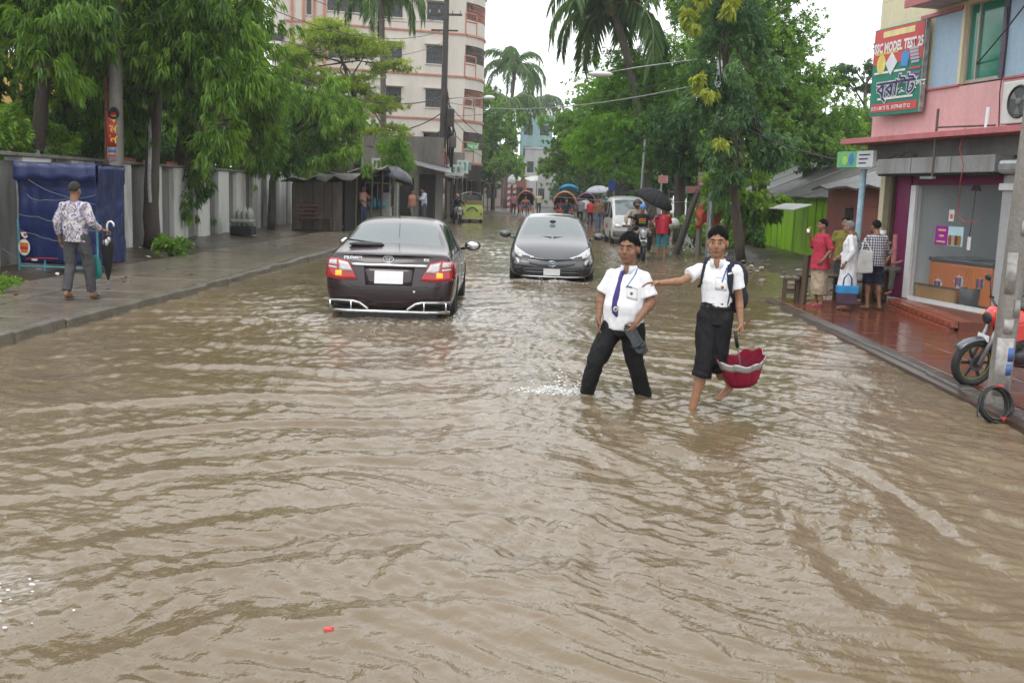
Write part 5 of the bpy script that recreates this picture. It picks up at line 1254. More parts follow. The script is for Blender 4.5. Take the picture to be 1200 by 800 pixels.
for x in (-.36, .36):
    b = MB(); b.ell((x, .0, 1.15), (.13, .06, .11), nu=10, nv=8); b.build('head_rest', m_uph, PR, smooth=True); b = MB(); b.ell((x, -.02, .95), (.2, .1, .25), nu=10, nv=8); b.build('seat', m_uph, PR, smooth=True)
# ---------------- white micro van
m_van = mat('van_white', (.55, .55, .54), .35, .1, var=.12, scale=4, coat=.5)
VN = thing('micro_van', 'white boxy micro van facing the camera behind the motorcycle', 'van', (2.83, 39.2, -.10), R(183))
secs = [section(-1.65, .3, .66, .95, .62, ('cab', .54, 1.60, 1.68)), section(-1.5, .22, .70, .97, .685, ('cab', .60, 1.74, 1.80)), section(-.5, .2, .71, .97, .695, ('cab', .62, 1.78, 1.85)), section(.55, .2, .71, .97, .695, ('cab', .60, 1.76, 1.83)),
        section(1.22, .2, .71, .94, .685, ('deck', 1.03)), section(1.55, .24, .70, .82, .67, ('deck', .90)), section(1.66, .3, .66, .7, .63, ('deck', .75))]
def gf3(i, j):
    if i == 3 and j >= 8: return 2
    if j == 6 and i in (1, 2, 3): return 3
    return 0
body = loft_body(secs, gf3); BN = bvh_of(body); body = cut_arches(body, (-1.0, 1.0), .31, .25, .27, .71)
split_parts(body, [m_van, m_carglass, m_screen, m_carglass, m_van, m_blackpl], ['body', 'rear_window', 'windscreen', 'side_window', 'body', 'wheel_arch'], VN)
for sx in (-1, 1):
    for y in (-1.0, 1.0): wheel(VN, (sx*.62, y, .27), .27, .16, side=sx)
    L = patch(BN, 'y', 1, [(sx*.60, .86), (sx*.36, .86)], [(sx*.60, .70), (sx*.36, .70)], m_clearlens, 'headlamp', VN, 6, 4, .012, .02)
    b = MB(); b.ell((sx*.84, .9, 1.12), (.08, .05, .09), nu=10, nv=8); b.beam((sx*.68, .92, 1.05), (sx*.80, .9, 1.1), .03, .03); b.build('side_mirror', m_blackpl, VN, smooth=True)
    b = MB(); patch(BN, 'x', sx, [(-.5, .80), (.2, .80)], [(-.5, .62), (.2, .62)], mat('van_sticker', (.38, .08, .06), .5, var=.5, scale=14), 'side_sticker', VN, 6, 3, .008, .006)
    for y0 in (-.35, .42): patch(BN, 'x', sx, [(y0, 1.74), (y0+.07, 1.74)], [(y0, 1.0), (y0+.07, 1.0)], m_van, 'door_pillar', VN, 2, 6, .008, .01)
patch(BN, 'y', 1, [(-.33, .80), (.33, .80)], [(-.33, .72), (.33, .72)], m_blackpl, 'grille', VN, 8, 2, .008, .01)
patch(BN, 'y', 1, [(-.66, .58), (.66, .58)], [(-.64, .36), (.64, .36)], mat('grey_bumper', (.12, .12, .12), .5), 'bumper', VN, 12, 3, .03, .05)
patch(BN, 'y', 1, [(-.2, .55), (.2, .55)], [(-.2, .42), (.2, .42)], m_plate, 'number_plate', VN, 4, 2, .07, .01, False)

# ---------------- motorcycles
def motorcycle(label, loc, rz, paint, s=1.0, group=None, fairing=False, accent=None, cat='motorcycle', name='motorcycle', fender=None):
    """faces +y in its own frame, wheels on the ground at z=0"""
    t = thing(name, label, cat, loc, rz, group); t.scale = (s, s, s); r = .30; fender = fender or m_blackpl
    for nm, y, w in (('front_wheel', .66, .10), ('rear_wheel', -.66, .12)):
        b = MB(); b.torus((0, 0, 0), (1, 0, 0), r-.05, .052, 32, 10); o = b.build(nm, m_rubber, t, (0, y, r), smooth=True)
        b = MB(); b.torus((0, 0, 0), (1, 0, 0), r-.095, .016, 28, 6); b.cyl((-.07, 0, 0), (.07, 0, 0), .045, n=12)
        for k in range(6): a = 6.283*k/6; b.beam((0, .03*math.cos(a), .03*math.sin(a)), (0, (r-.10)*math.cos(a), (r-.10)*math.sin(a)), .022, .03)
        b.build('rim', m_blackpl if not accent else m_blackpl, o, smooth='auto')
        if accent:
            b = MB(); 
            for sx in (-1, 1): b.torus((sx*.020, 0, 0), (1, 0, 0), r-.098, .0045, 32, 5)
            b.build('rim_stripe', accent, o)
        b = MB(); b.lathe([(.045, -.004), (.095, -.004), (.095, .004), (.045, .004)], 20, (-.05, 0, 0), rot=Matrix.Rotation(R(90), 3, 'Y')); b.build('brake_disc', mat('dark_disc', (.10, .10, .10), .4, .6), o)
    b = MB()
    for sx in (-1, 1): b.tube([(sx*.085, .66, .30), (sx*.085, .54, .62), (sx*.085, .44, .92)], [.028, .026, .022], 8)
    b.build('front_fork', m_steel, t, smooth=True)
    b = MB(); P = []
    for i in range(10):
        a = R(35+105*i/9); P.append([(x, .66+(r+.035)*math.cos(a), r+(r+.035-.03*abs(x)/.07)*math.sin(a)) for x in (-.075, -.04, 0, .04, .075)])
    b.grid(P); o = b.build('mudguard', fender, t, smooth=True); o.modifiers.new('s', 'SOLIDIFY').thickness = .008
    b = MB(); P = []
    for i in range(10):
        a = R(50+110*i/9); P.append([(x, -.66+(r+.06)*math.cos(a), r+(r+.06-.03*abs(x)/.08)*math.sin(a)) for x in (-.085, -.04, 0, .04, .085)])
    b.grid(P); o = b.build('mudguard', m_blackpl, t, smooth=True); o.modifiers.new('s', 'SOLIDIFY').thickness = .008
    b = MB(); b.tube([(0, .40, .86), (0, .10, .70), (0, -.25, .62), (0, -.75, .78)], .028, 8); b.tube([(0, .40, .80), (0, .25, .42), (0, -.15, .30), (0, -.25, .62)], .026, 8)
    for sx in (-1, 1): b.tube([(sx*.07, -.25, .40), (sx*.09, -.66, .30)], .022, 6); b.tube([(sx*.10, -.30, .66), (sx*.11, -.60, .36)], .018, 6)
    b.build('frame', m_blackpl, t, smooth=True)
    b = MB(); b.ell((0, .05, .40), (.14, .19, .13), nu=12, nv=8); b.ell((0, .17, .53), (.09, .11, .13), nu=10, nv=8)
    for k in range(4): b.box((0, .18, .47+.04*k), (.22, .2, .012))
    b.build('engine', mat('engine_metal', (.10, .10, .105), .45, .6, var=.4), t, smooth='auto')
    b = MB(); b.tube([(.10, .20, .44), (.13, .12, .24), (.15, -.2, .20), (.17, -.5, .30), (.18, -.85, .40)], [.02, .024, .03, .05, .045], 10); b.build('exhaust', m_blackpl, t, smooth=True)
    b = MB(); b.lathe([(.0, -.26), (.10, -.24), (.145, -.10), (.16, .05), (.14, .2), (.06, .29), (0, .30)], 16, (0, .17, .83), rot=Matrix.Rotation(R(-97), 3, 'X'))
    b.build('fuel_tank', paint, t, smooth=True)
    for sx in (-1, 1):
        b = MB(); b.prism([(sx*.15, .42, .80), (sx*.17, .34, .60), (sx*.165, .08, .66), (sx*.15, .12, .84)], (sx*.02, 0, 0)); b.build('tank_shroud', paint, t, bevel=.012)
        b = MB(); b.prism([(sx*.12, -.12, .72), (sx*.12, -.3, .48), (sx*.12, -.62, .74), (sx*.12, -.35, .76)], (sx*.02, 0, 0)); b.build('side_cover', paint if s < 1 else m_blackpl, t, bevel=.01)
    b = MB(); b.grid([[(-.12, .02, .80), (0, .02, .83), (.12, .02, .80)], [(-.14, -.2, .78), (0, -.2, .81), (.14, -.2, .78)], [(-.13, -.5, .82), (0, -.5, .86), (.13, -.5, .82)], [(-.10, -.8, .88), (0, -.8, .91), (.10, -.8, .88)]]); o = b.build('seat', m_black, t, smooth=True); o.modifiers.new('s', 'SOLIDIFY').thickness = .07
    b = MB(); b.tube([(-.36, .30, 1.02), (-.26, .40, 1.05), (-.10, .44, .99), (.10, .44, .99), (.26, .40, 1.05), (.36, .30, 1.02)], .013, 8); b.build('handlebar', m_blackpl, t, smooth=True)
    for sx in (-1, 1):
        b = MB(); b.cyl((sx*.37, .29, 1.02), (sx*.27, .395, 1.05), .02, n=8); b.build('grip', m_black, t)
        b = MB(); b.tube([(sx*.24, .42, 1.05), (sx*.28, .42, 1.18), (sx*.34, .40, 1.25)], .007, 6); b.ell((sx*.38, .40, 1.27), (.065, .018, .042), nu=10, nv=6); b.build('mirror', m_blackpl, t, smooth=True)
        b = MB(); b.ell((sx*.19, .52, .86), (.045, .03, .022), nu=8, nv=6); b.build('indicator', mat('amber_lens', (.7, .25, .03), .2), t, smooth=True)
    b = MB(); b.ell((0, .52, .88), (.115, .10, .125), nu=14, nv=10); hl = b.build('headlamp_shell', paint if (fairing or s < 1) else m_blackpl, t, smooth=True)
    b = MB(); b.ell((0, .60, .86), (.085, .03, .075), nu=14, nv=8); b.build('headlamp_glass', m_clearlens if s == 1 else m_blackpl, hl, smooth=True)
    if fairing:
        b = MB(); b.prism([(-.14, .58, .98), (0, .63, 1.02), (.14, .58, .98), (.10, .60, .82), (.04, .64, .70), (-.04, .64, .70), (-.10, .60, .82)], (0, -.05, 0)); b.build('front_cowl', mat('grey_cowl', (.22, .24, .26), .3, .3, var=.2), t, bevel=.01)
    b = MB(); b.box((0, .60, .62), (.2, .012, .07)); b.build('number_plate', m_plate, t)
    b = MB(); b.box((0, -.92, .83), (.12, .05, .06)); b.build('tail_light', m_redlens, t, bevel=.01)
    return t
m_bikered = mat('bike_red', (.62, .035, .025), .22, var=.1, coat=.8)
m_bikegrey = mat('bike_grey', (.11, .12, .135), .25, .4, var=.1, coat=.6)
m_lime = mat('lime_stripe', (.26, .36, .02), .4, var=.1)
RB = motorcycle('red motorcycle with lime rim stripes parked by the pole on the red tiles', (4.60, 9.72, .095), R(72), m_bikered, .78, accent=m_lime, fender=m_bikegrey)
RB.rotation_euler = (0, R(-8), R(104)); RB.location = (4.53, 9.86, .070)
BK = motorcycle('dark motorcycle ridden towards the camera by two men behind the boys', (2.56, 29.2, -.10), R(181), m_bikegrey, 1.0, fairing=True)
LK = motorcycle('dark motorcycle with white front far along the left shops', (-5.05, 55.0, -.10), R(200), mat('bike_white', (.5, .5, .48), .3, var=.2), 1.0, fairing=True)

# ---------------- auto rickshaw far left, seen from behind
m_cng = mat('lime_yellow_paint', (.42, .50, .10), .4, var=.25, scale=4)
AR = thing('auto_rickshaw', 'lime green three-wheeled auto rickshaw parked by the left shops', 'auto rickshaw', (-4.55, 58.2, -.10), R(8))
b = MB(); b.prism([(-.60, -1.15, .30), (.60, -1.15, .30), (.62, -1.2, .75), (.56, -1.12, 1.08), (-.56, -1.12, 1.08), (-.62, -1.2, .75)], (0, 1.5, 0)); b.build('body', m_cng, AR, bevel=.04)
b = MB(); b.prism([(-.45, .36, .35), (.45, .36, .35), (.38, .36, 1.0), (-.38, .36, 1.0)], (0, .9, 0)); b.build('front_body', m_cng, AR, bevel=.08)
b = MB(); b.grid([[(-.60*math.cos(a)*(1 if abs(math.cos(a)) < .99 else 1), y, 1.55+.22*math.sin(a)) for a in np.linspace(0, math.pi, 9)] for y in (-1.12, -.4, .4, .85)]); o = b.build('canopy', mat('grey_green_canvas', (.25, .30, .25), .6, var=.3), AR, smooth=True); o.modifiers.new('s', 'SOLIDIFY').thickness = .03
part('rear_panel', mat('red_green_panel', (.42, .08, .05), .5, var=.5, scale=5, col2=(.06, .22, .06)), AR, -.55, .55, -1.13, -1.09, 1.085, 1.32); part('rear_window', m_carglass, AR, -.50, .50, -1.12, -1.10, 1.325, 1.62)
for x in (-.57, .53): part('pillar', m_steel, AR, x, x+.04, -1.12, -1.06, 1.08, 1.6); part('pillar', m_steel, AR, x, x+.04, .3, .36, .9, 1.6)
b = MB(); b.torus((0, -1.23, .62), (0, 1, 0), .30, .03, 20, 6, a0=.3, a1=2.85); b.build('painted_arc', m_black, AR)
for x in (-.52, .44): part('tail_light', m_redlens, AR, x, x+.09, -1.235, -1.2, .5, .62)
part('bumper', m_steel, AR, -.6, .6, -1.30, -1.235, .28, .34); part('seat', m_black, AR, -.5, .5, -.9, -.4, .70, .85)
for x, y in ((-.52, -.75), (.52, -.75), (0, 1.0)): wheel(AR, (x, y, .22), .22, .12)
# ---------------- cycle rickshaws in the far traffic
def cycle_rickshaw(label, loc, rz, hoodc, trim, seatc):
    t = thing('cycle_rickshaw', label, 'rickshaw', loc, rz, 'cycle rickshaws in the far traffic'); mh = mat('hood_%.2f' % hoodc[0], hoodc, .6, var=.3, scale=5); mt = mat('rick_trim_%.2f' % trim[0], trim, .5, var=.4, scale=9); ms = mat('rick_seat_%.2f' % seatc[0], seatc, .5, var=.3)
    b = MB(); b.grid([[(.62*math.cos(a), y, 1.30+zz*math.sin(a)) for a in np.linspace(0, math.pi, 13)] for y, zz in ((-.55, .48), (-.2, .66), (.25, .70), (.45, .62))]); o = b.build('hood', mh, t, smooth=True); o.modifiers.new('s', 'SOLIDIFY').thickness = .03
    b = MB(); b.tube([(.63*math.cos(a), .46, 1.30+.63*math.sin(a)) for a in np.linspace(0, math.pi, 15)], .05, 6); b.build('hood_trim', mt, t, smooth=True)
    part('hood_back', m_black, t, -.6, .6, -.57, -.53, .9, 1.7); part('seat', ms, t, -.5, .5, -.45, .1, .82, .95, bevel=.03); part('seat_box', mt, t, -.48, .48, -.4, .1, .5, .815); part('footboard', m_steel, t, -.45, .45, .1, .6, .45, .48)
    for sx in (-1, 1):
        b = MB(); b.torus((0, 0, 0), (1, 0, 0), .34, .02, 24, 6); o = b.build('wheel', m_rubber, t, (sx*.56, -.15, .36)); b = MB()
        for k in range(8): b.cyl((0, 0, 0), (0, .33*math.cos(k*.785), .33*math.sin(k*.785)), .006, n=4)
        b.build('spokes', m_steel, o)
        part('fender', mt, t, sx*.56-.07, sx*.56+.07, -.45, .2, .72, .75)
    b = MB(); b.torus((0, 0, 0), (1, 0, 0), .34, .02, 24, 6); o = b.build('wheel', m_rubber, t, (0, 1.75, .36))
    b = MB(); b.tube([(0, 1.75, .36), (0, 1.60, .95), (0, 1.55, 1.05)], .02, 6); b.tube([(0, 1.6, .9), (0, .9, .78), (0, .5, .5)], .02, 6); b.tube([(0, .95, .80), (0, .95, .3), (0, 1.6, .85)], .02, 6); b.tube([(-.28, 1.45, 1.1), (0, 1.55, 1.08), (.28, 1.45, 1.1)], .015, 6); b.build('frame', m_black, t, smooth=True)
    part('saddle', m_black, t, -.1, .1, .8, 1.05, .93, .99, bevel=.02)
    return t
RK = cycle_rickshaw('cycle rickshaw with pale hood and orange trim directly behind the grey hatchback', (.72, 58, -.10), R(180), (.50, .50, .47), (.50, .18, .06), (.40, .05, .06))
RK2 = cycle_rickshaw('cycle rickshaw with dark hood farther back right of the road', (2.6, 78, -.10), R(178), (.14, .15, .22), (.35, .1, .3), (.1, .2, .4))
RK3 = cycle_rickshaw('cycle rickshaw with reddish hood at the far left of the traffic', (-1.9, 76, -.10), R(183), (.32, .06, .06), (.5, .4, .3), (.1, .3, .2))
# ================================================================ PEOPLE (local frame: x right in the photo, faces -y, z up)
m_skin = mat('brown_skin', (.33, .170, .098), .5, var=.18, scale=16, spec=.4)
m_skin2 = mat('darker_skin', (.265, .135, .080), .5, var=.18, scale=16, spec=.4)
m_skinlt = mat('lighter_skin', (.33, .165, .095), .5, var=.18, scale=16, spec=.4)
m_hair = mat('black_hair', (.006, .0055, .005), .75, var=.4, scale=60, bump=.5, bscale=140, spec=.18)
m_greyhair = mat('grey_hair', (.22, .21, .20), .75, var=.4, scale=60, bump=.6, bscale=120)
m_eye = mat('eye_white', (.34, .28, .24), .25, var=.05)
m_iris = mat('dark_iris', (.012, .008, .006), .15, var=.2)
m_lip = mat('lips', (.20, .075, .055), .4, var=.2)
BASE = dict(pel=(0, 0, .93), wai=(0, 0, 1.07), che=(0, 0, 1.25), neck=(0, .02, 1.42), head=(0, -.015, 1.565),
            sL=(-.18, .01, 1.375), sR=(.18, .01, 1.375), eL=(-.235, .03, 1.10), eR=(.235, .03, 1.10), wL=(-.25, -.05, .86), wR=(.25, -.05, .86),
            hL=(-.09, 0, .90), hR=(.09, 0, .90), kL=(-.10, -.02, .49), kR=(.10, -.02, .49), aL=(-.10, .03, .08), aR=(.10, .03, .08), tL=(-.12, -.13, .03), tR=(.12, -.13, .03))

def etube(mb, secs, n=18, yaw=0.):
    """tube of elliptical horizontal rings: (x, y, z, rx, ry)"""
    v = []; f = []; c, s = math.cos(yaw), math.sin(yaw)
    for (x, y, z, rx, ry) in secs:
        for j in range(n):
            a = 6.28318*j/n; px, py = rx*math.cos(a), ry*math.sin(a); v.append((x+px*c-py*s, y+px*s+py*c, z))
    k = len(secs)
    for i in range(k-1):
        for j in range(n): f.append((i*n+j, i*n+(j+1) % n, (i+1)*n+(j+1) % n, (i+1)*n+j))
    f.append(tuple(range(n-1, -1, -1))); f.append(tuple((k-1)*n+j for j in range(n)))
    mb.add(v, f)

def hand(mb, w, d, nrm, s=1., curl=.6, thumb=1, fine=True):
    """palm, four fingers of unequal length and a thumb leaving the side of the palm"""
    w = Vector(w); d = Vector(d).normalized(); nrm = Vector(nrm); nrm = (nrm-d*nrm.dot(d)).normalized(); sd = d.cross(nrm)
    q = Matrix((sd, d, nrm)).transposed()
    mb.ell(w+d*.045*s, (.038*s, .052*s, .016*s), q, 12, 8)
    mb.capsule(w, w+d*.03*s, .024*s, .026*s, 10)
    for i, (off, L) in enumerate(((-.030, .062), (-.010, .074), (.011, .070), (.031, .055))):
        p = w+d*.085*s+sd*off*s; a = curl*.6; seg = L*s/2.6
        for k in range(3):
            dd = d*math.cos(a)+nrm*math.sin(a)+sd*off*1.2; e = p+dd.normalized()*seg
            mb.capsule(p, e, (.0088-.0008*k)*s, (.0082-.0008*k)*s, 8); p = e; a += curl*.75
    p = w+d*.02*s-sd*thumb*.03*s
    for k, L in enumerate((.034, .028, .022)):
        dd = d*(.65+.2*k)-sd*thumb*(.7-.3*k)+nrm*(.35+.25*curl*k); e = p+dd.normalized()*L*s
        mb.capsule(p, e, (.0115-.001*k)*s, (.0105-.001*k)*s, 8); p = e

def person(label, loc, rz=0., s=1.0, J=None, skin=None, hair=None, hairlen=0., face=(0., 0.), vox=.012, group=None, fat=1.0, vneck=None, shirt=None, pants=None, top_yaw=0., sleeve=.55, hem=.86, pleg=(1., 1.), build_=(.155, .105), pw=(.095, .07), hands=None, detail=False, tuck=False, robe=0., skirt=0., cap=None, shoes=None, headmul=1.0, hat=None, wrinkle=.006):
    """one person: continuous body; hair and clothing are children"""
    t = thing('person', label, 'person', loc, R(rz), group); t.scale = (s, s, s)
    j = dict(BASE); j.update(J or {}); j = {k: Vector(v) for k, v in j.items()}
    skin = skin or m_skin; hands = hands or {}
    hd, hy, hp = j['head'], face[0], face[1]; HR = Matrix.Rotation(R(hy), 3, 'Z')@Matrix.Rotation(R(hp), 3, 'X')
    hm = headmul
    H = lambda x, y, z: hd+HR@(Vector((x, y, z))*hm)
    b = MB()
    b.ell(H(0, .012, .022), Vector((.073, .090, .095))*hm, HR, 18, 14); b.ell(H(0, -.020, -.035), Vector((.060, .066, .078))*hm, HR, 16, 12); b.ell(H(0, -.050, -.085), Vector((.032, .028, .026))*hm, HR, 10, 8)
    for sx in (-1, 1): b.ell(H(sx*.040, -.045, -.028), Vector((.026, .03, .03))*hm*(fat*.5+.5), HR, 10, 8); b.ell(H(sx*.076, .010, -.010), Vector((.010, .018, .030))*hm, HR, 8, 8)
    b.ell(H(0, -.085, -.022), Vector((.015, .018, .014))*hm, HR, 10, 8); b.capsule(H(0, -.072, .022), H(0, -.088, -.014), .009*hm, .012*hm, 8)
    b.ell(H(0, -.066, .034), Vector((.052, .016, .010))*hm, HR, 10, 6); b.ell(H(0, -.074, -.056), Vector((.026, .012, .013))*hm, HR, 10, 6)
    b.capsule(j['neck']+Vector((0, 0, -.03)), hd+HR@Vector((0, .02, -.05)), .058*(.6+.4*fat), .052*(.6+.4*fat), 12)
    b.capsule(j['che'], j['neck'], .07, .052, 12); b.capsule(j['pel'], j['che'], .07, .07, 12)
    if vneck: b.capsule(j['neck']+Vector((vneck[0], vneck[1], -.012)), j['neck']+Vector((vneck[0]*1.1, vneck[1]*1.25, -.055)), .030, .014, 10)
    for S, sg in (('L', -1), ('R', 1)):
        shb = j['s'+S]+Vector((0, 0, -.035)); b.capsule(j['che'], shb, .05, .036, 10); b.capsule(shb, j['e'+S], .040*fat, .036*fat, 10); b.capsule(j['e'+S], j['w'+S], .038*fat, .024*(.5+.5*fat), 10)
        m_ = j['e'+S].lerp(j['w'+S], .25); b.ell(m_, .039*fat, None, 10, 8)
        hdv, hn, cu = hands.get(S, ((j['w'+S]-j['e'+S]).normalized(), (-sg, -.1, 0), .6))
        hand(b, j['w'+S], hdv, hn, .95*(.7+.3*fat), cu, -1 if S == 'L' else 1)
        b.capsule(j['pel'], j['h'+S], .07, .065, 10); b.capsule(j['h'+S], j['k'+S], .062*fat, .048, 10); b.capsule(j['k'+S], j['a'+S], .049, .033, 10)
        b.ell(j['k'+S].lerp(j['a'+S], .3)+Vector((0, .012, 0)), (.05, .055, .1), None, 10, 8)
        an, to = j['a'+S], j['t'+S]; b.capsule(an, an+(to-an)*.15+Vector((0, .03, -.03)), .036, .032, 10); b.capsule(an+Vector((0, .02, -.035)), to, .034, .026, 10)
        fd = (to-an); fd.z = 0; fd = fd.normalized() if fd.length > .01 else Vector((0, -1, 0)); sd = Vector((-fd.y, fd.x, 0))
        for k in range(5): q = to+sd*(-.028+.014*k)*1.1; b.capsule(q, q+fd*(.032-.003*abs(k-1.5))-Vector((0, 0, .006)), .010, .008, 6)
    me = remeshed(b, 'body', skin, vox, 3); bo = obj('body', me, t)
    # eyes, brows, lips
    if detail or vox < .011:
        for sx in (-1, 1):
            e = MB(); e.ell(H(sx*.030, -.0775, .008), Vector((.0130, .0075, .0058))*hm, HR, 12, 8); eo = e.build('eye', m_eye, t, smooth=True)
            e = MB(); e.ell(H(sx*.030, -.0830, .008), Vector((.0066, .0046, .0060))*hm, HR, 10, 8); e.build('iris', m_iris, eo, smooth=True)
            e = MB(); e.tube([H(sx*.013, -.086, .030), H(sx*.032, -.083, .0375), H(sx*.050, -.070, .031)], [.0026*hm, .0032*hm, .0020*hm], 6); e.build('eyebrow', m_hair, t, smooth=True)
        e = MB(); e.ell(H(0, -.0855, -.053), Vector((.021, .006, .0055))*hm, HR, 12, 6); e.ell(H(0, -.0845, -.062), Vector((.018, .006, .0058))*hm, HR, 12, 6); e.build('lips', m_lip, t, smooth=True)
    # hair: shell over the skull with a hairline
    if hat is None:
        P = []; rsd = random.Random(len(label)*7+3); NK = 40
        for i in range(13):
            row = []
            for k in range(NK+1):
                ph = 6.28318*(k % NK)/NK; fr = .5-.5*math.sin(ph)               # 1 at the front (-y), 0 at the back
                side = abs(math.cos(ph)); ear = math.exp(-((ph-.05) % 6.28318-0)**2/.05)+math.exp(-(ph-6.233)**2/.05)+math.exp(-(ph-3.09)**2/.05)
                thm = (2.02+hairlen)*(1-fr)+.98*fr+.26*side-.22*ear+.07*noise.noise(Vector((math.cos(ph)*4, math.sin(ph)*4, s*5)))
                thm = min(thm, 2.6); th = thm*i/12; ramp = max(0., min(1., (thm-th)/.55)); ramp = ramp*ramp*(3-2*ramp)
                k_ = 1.0+(.005+.165*ramp)*(1+.10*noise.noise(Vector((ph*3, th*5, s*9)))*(1 if i else 0))
                v = Vector((math.sin(th)*math.cos(ph)*.0735*k_, math.sin(th)*math.sin(ph)*.0905*k_+.012, math.cos(th)*.0955*(k_*(1-.03)+.03)+.022))
                row.append(tuple(H(*v)))
            P.append(row)
        g = MB(); g.grid(P); ho = g.build('hair', hair or m_hair, t, smooth=True)
        if detail:
            g = MB()
            for q in range(900):
                i = rsd.randrange(1, 12); k = rsd.randrange(0, NK)
                a = Vector(P[i][k]).lerp(Vector(P[i+1][k+1]), rsd.random()); o_ = (a-H(0, .01, .02)).normalized(); dn = (Vector(P[i+1][k])-Vector(P[i-1][k])); dn = dn.normalized() if dn.length > 1e-5 else o_
                d_ = (dn*.9+o_*.16+Vector((rsd.uniform(-.4, .4), rsd.uniform(-.4, .4), rsd.uniform(-.15, .15)))).normalized(); w_ = d_.cross(o_).normalized()*.0035; a = a-o_*.002; g.add([a-w_, a+w_, a+d_*rsd.uniform(.010, .020)+o_*.003], [(0, 1, 2)])
            so_ = g.build('hair_strands', hair or m_hair, t); so_['kind'] = 'stuff'
    elif hat == 'helmet':
        g = MB(); g.ell(H(0, .01, .02), Vector((.125, .14, .13))*hm, HR, 18, 12); ho = g.build('helmet', m_blackpl, t, smooth=True)
        g = MB(); g.ell(H(0, -.085, -.01), Vector((.085, .05, .055))*hm, HR, 14, 8); g.build('face_opening', skin, ho, smooth=True)
    elif hat:
        g = MB(); g.ell(H(0, .012, .045), Vector((.098, .112, .088))*hm, HR, 16, 10)
        for k in range(8): a = k*.785; g.ell(H(.078*math.cos(a), .012+.09*math.sin(a), .02), Vector((.03, .03, .035))*hm, HR, 8, 6)
        g.build('head_cover', hat, t, smooth=True)
    c = Matrix.Rotation(R(top_yaw), 3, 'Z')
    # shirt
    bx, by = build_
    if shirt:
        g = MB(); pel, wai, che, nk = j['pel'], j['wai'], j['che'], j['neck']; yaw = R(top_yaw); z0 = hem
        hx = pel.lerp(wai, (z0-pel.z)/(wai.z-pel.z)) if abs(wai.z-pel.z) > .02 else pel
        etube(g, [(hx.x, hx.y, z0, bx*(1.20 if skirt else 1.02)*(1-.12*tuck), by*(1.42 if skirt else 1.12)*(1-.12*tuck)), (wai.x, wai.y, wai.z, bx*fat, by*fat*1.10), (wai.lerp(che, .5).x, wai.lerp(che, .5).y, (wai.z+che.z)/2, bx*(fat*.5+.5)*1.02, by*(fat*.5+.5)*1.06), (che.x, che.y, che.z, bx*1.06, by*1.05), (nk.x*.6+che.x*.4, nk.y, j['sL'].z*.5+j['sR'].z*.5-.01, bx*.92, by*.74), (nk.x, nk.y, nk.z-.012, .072, .066)], yaw=yaw)
        for S in 'LR':
            sh, el = j['s'+S], j['e'+S]; e = sh.lerp(el, min(sleeve, 1)*1.0); shd = sh+Vector((0, 0, -.026)); g.ell(shd, .060*(.6+.4*fat), None, 12, 8); g.capsule(sh.lerp(nk, .05)+Vector((0, 0, -.026)), nk+Vector((0, 0, -.040)), .050*(.6+.4*fat), .052, 10)
            r_ = .058*(.55+.45*fat)
            g.tube([shd, shd.lerp(e, .5), e], [r_*1.0, r_*1.04, r_*1.08+.004], 12)
            if sleeve > 1: w_ = el.lerp(j['w'+S], sleeve-1); g.tube([el.lerp(sh, .1), el, w_], [.058, .055, .044], 12)
        if robe: etube(g, [(pel.x, pel.y, robe, bx*1.25, by*1.45), (pel.x, pel.y, (robe+hem)/2, bx*1.14, by*1.3), (pel.x, pel.y, hem+.05, bx*1.03, by*1.15)], yaw=yaw)
        me = remeshed(g, 'shirt', shirt, max(vox*1.1, .007), 7, wrinkle, 6, len(label)*.37); obj('shirt', me, t)
    # trousers / wrap
    if pants:
        g = MB(); pel = j['pel']
        if skirt:
            ax = (j['aL']+j['aR'])/2; etube(g, [(ax.x, ax.y*.6, skirt, pw[0]+.07, pw[1]+.07), ((ax.x+pel.x)/2, pel.y, (skirt+pel.z)/2, pw[0]+.065, pw[1]+.07), (pel.x, pel.y, pel.z+.06, bx*.93, by*.98)])
        else:
            etube(g, [(pel.x, pel.y, pel.z-.10, bx*.9, by*1.0), (pel.x, pel.y, pel.z-.03, bx*.95*(fat*.5+.5), by*1.0*(fat*.5+.5)), (pel.x, pel.y, max(hem+.04, pel.z+.06), bx*(.92 if tuck else .86), by*(1 if tuck else .86))], yaw=R(top_yaw*.5))
            for S, fr in (('L', pleg[0]), ('R', pleg[1])):
                h_, k_, a_ = j['h'+S], j['k'+S], j['a'+S]; r0, r1, r2 = pw[0]*(fat*.6+.4), pw[1], pw[1]*.86
                g.ell(h_, r0*1.0, None, 12, 8)
                if fr >= 1: g.tube([h_, h_.lerp(k_, .5), k_, k_.lerp(a_, .5), a_.lerp(k_, -.20 if detail else .04)], [r0, (r0+r1)/2, r1, r2*1.02, r2], 14)
                else: e = k_.lerp(a_, (fr-.5)*2) if fr > .5 else h_.lerp(k_, fr*2); g.tube([h_, h_.lerp(k_, .5) if fr > .3 else h_.lerp(e, .5), k_ if fr > .5 else h_.lerp(e, .8), e], [r0, (r0+r1)/2*1.02, r1*1.02, r1*1.04], 14)
        me = remeshed(g, 'lower_garment' if skirt else 'trousers', pants, max(vox*1.1, .007), 9, wrinkle*1.5, 6, len(label)*.71); obj('lower_garment' if skirt else 'trousers', me, t)
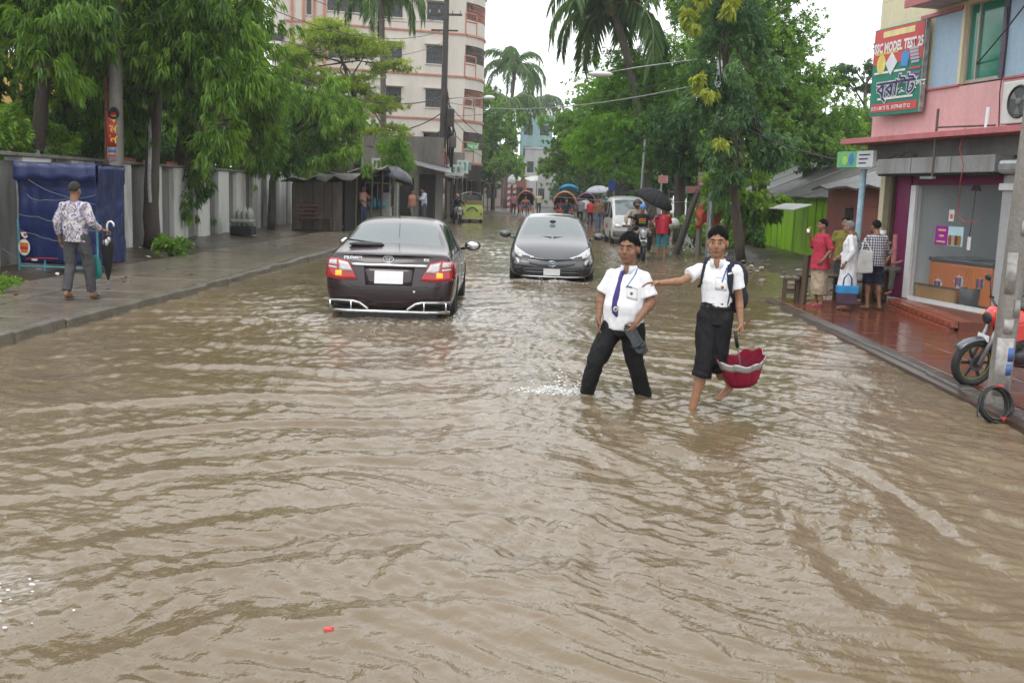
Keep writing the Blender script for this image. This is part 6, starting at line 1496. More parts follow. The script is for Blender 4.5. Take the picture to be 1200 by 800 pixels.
    if shoes:
        for S in 'LR':
            an, to = j['a'+S], j['t'+S]; g = MB(); d = (to-an); d.z = 0; a_ = math.atan2(d.y, d.x); mid = an.lerp(to, .5)
            g.ell((mid.x, mid.y, min(an.z-.06, to.z)-.012+.0), (.145, .05, .014), Matrix.Rotation(a_, 3, 'Z'), 14, 6)
            for q in (-1, 1): sdv = Vector((-math.sin(a_), math.cos(a_), 0))*q*.045; g.tube([mid+Vector(sdv)+Vector((0, 0, -.02)), mid.lerp(to, .35)+Vector((0, 0, .028)), to+Vector((0, 0, .0))], .008, 5)
            g.build('sandal', shoes, t, smooth=True)
    return t, j, bo

def cloth(name, c, var=.14, **k): return mat(name, c, .75, var=var, spec=.25, **k)
m_wshirt = cloth('school_white', (.80, .81, .84), .06, scale=8)
m_wshirtb = cloth('school_white_plain', (.80, .81, .84), .06, scale=8)
m_btrous = cloth('school_black', (.012, .012, .014), .3)

# ---------------- left schoolboy
JL = dict(pel=(.01, 0, .76), wai=(.01, -.01, .93), che=(.03, -.01, 1.10), neck=(.035, .0, 1.265), head=(.022, -.035, 1.418),
          sL=(-.098, .075, 1.200), sR=(.168, -.075, 1.198), eL=(-.185, .10, .98), eR=(.235, -.10, .97), wL=(-.205, .02, .815), wR=(.105, -.225, .81),
          hL=(-.07, .03, .72), hR=(.09, -.03, .72), kL=(-.225, -.03, .42), kR=(.125, .01, .43), aL=(-.285, .06, .08), aR=(.24, .10, .09), tL=(-.38, -.04, .03), tR=(.17, .0, .03))
BL, jl, _ = person('plump schoolboy in white shirt and purple tie carrying black sandals in his hand', (.655, 8.92, -.12), 0, 1.0, JL, m_skin2, face=(-24, 3), vox=.0052, fat=1.15, shirt=m_wshirt, pants=m_btrous, top_yaw=-27, sleeve=.80, hem=.715,
                   build_=(.165, .122), pw=(.103, .080), detail=True, headmul=1.13, vneck=(-.022, -.056), hands={'R': ((-.45, -.25, -.85), (-.6, .6, .1), 1.0), 'L': ((-.1, -.25, -.95), (.9, -.2, 0), .5)}, wrinkle=.009)
def along(pts, nrm, w, name, m, parent, th=.003):
    """ribbon following points, width vectors w"""
    b = MB(); P = [[tuple(Vector(p)-Vector(w_)*.5), tuple(Vector(p)), tuple(Vector(p)+Vector(w_)*.5)] for p, w_ in zip(pts, w)]
    b.grid(P); o = b.build(name, m, parent, smooth=True); o.modifiers.new('s', 'SOLIDIFY').thickness = th; return o
def front_snap(parent, names, pts, off=.006, direc=(0, 1, 0)):
    """drop points (local x,z) on the wearer's clothing seen from the front"""
    B = []
    for ch in parent.children:
        if ch.name.split('.')[0] in names: B.append(bvh_of(ch.data))
    out_ = []
    for p in pts:
        best = None
        for bv in B:
            h = bv.ray_cast(Vector((p[0]-direc[0]*2, -2*direc[1], p[-1])), Vector(direc))[0]
            if h is not None and (best is None or h.y < best.y): best = h
        y = best.y-off if best else 0
        out_.append(Vector((p[0], y, p[-1])))
    return out_
m_tie = cloth('purple_tie', (.075, .05, .20), .2); m_lany = cloth('blue_lanyard', (.05, .13, .42), .1); m_collar = m_wshirtb
tp = front_snap(BL, ('shirt',), [(-.015, 1.222), (-.035, 1.18), (-.055, 1.10), (-.075, 1.0), (-.078, .92), (-.070, .868), (-.062, .835)], .010)
along(tp, None, [(.022, 0, .006), (.034, 0, .008), (.040, 0, .006), (.052, 0, .004), (.062, 0, 0), (.062, 0, 0), (.006, 0, 0)], 'tie', m_tie, BL, .006)
b = MB(); q = tp[1]; b.ell(tp[0]+Vector((0, -.004, -.004)), (.020, .014, .018), nu=10, nv=8); b.build('tie_knot', m_tie, BL, smooth=True)
c = front_snap(BL, ('shirt',), [(-.074, .905)], .018)[0]; b = MB(); b.ell(c, (.020, .005, .024), nu=14, nv=6); e = b.build('tie_emblem', mat('emblem_cream', (.6, .58, .48), .5), BL, smooth=True); b = MB(); b.ell(c+Vector((0, -.004, 0)), (.010, .004, .012), nu=10, nv=6); b.build('emblem_centre', mat('emblem_dark', (.08, .07, .10), .5), e, smooth=True)
lp = front_snap(BL, ('shirt',), [(.100, 1.250), (.085, 1.21), (.055, 1.165), (.025, 1.120), (.005, 1.095)], .008); along(lp, None, [(.012, 0, .010)]*5, 'lanyard', m_lany, BL)
lp = front_snap(BL, ('shirt',), [(-.035, 1.225), (-.052, 1.17), (-.060, 1.10)], .007); along(lp, None, [(.012, 0, .003)]*3, 'lanyard', m_lany, BL)
def badge(parent, x, z, r=.014):
    c = front_snap(parent, ('shirt',), [(x, z)], .005)[0]; b = MB(); b.ell(c, (r, .004, r*1.1), nu=12, nv=6); e = b.build('badge', mat('badge_gold', (.42, .28, .12), .5, var=.4, scale=60), parent, smooth=True)
    b = MB(); b.ell(c+Vector((0, -.003, 0)), (r*.5, .003, r*.55), nu=8, nv=6); b.build('badge_centre', mat('badge_red', (.28, .06, .05), .5), e, smooth=True)
def pocket(parent, x, z, w=.095, h=.10, sk=-.02):
    P = front_snap(parent, ('shirt',), [(x-w/2+w*i/4, z+h/2+sk*i/4-h*k/4) for k in range(5) for i in range(5)], .0045); b = MB(); b.grid([P[5*k:5*k+5] for k in range(5)]); o = b.build('pocket', m_wshirtb, parent, smooth=True); o.modifiers.new('s', 'SOLIDIFY').thickness = .003
    L = front_snap(parent, ('shirt',), [(x-w/2+w*i/4, z+h/2+sk*i/4) for i in range(5)], .008); b = MB(); b.tube(L, .0022, 5); b.build('pocket_seam', cloth('seam_grey', (.45, .46, .5)), parent)
pocket(BL, .062, 1.055); badge(BL, .055, 1.045)
b = MB(); q = front_snap(BL, ('shirt',), [(.012, 1.106), (.058, 1.098)], .012); b.tube(q, .006, 6); b.build('pen', mat('pen_black', (.02, .02, .03), .3), BL)
def collar(parent, c, rx, ry, yaw, h=.034, open_=.9, tilt=0):
    for sg in (-1, 1):
        P = []
        for i in range(9):
            a = -math.pi/2+sg*(open_*.35+(math.pi-open_*.35)*i/8); ca, sa = math.cos(a), math.sin(a)
            px, py = ca*rx, sa*ry; X = px*math.cos(yaw)-py*math.sin(yaw); Y = px*math.sin(yaw)+py*math.cos(yaw); fr = max(0, 1-i/3.2); k = 1.14+.26*fr
            P.append([(c[0]+X, c[1]+Y, c[2]+h*.55), (c[0]+X*1.07, c[1]+Y*1.07, c[2]+h*.35), (c[0]+X*k, c[1]+Y*k, c[2]-h*(.45+1.15*fr))])
        b = MB(); b.grid(P); o = b.build('collar', m_wshirtb, parent, smooth=True); o.modifiers.new('s', 'SOLIDIFY').thickness = .004
collar(BL, (.035, -.006, 1.256), .068, .064, R(-25))
pl_ = front_snap(BL, ('shirt',), [(-.03, 1.17), (-.045, 1.05), (-.045, .95), (-.04, .85), (-.035, .76)], .003)
for k in range(5):
    c = pl_[k].lerp(pl_[min(k+1, 4)], .4)+Vector((.03, 0, 0)); c = front_snap(BL, ('shirt',), [(c.x, c.z)], .003)[0]; b = MB(); b.ell(c, (.006, .003, .006), nu=8, nv=6); b.build('button', m_plate, BL)
# sandals in his hand
SD = thing('pair_of_sandals', 'pair of black rubber sandals held in the left schoolboy hand', 'sandals', (.655+.075, 8.92-.27, .58)); SD.rotation_euler = (R(-12), R(-32), 0)
m_sole = mat('black_foam', (.035, .04, .045), .55, var=.3, scale=20)
for k, (dx, dy) in enumerate(((-.012, 0), (.018, .03))):
    b = MB(); P = []
    prof = [(-.028, .09), (-.036, .04), (-.030, -.03), (-.040, -.10), (-.030, -.155), (0, -.172), (.030, -.155), (.042, -.10), (.032, -.03), (.036, .04), (.026, .09), (0, .105)]
    b.prism([(x+dx, dy, z-.02*k) for x, z in prof], (0, .022, 0)); o = b.build('sole', m_sole, SD, bevel=.005)
    b = MB(); b.tube([(dx-.036, dy, -.08-.02*k), (dx-.02, dy-.035, -.10-.02*k), (dx+.02, dy-.035, -.10-.02*k), (dx+.038, dy, -.08-.02*k)], .012, 6); b.build('strap', m_sole, SD, smooth=True)

# ---------------- right schoolboy
JR = dict(pel=(.02, .01, .935), wai=(.025, .01, 1.03), che=(.02, .0, 1.20), neck=(.015, .0, 1.372), head=(-.005, -.03, 1.512),
          sL=(-.115, .055, 1.305), sR=(.158, -.05, 1.310), eL=(-.285, -.03, 1.185), eR=(.205, -.02, 1.035), wL=(-.455, -.02, 1.165), wR=(.22, -.07, .855),
          hL=(-.045, .02, .90), hR=(.085, .0, .90), kL=(-.055, -.05, .50), kR=(.06, .02, .51), aL=(-.135, -.04, .10), aR=(.205, .13, .315), tL=(-.165, -.17, .035), tR=(.105, .07, .20))
BR, jr, _ = person('slim barefoot schoolboy with dark backpack reaching an arm towards the plump boy', (1.375, 8.52, -.12), 0, 1.0, JR, m_skin, face=(-14, 4), vox=.0052, fat=.92, shirt=m_wshirtb, pants=m_btrous, top_yaw=-20, sleeve=.60, hem=.985,
                   build_=(.137, .098), pw=(.092, .074), pleg=(.61, .58), detail=True, tuck=True, headmul=1.06, vneck=(-.018, -.052), hands={'R': ((-.0, -.2, -.97), (-.9, .25, 0), 1.25), 'L': ((-.98, .02, -.02), (.1, -.2, -.95), .35)}, wrinkle=.008)
for S in 'LR':
    a, k = jr['a'+S], jr['k'+S]; e = k.lerp(a, .21 if S == 'L' else .15); b = MB(); d = (a-k).normalized()
    b.tube([e-d*.035, e-d*.01, e+d*.018, e+d*.012], [.079, .087, .084, .06], 16); me = remeshed(b, 'trouser_roll', m_btrous, .008, 3, .006, 9); obj('trouser_roll', me, BR)
pocket(BR, .035, 1.185, .095, .10, -.01); badge(BR, .045, 1.155); collar(BR, (.012, -.006, 1.362), .060, .058, R(-18))
lp = front_snap(BR, ('shirt',), [(.085, 1.365), (.075, 1.31), (.055, 1.25), (.04, 1.20)], .008); along(lp, None, [(.012, 0, .004)]*4, 'lanyard', m_lany, BR)
pl_ = front_snap(BR, ('shirt',), [(-.02, z) for z in (1.30, 1.22, 1.14, 1.07, 1.01)], .003)
for c in pl_: b = MB(); b.ell(c, (.005, .003, .005), nu=8, nv=6); b.build('button', m_plate, BR)
b = MB(); etube(b, [(.02, .01, .965, .130, .096), (.02, .01, 1.0, .130, .096)], yaw=R(-15)); b.build('belt', m_black, BR, smooth=True)
# backpack
BPK = thing('backpack', 'dark navy school backpack with a white tag on its strap', 'backpack', (1.375, 8.52, -.12))
m_bag = cloth('navy_bag', (.022, .026, .038), .3); g = MB()
g.ell((.155, .175, 1.20), (.150, .085, .17), Matrix.Rotation(R(-24), 3, 'Z'), 16, 12); g.ell((.165, .18, 1.05), (.155, .095, .14), Matrix.Rotation(R(-24), 3, 'Z'), 16, 12); g.ell((.21, .25, 1.06), (.10, .05, .10), Matrix.Rotation(R(-24), 3, 'Z'), 12, 10)
me = remeshed(g, 'bag', m_bag, .012, 3, .008, 6); obj('bag', me, BPK)
st = front_snap(BR, ('shirt',), [(.105, 1.375), (.108, 1.34), (.105, 1.27), (.105, 1.20), (.115, 1.13), (.135, 1.07)], .012)
st = [Vector((.12, .08, 1.40))]+st+[Vector((.165, .08, .99))]
along(st, None, [(.056, 0, .02)]*4+[(.05, 0, 0), (.03, 0, 0), (.024, 0, 0), (.02, 0, 0)], 'strap', m_bag, BPK, .008)
b = MB(); b.box(st[3]+Vector((-.006, -.010, .0)), (.032, .004, .014), mat=Matrix.Rotation(R(-18), 3, 'Y')); b.build('tag', m_plate, BPK)
st2 = front_snap(BR, ('shirt',), [(-.088, 1.345), (-.098, 1.28), (-.105, 1.22), (-.108, 1.17)], .010); along([Vector((-.07, .06, 1.385))]+st2+[Vector((-.115, .08, 1.13))], None, [(.035, 0, 0)]*6, 'strap', m_bag, BPK, .008)
b = MB(); b.tube([st[5]+Vector((-.005, -.01, 0)), st[5]+Vector((-.012, -.02, -.06)), st[5]+Vector((-.02, -.015, -.12))], .006, 6); b.build('strap_end', m_bag, BPK)
# crimson umbrella hanging upside down, half open
UM = thing('crimson_umbrella', 'crimson umbrella with silver lining hanging half open from the slim boy hand', 'umbrella', (1.375+.275, 8.47, .235)); UM.rotation_euler = (R(8), R(-13), R(20))
m_crim = cloth('crimson_nylon', (.27, .009, .038), .22, scale=7); m_silv = mat('silver_lining', (.52, .52, .53), .35, .5, var=.3, scale=12)
def ucup(r0, r1, z0, z1, n=8, ph=0., amp=.13, inner=0., seg=6, rows=5):
    P = []
    for i in range(rows+1):
        f = i/rows; row = []
        for q in range(n*seg+1):
            a = 6.28318*q/(n*seg); w = math.sin(n*a/1.0+ph); rr_ = (r0+(r1-r0)*f**.8)*(1+amp*f*w)-inner
            row.append((rr_*math.cos(a)*1.12, rr_*math.sin(a)*.86, z0+(z1-z0)*f+.020*f*math.sin(2*a+1)+.012*f*w))
        P.append(row)
    return P
P = ucup(.110, .178, .0, .225, amp=.055)
for k in range(8):
    b = MB(); b.grid([row[k*6:k*6+7] for row in P]); o = b.build('canopy_panel', m_crim, UM, smooth=True); o.modifiers.new('s', 'SOLIDIFY').thickness = .003
    P2 = ucup(.110, .178, .0, .225, amp=.055, inner=-.004, rows=10)[7:]; b = MB(); b.grid([row[k*6:k*6+7] for row in P2]); o = b.build('silver_hem', m_silv, UM, smooth=True); o.modifiers.new('s', 'SOLIDIFY').thickness = .003
b = MB(); b.lathe([(0, -.012), (.07, -.010), (.105, .0), (.108, .006)], 24); 
for i, q in enumerate(b.v): b.v[i] = (q[0]*1.12, q[1]*.86, q[2])
b.build('canopy_base', m_crim, UM, smooth=True)
b = MB(); b.grid(ucup(.105, .176, .01, .218, amp=.055, inner=.006)); b.build('lining', m_crim, UM, smooth=True)
b = MB(); b.cyl((0, 0, 0), (-.03, .0, .36), .007, n=8); b.build('shaft', m_steel, UM); b = MB(); b.cyl((-.03, .0, .33), (-.04, .0, .47), .015, n=10); b.build('handle', m_black, UM, smooth=True)
b = MB(); b.tube([(.03, -.02, .47), (.06, -.03, .53), (.10, -.03, .56)], .005, 5); b.build('wrist_strap', mat('strap_crimson', (.2, .02, .04), .6), UM)
for k in range(8):
    a = k*.785+.2; b = MB(); b.tube([(-.02, 0, .16), (.165*math.cos(a), .13*math.sin(a), .205)], .002, 4); b.build('rib', m_black, UM)

# ---------------- man walking away on the left pavement
def floral():
    m = cloth('floral_cloth', (.45, .42, .46), .1); n = m.node_tree; p = n.nodes['Principled BSDF']
    tcn = n.nodes.new('ShaderNodeTexCoord'); v = n.nodes.new('ShaderNodeTexVoronoi'); v.inputs['Scale'].default_value = 16; v.feature = 'SMOOTH_F1'
    nz2 = n.nodes.new('ShaderNodeTexNoise'); nz2.inputs['Scale'].default_value = 6; nz2.inputs['Detail'].default_value = 4; n.links.new(tcn.outputs['Object'], nz2.inputs['Vector'])
    mxv = n.nodes.new('ShaderNodeMix'); mxv.data_type = 'RGBA'; mxv.inputs[0].default_value = .25; n.links.new(tcn.outputs['Object'], mxv.inputs[6]); n.links.new(nz2.outputs['Color'], mxv.inputs[7]); n.links.new(mxv.outputs[2], v.inputs['Vector'])
    r = n.nodes.new('ShaderNodeValToRGB'); r.color_ramp.interpolation = 'LINEAR'
    r.color_ramp.elements[0].position = 0; r.color_ramp.elements[0].color = (.06, .05, .16, 1); r.color_ramp.elements[1].position = 1; r.color_ramp.elements[1].color = (.22, .20, .24, 1)
    for pos, c in ((.18, (.14, .12, .32, 1)), (.30, (.62, .60, .64, 1)), (.42, (.50, .44, .40, 1)), (.55, (.13, .11, .22, 1)), (.75, (.5, .47, .46, 1))): e = r.color_ramp.elements.new(pos); e.color = c
    sepx = n.nodes.new('ShaderNodeMath'); sepx.operation = 'ADD'; n.links.new(v.outputs['Distance'], sepx.inputs[0]); sub = n.nodes.new('ShaderNodeMath'); sub.operation = 'MULTIPLY_ADD'; n.links.new(nz2.outputs['Fac'], sub.inputs[0]); sub.inputs[1].default_value = 1.4; sub.inputs[2].default_value = -.62; n.links.new(sub.outputs[0], sepx.inputs[1])
    n.links.new(sepx.outputs[0], r.inputs[0]); n.links.new(r.outputs[0], p.inputs['Base Color']); return m
def checked():
    m = cloth('checked_cloth', (.5, .5, .5), .1); n = m.node_tree; p = n.nodes['Principled BSDF']; tcn = n.nodes.new('ShaderNodeTexCoord'); sp = n.nodes.new('ShaderNodeSeparateXYZ'); n.links.new(tcn.outputs['Object'], sp.inputs[0]); outs = []
    for ax in ('X', 'Z'):
        mm = n.nodes.new('ShaderNodeMath'); mm.operation = 'MULTIPLY'; mm.inputs[1].default_value = 24 if ax == 'X' else 20; n.links.new(sp.outputs[ax], mm.inputs[0]); fr = n.nodes.new('ShaderNodeMath'); fr.operation = 'FRACT'; n.links.new(mm.outputs[0], fr.inputs[0]); gt = n.nodes.new('ShaderNodeMath'); gt.operation = 'GREATER_THAN'; gt.inputs[1].default_value = .5; n.links.new(fr.outputs[0], gt.inputs[0]); outs.append(gt)
    ad = n.nodes.new('ShaderNodeMath'); ad.operation = 'ADD'; n.links.new(outs[0].outputs[0], ad.inputs[0]); n.links.new(outs[1].outputs[0], ad.inputs[1]); dv = n.nodes.new('ShaderNodeMath'); dv.operation = 'MULTIPLY'; dv.inputs[1].default_value = .5; n.links.new(ad.outputs[0], dv.inputs[0])
    r = n.nodes.new('ShaderNodeValToRGB'); r.color_ramp.elements[0].color = (.05, .05, .06, 1); r.color_ramp.elements[1].color = (.62, .62, .64, 1); r.color_ramp.elements.new(.5).color = (.22, .22, .24, 1); n.links.new(dv.outputs[0], r.inputs[0]); n.links.new(r.outputs[0], p.inputs['Base Color']); return m
m_gtrous = cloth('grey_trousers', (.085, .085, .09), .3)
WM, jw, _ = person('man in purple floral shirt and grey trousers walking away with a folded umbrella', (-6.45, 13.75, .102), 176, .94, dict(kL=(-.13, -.10, .50), aL=(-.14, -.16, .085), tL=(-.15, -.32, .04), kR=(.11, -.04, .50), aR=(.10, .12, .11), tR=(.09, -.03, .03), eR=(.25, .06, 1.09), wR=(.24, .0, .86), eL=(-.27, .04, 1.11), wL=(-.33, -.16, 1.00)),
                   m_skin2, hair=mat('greying_hair', (.045, .042, .040), .8, var=.5, scale=60, spec=.2), hairlen=-.12, face=(0, 0), vox=.008, shirt=floral(), pants=m_gtrous, sleeve=1.7, hem=.83, build_=(.175, .12), pw=(.10, .083), fat=1.06, shoes=mat('brown_leather', (.07, .035, .02), .5), hands={'L': ((-.75, -.65, -.1), (.2, .1, -.9), 1.1)}, wrinkle=.010)
uo = thing('folded_umbrella', 'folded black umbrella with white hooked handle carried by the man in the floral shirt', 'umbrella', (-6.08, 13.90, .36)); b = MB(); b.lathe([(.008, 0), (.03, .08), (.055, .25), (.075, .45), (.06, .56), (.02, .62)], 14)
for i, q in enumerate(b.v): a = math.atan2(q[1], q[0]); k = 1+.22*math.sin(a*6); b.v[i] = (q[0]*k, q[1]*k, q[2])
b.build('canopy', cloth('black_nylon', (.014, .014, .016), .3), uo, smooth=True); b = MB(); b.tube([(0, 0, -.05), (0, 0, .72)], .007, 6); b.build('shaft', m_steel, uo); b = MB(); b.tube([(0, 0, .68), (0, 0, .76), (.02, 0, .80), (.06, 0, .81), (.09, 0, .78), (.095, 0, .74)], .013, 8); b.build('handle', m_plate, uo, smooth=True)
b = MB(); b.ell((.0, -.05, .52), (.05, .02, .05), nu=8, nv=6); b.ell((.04, -.05, .56), (.03, .02, .04), nu=8, nv=6); b.build('pale_tie_strap', m_silv, uo, smooth=True)
b = MB(); b.lathe([(.0, 0), (.07, .01), (.085, .12), (.07, .26), (.015, .34)], 12)
for i, q in enumerate(b.v): b.v[i] = (q[0]*1.1, q[1]*.5, q[2])
o = b.build('teal_bag', mat('teal_plastic', (.01, .30, .25), .35, var=.3), None, (-6.30, 14.0, .36), smooth=True); tag(o, 'teal plastic carrier bag carried beside the grey trousers of the floral shirt man', 'bag')

# ---------------- group at the tea stall
m_redk = cloth('crimson_kurta', (.42, .035, .065), .2); m_beige = cloth('beige_wrap', (.42, .34, .24), .2); m_robe = cloth('white_robe', (.70, .71, .73), .08)
person('man in a crimson shirt and beige wrap drinking from a cup by the bench', (4.50, 17.25, .03), -78, .855, dict(eL=(-.22, -.10, 1.15), wL=(-.09, -.24, 1.42), wR=(.22, -.05, .92), eR=(.27, .08, 1.12)), m_skin2, vox=.009, shirt=m_redk, pants=m_beige, sleeve=1.05, hem=.72, skirt=.22, build_=(.175, .135), pw=(.10, .08), shoes=mat('pink_sandal', (.5, .05, .12), .5), hands={'L': ((.3, -.3, .85), (.2, .9, 0), 1.0)}, wrinkle=.012)
b = MB(); b.lathe([(.022, 0), (.028, .06), (.025, .06), (.019, .006)], 12); o = b.build('tea_cup', m_plate, None, (4.255, 17.20, 1.245), smooth=True); tag(o, 'small white cup held to the mouth of the man in crimson', 'cup')
person('grey-haired man in a long white robe holding a blue bag', (4.83, 16.75, .035), -108, .855, dict(eL=(-.26, -.03, 1.10), wL=(-.22, -.20, .98), eR=(.26, .06, 1.10), wR=(.24, -.06, .88), head=(0, -.05, 1.55)), m_skin2, hair=m_greyhair, vox=.009, shirt=m_robe, pants=m_robe, sleeve=1.8, hem=.80, robe=.42, pleg=(.74, .74), build_=(.17, .125), pw=(.09, .075), wrinkle=.012)
bb_ = thing('blue_bag', 'bright blue and maroon shopping bag hanging beside the white robe', 'bag', (4.77, 16.52, .14)); b = MB(); b.prism([(-.15, -.05, 0), (.15, -.05, 0), (.17, -.05, .30), (-.17, -.05, .30)], (0, .10, 0)); b.build('bag', mat('bag_maroon', (.08, .04, .07), .5, var=.5, scale=9), bb_, bevel=.02); b = MB(); b.prism([(-.165, -.056, .18), (.165, -.056, .18), (.175, -.056, .305), (-.175, -.056, .305)], (0, .112, 0)); b.build('blue_band', mat('bag_blue', (.02, .26, .55), .4, var=.2), bb_, bevel=.01)
b = MB(); b.tube([(-.07, 0, .30), (-.06, 0, .42), (0, 0, .50), (.06, 0, .42), (.07, 0, .30)], .012, 6); b.build('handle', mat('bag_navy', (.03, .04, .12), .5), bb_, smooth=True)
person('bearded man in an olive shirt facing the road behind the robed man', (5.18, 18.35, .04), -25, .87, dict(eR=(.26, -.08, 1.12), wR=(.12, -.22, 1.10)), m_skin2, vox=.010, shirt=cloth('olive_shirt', (.19, .17, .035), .25), pants=cloth('dark_wrap', (.05, .05, .06), .3), sleeve=.7, hem=.82, skirt=.3, build_=(.17, .12), wrinkle=.01)
person('barefoot man in a black and white checked shirt and navy shorts seen from behind', (5.30, 16.95, .035), 196, .865, dict(eL=(-.27, -.06, 1.12), wL=(-.13, -.22, 1.38), eR=(.26, -.05, 1.14), wR=(.23, -.14, 1.12), head=(.0, -.05, 1.56), kL=(-.12, -.02, .49), aL=(-.15, .04, .08), tL=(-.20, -.12, .03)), m_skin2, vox=.009, shirt=checked(), pants=cloth('navy_shorts', (.018, .022, .045), .3), sleeve=1.7, hem=.83, pleg=(.50, .50), build_=(.19, .13), pw=(.105, .10), wrinkle=.010)
wb = thing('white_bag', 'white printed carrier bag hanging from the checked man arm', 'bag', (5.06, 16.72, .62)); b = MB(); b.prism([(-.15, -.03, 0), (.15, -.04, .03), (.13, -.03, .38), (-.08, -.03, .40)], (0, .08, 0)); b.build('bag', mat('bag_white', (.55, .55, .53), .5, var=.35, scale=7), wb, bevel=.025); b = MB(); b.tube([(-.06, 0, .38), (0, .05, .56), (.10, 0, .38)], .008, 5); b.build('handle', m_plate, wb)
b = MB(); b.lathe([(0, 0), (.09, .02), (.11, .18), (.06, .34), (.015, .40)], 10); o = b.build('clear_bag', mat('bag_clear', (.40, .46, .46), .3, var=.4, scale=9), None, (5.02, 17.3, .28), smooth=True); tag(o, 'pale translucent bag hanging left of the navy shorts', 'bag')
person('stall keeper in grey clothes sitting in the dark bay beside the magenta panel', (5.98, 17.75, .18), -60, .80, dict(pel=(0, .05, .60), wai=(0, .04, .74), che=(0, 0, .93), neck=(0, .0, 1.10), head=(0, -.03, 1.24), sL=(-.18, 0, 1.06), sR=(.18, 0, 1.06), eL=(-.24, -.08, .82), eR=(.24, -.08, .82), wL=(-.15, -.25, .75), wR=(.15, -.25, .75), hL=(-.1, .02, .58), hR=(.1, .02, .58), kL=(-.14, -.36, .58), kR=(.14, -.36, .58), aL=(-.13, -.36, .16), aR=(.13, -.36, .16), tL=(-.14, -.5, .1), tR=(.14, -.5, .1)), m_skin2, vox=.010, shirt=cloth('stall_grey_shirt', (.16, .16, .15), .3), pants=cloth('stall_grey_wrap', (.11, .11, .10), .3), sleeve=.7, hem=.56, build_=(.17, .12), wrinkle=.01)
# ---------------- motorcycle riders
RID = dict(pel=(0, .15, .90), wai=(0, .12, 1.02), che=(0, .02, 1.22), neck=(0, .0, 1.40), head=(0, -.04, 1.54), sL=(-.19, 0, 1.35), sR=(.19, 0, 1.35), eL=(-.33, -.15, 1.13), eR=(.33, -.15, 1.13), wL=(-.34, -.33, 1.05), wR=(.34, -.33, 1.05), hL=(-.10, .10, .86), hR=(.10, .10, .86), kL=(-.24, -.28, .74), kR=(.24, -.28, .74), aL=(-.22, -.06, .36), aR=(.22, -.06, .36), tL=(-.24, -.22, .31), tR=(.24, -.22, .31))
m_bshirt = cloth('black_tshirt', (.015, .015, .016), .3)
rd, jj, _ = person('rider in black printed T-shirt and blue head cover steering towards the camera', (2.56, 29.15, -.10), 1, .98, RID, m_skin2, vox=.011, shirt=m_bshirt, pants=cloth('rider_jeans', (.03, .035, .05), .3), sleeve=.6, hem=.88, build_=(.18, .125), hat=mat('blue_plastic_cap', (.06, .24, .60), .35, var=.35, scale=20))
for (z, c) in ((1.24, (.55, .10, .03)), (1.19, (.60, .28, .04)), (1.135, (.22, .35, .06))):
    P = front_snap(rd, ('shirt',), [(-.10+.05*i, z+.022-.044*k) for k in range(2) for i in range(5)], .008); b = MB(); b.grid([P[:5], P[5:]]); o = b.build('shirt_print', cloth('print_%.2f' % c[0], c), rd); o.modifiers.new('s', 'SOLIDIFY').thickness = .003
person('helmeted pillion rider in a pale shirt behind the blue-capped rider', (2.44, 29.62, -.05), 4, 1.02, dict(RID, wL=(-.30, -.25, .95), wR=(.30, -.25, .95)), m_skin2, vox=.013, shirt=cloth('pale_tan_shirt', (.40, .32, .26), .2), pants=m_gtrous, sleeve=1.6, hem=.88, hat='helmet')
person('rider in dark clothes on the motorcycle by the left shops', (-5.05, 55.05, -.08), 20, .98, RID, m_skin2, vox=.016, shirt=cloth('dark_navy_shirt', (.02, .022, .03), .3), pants=m_gtrous, sleeve=1.6, hem=.88, hat=mat('white_red_cap', (.5, .3, .28), .5, var=.6, scale=14))
# ---------------- others
def walker(label, loc, rz, sh, pa, s=1., skin=None, sleeve=.6, stride=.12, group='people far along the road', vox=.016, **k):
    return person(label, loc, rz, s, dict(kL=(-.10, -.06-stride*.4, .49), aL=(-.10, .03-stride, .08), tL=(-.12, -.13-stride, .03), aR=(.10, .03+stride*1.2, .10), tR=(.12, -.13+stride*1.2, .03), wL=(-.25, .05, .87), wR=(.25, -.12, .90)), skin or m_skin2, vox=vox, shirt=cloth('shirt_%.2f_%.2f_%.2f' % sh, sh, .2), pants=cloth('trousers_%.2f_%.2f' % pa[:2], pa, .3), sleeve=sleeve, group=group, build_=(.18, .125), **k)
person('person in a red raincoat and cyan shorts wading under the black umbrella', (3.30, 30.6, -.10), 168, .95, dict(eL=(-.22, -.14, 1.15), wL=(-.10, -.26, 1.25), eR=(.30, .05, 1.12), wR=(.36, -.02, .92), aL=(-.10, .10, .10)), m_skin, vox=.011, shirt=mat('red_raincoat', (.55, .02, .05), .3, var=.2), pants=cloth('cyan_shorts', (.05, .25, .32), .3), sleeve=1.3, hem=.80, pleg=(.62, .62), build_=(.19, .13), hat=mat('red_hood', (.55, .02, .05), .3, var=.2))
umbrella('black_umbrella', 'large black umbrella held over the person in the red raincoat', (3.02, 30.9, 1.62), .62, .34, cloth('black_umbrella_cloth', (.02, .02, .024), .3), (R(14), R(24)), .75)
person('man in orange and white shirt reaching out beside the white roofed stall', (-7.45, 40.6, .13), 62, 1.0, dict(eR=(.26, -.12, 1.16), wR=(.14, -.40, 1.20), eL=(-.26, -.10, 1.12), wL=(-.16, -.30, 1.02)), m_skin2, vox=.013, shirt=mat('orange_white_cloth', (.52, .44, .38), .75, col2=(.50, .12, .05), scale=3), pants=cloth('blue_jeans', (.06, .09, .17), .3), sleeve=1.0, hem=.84)
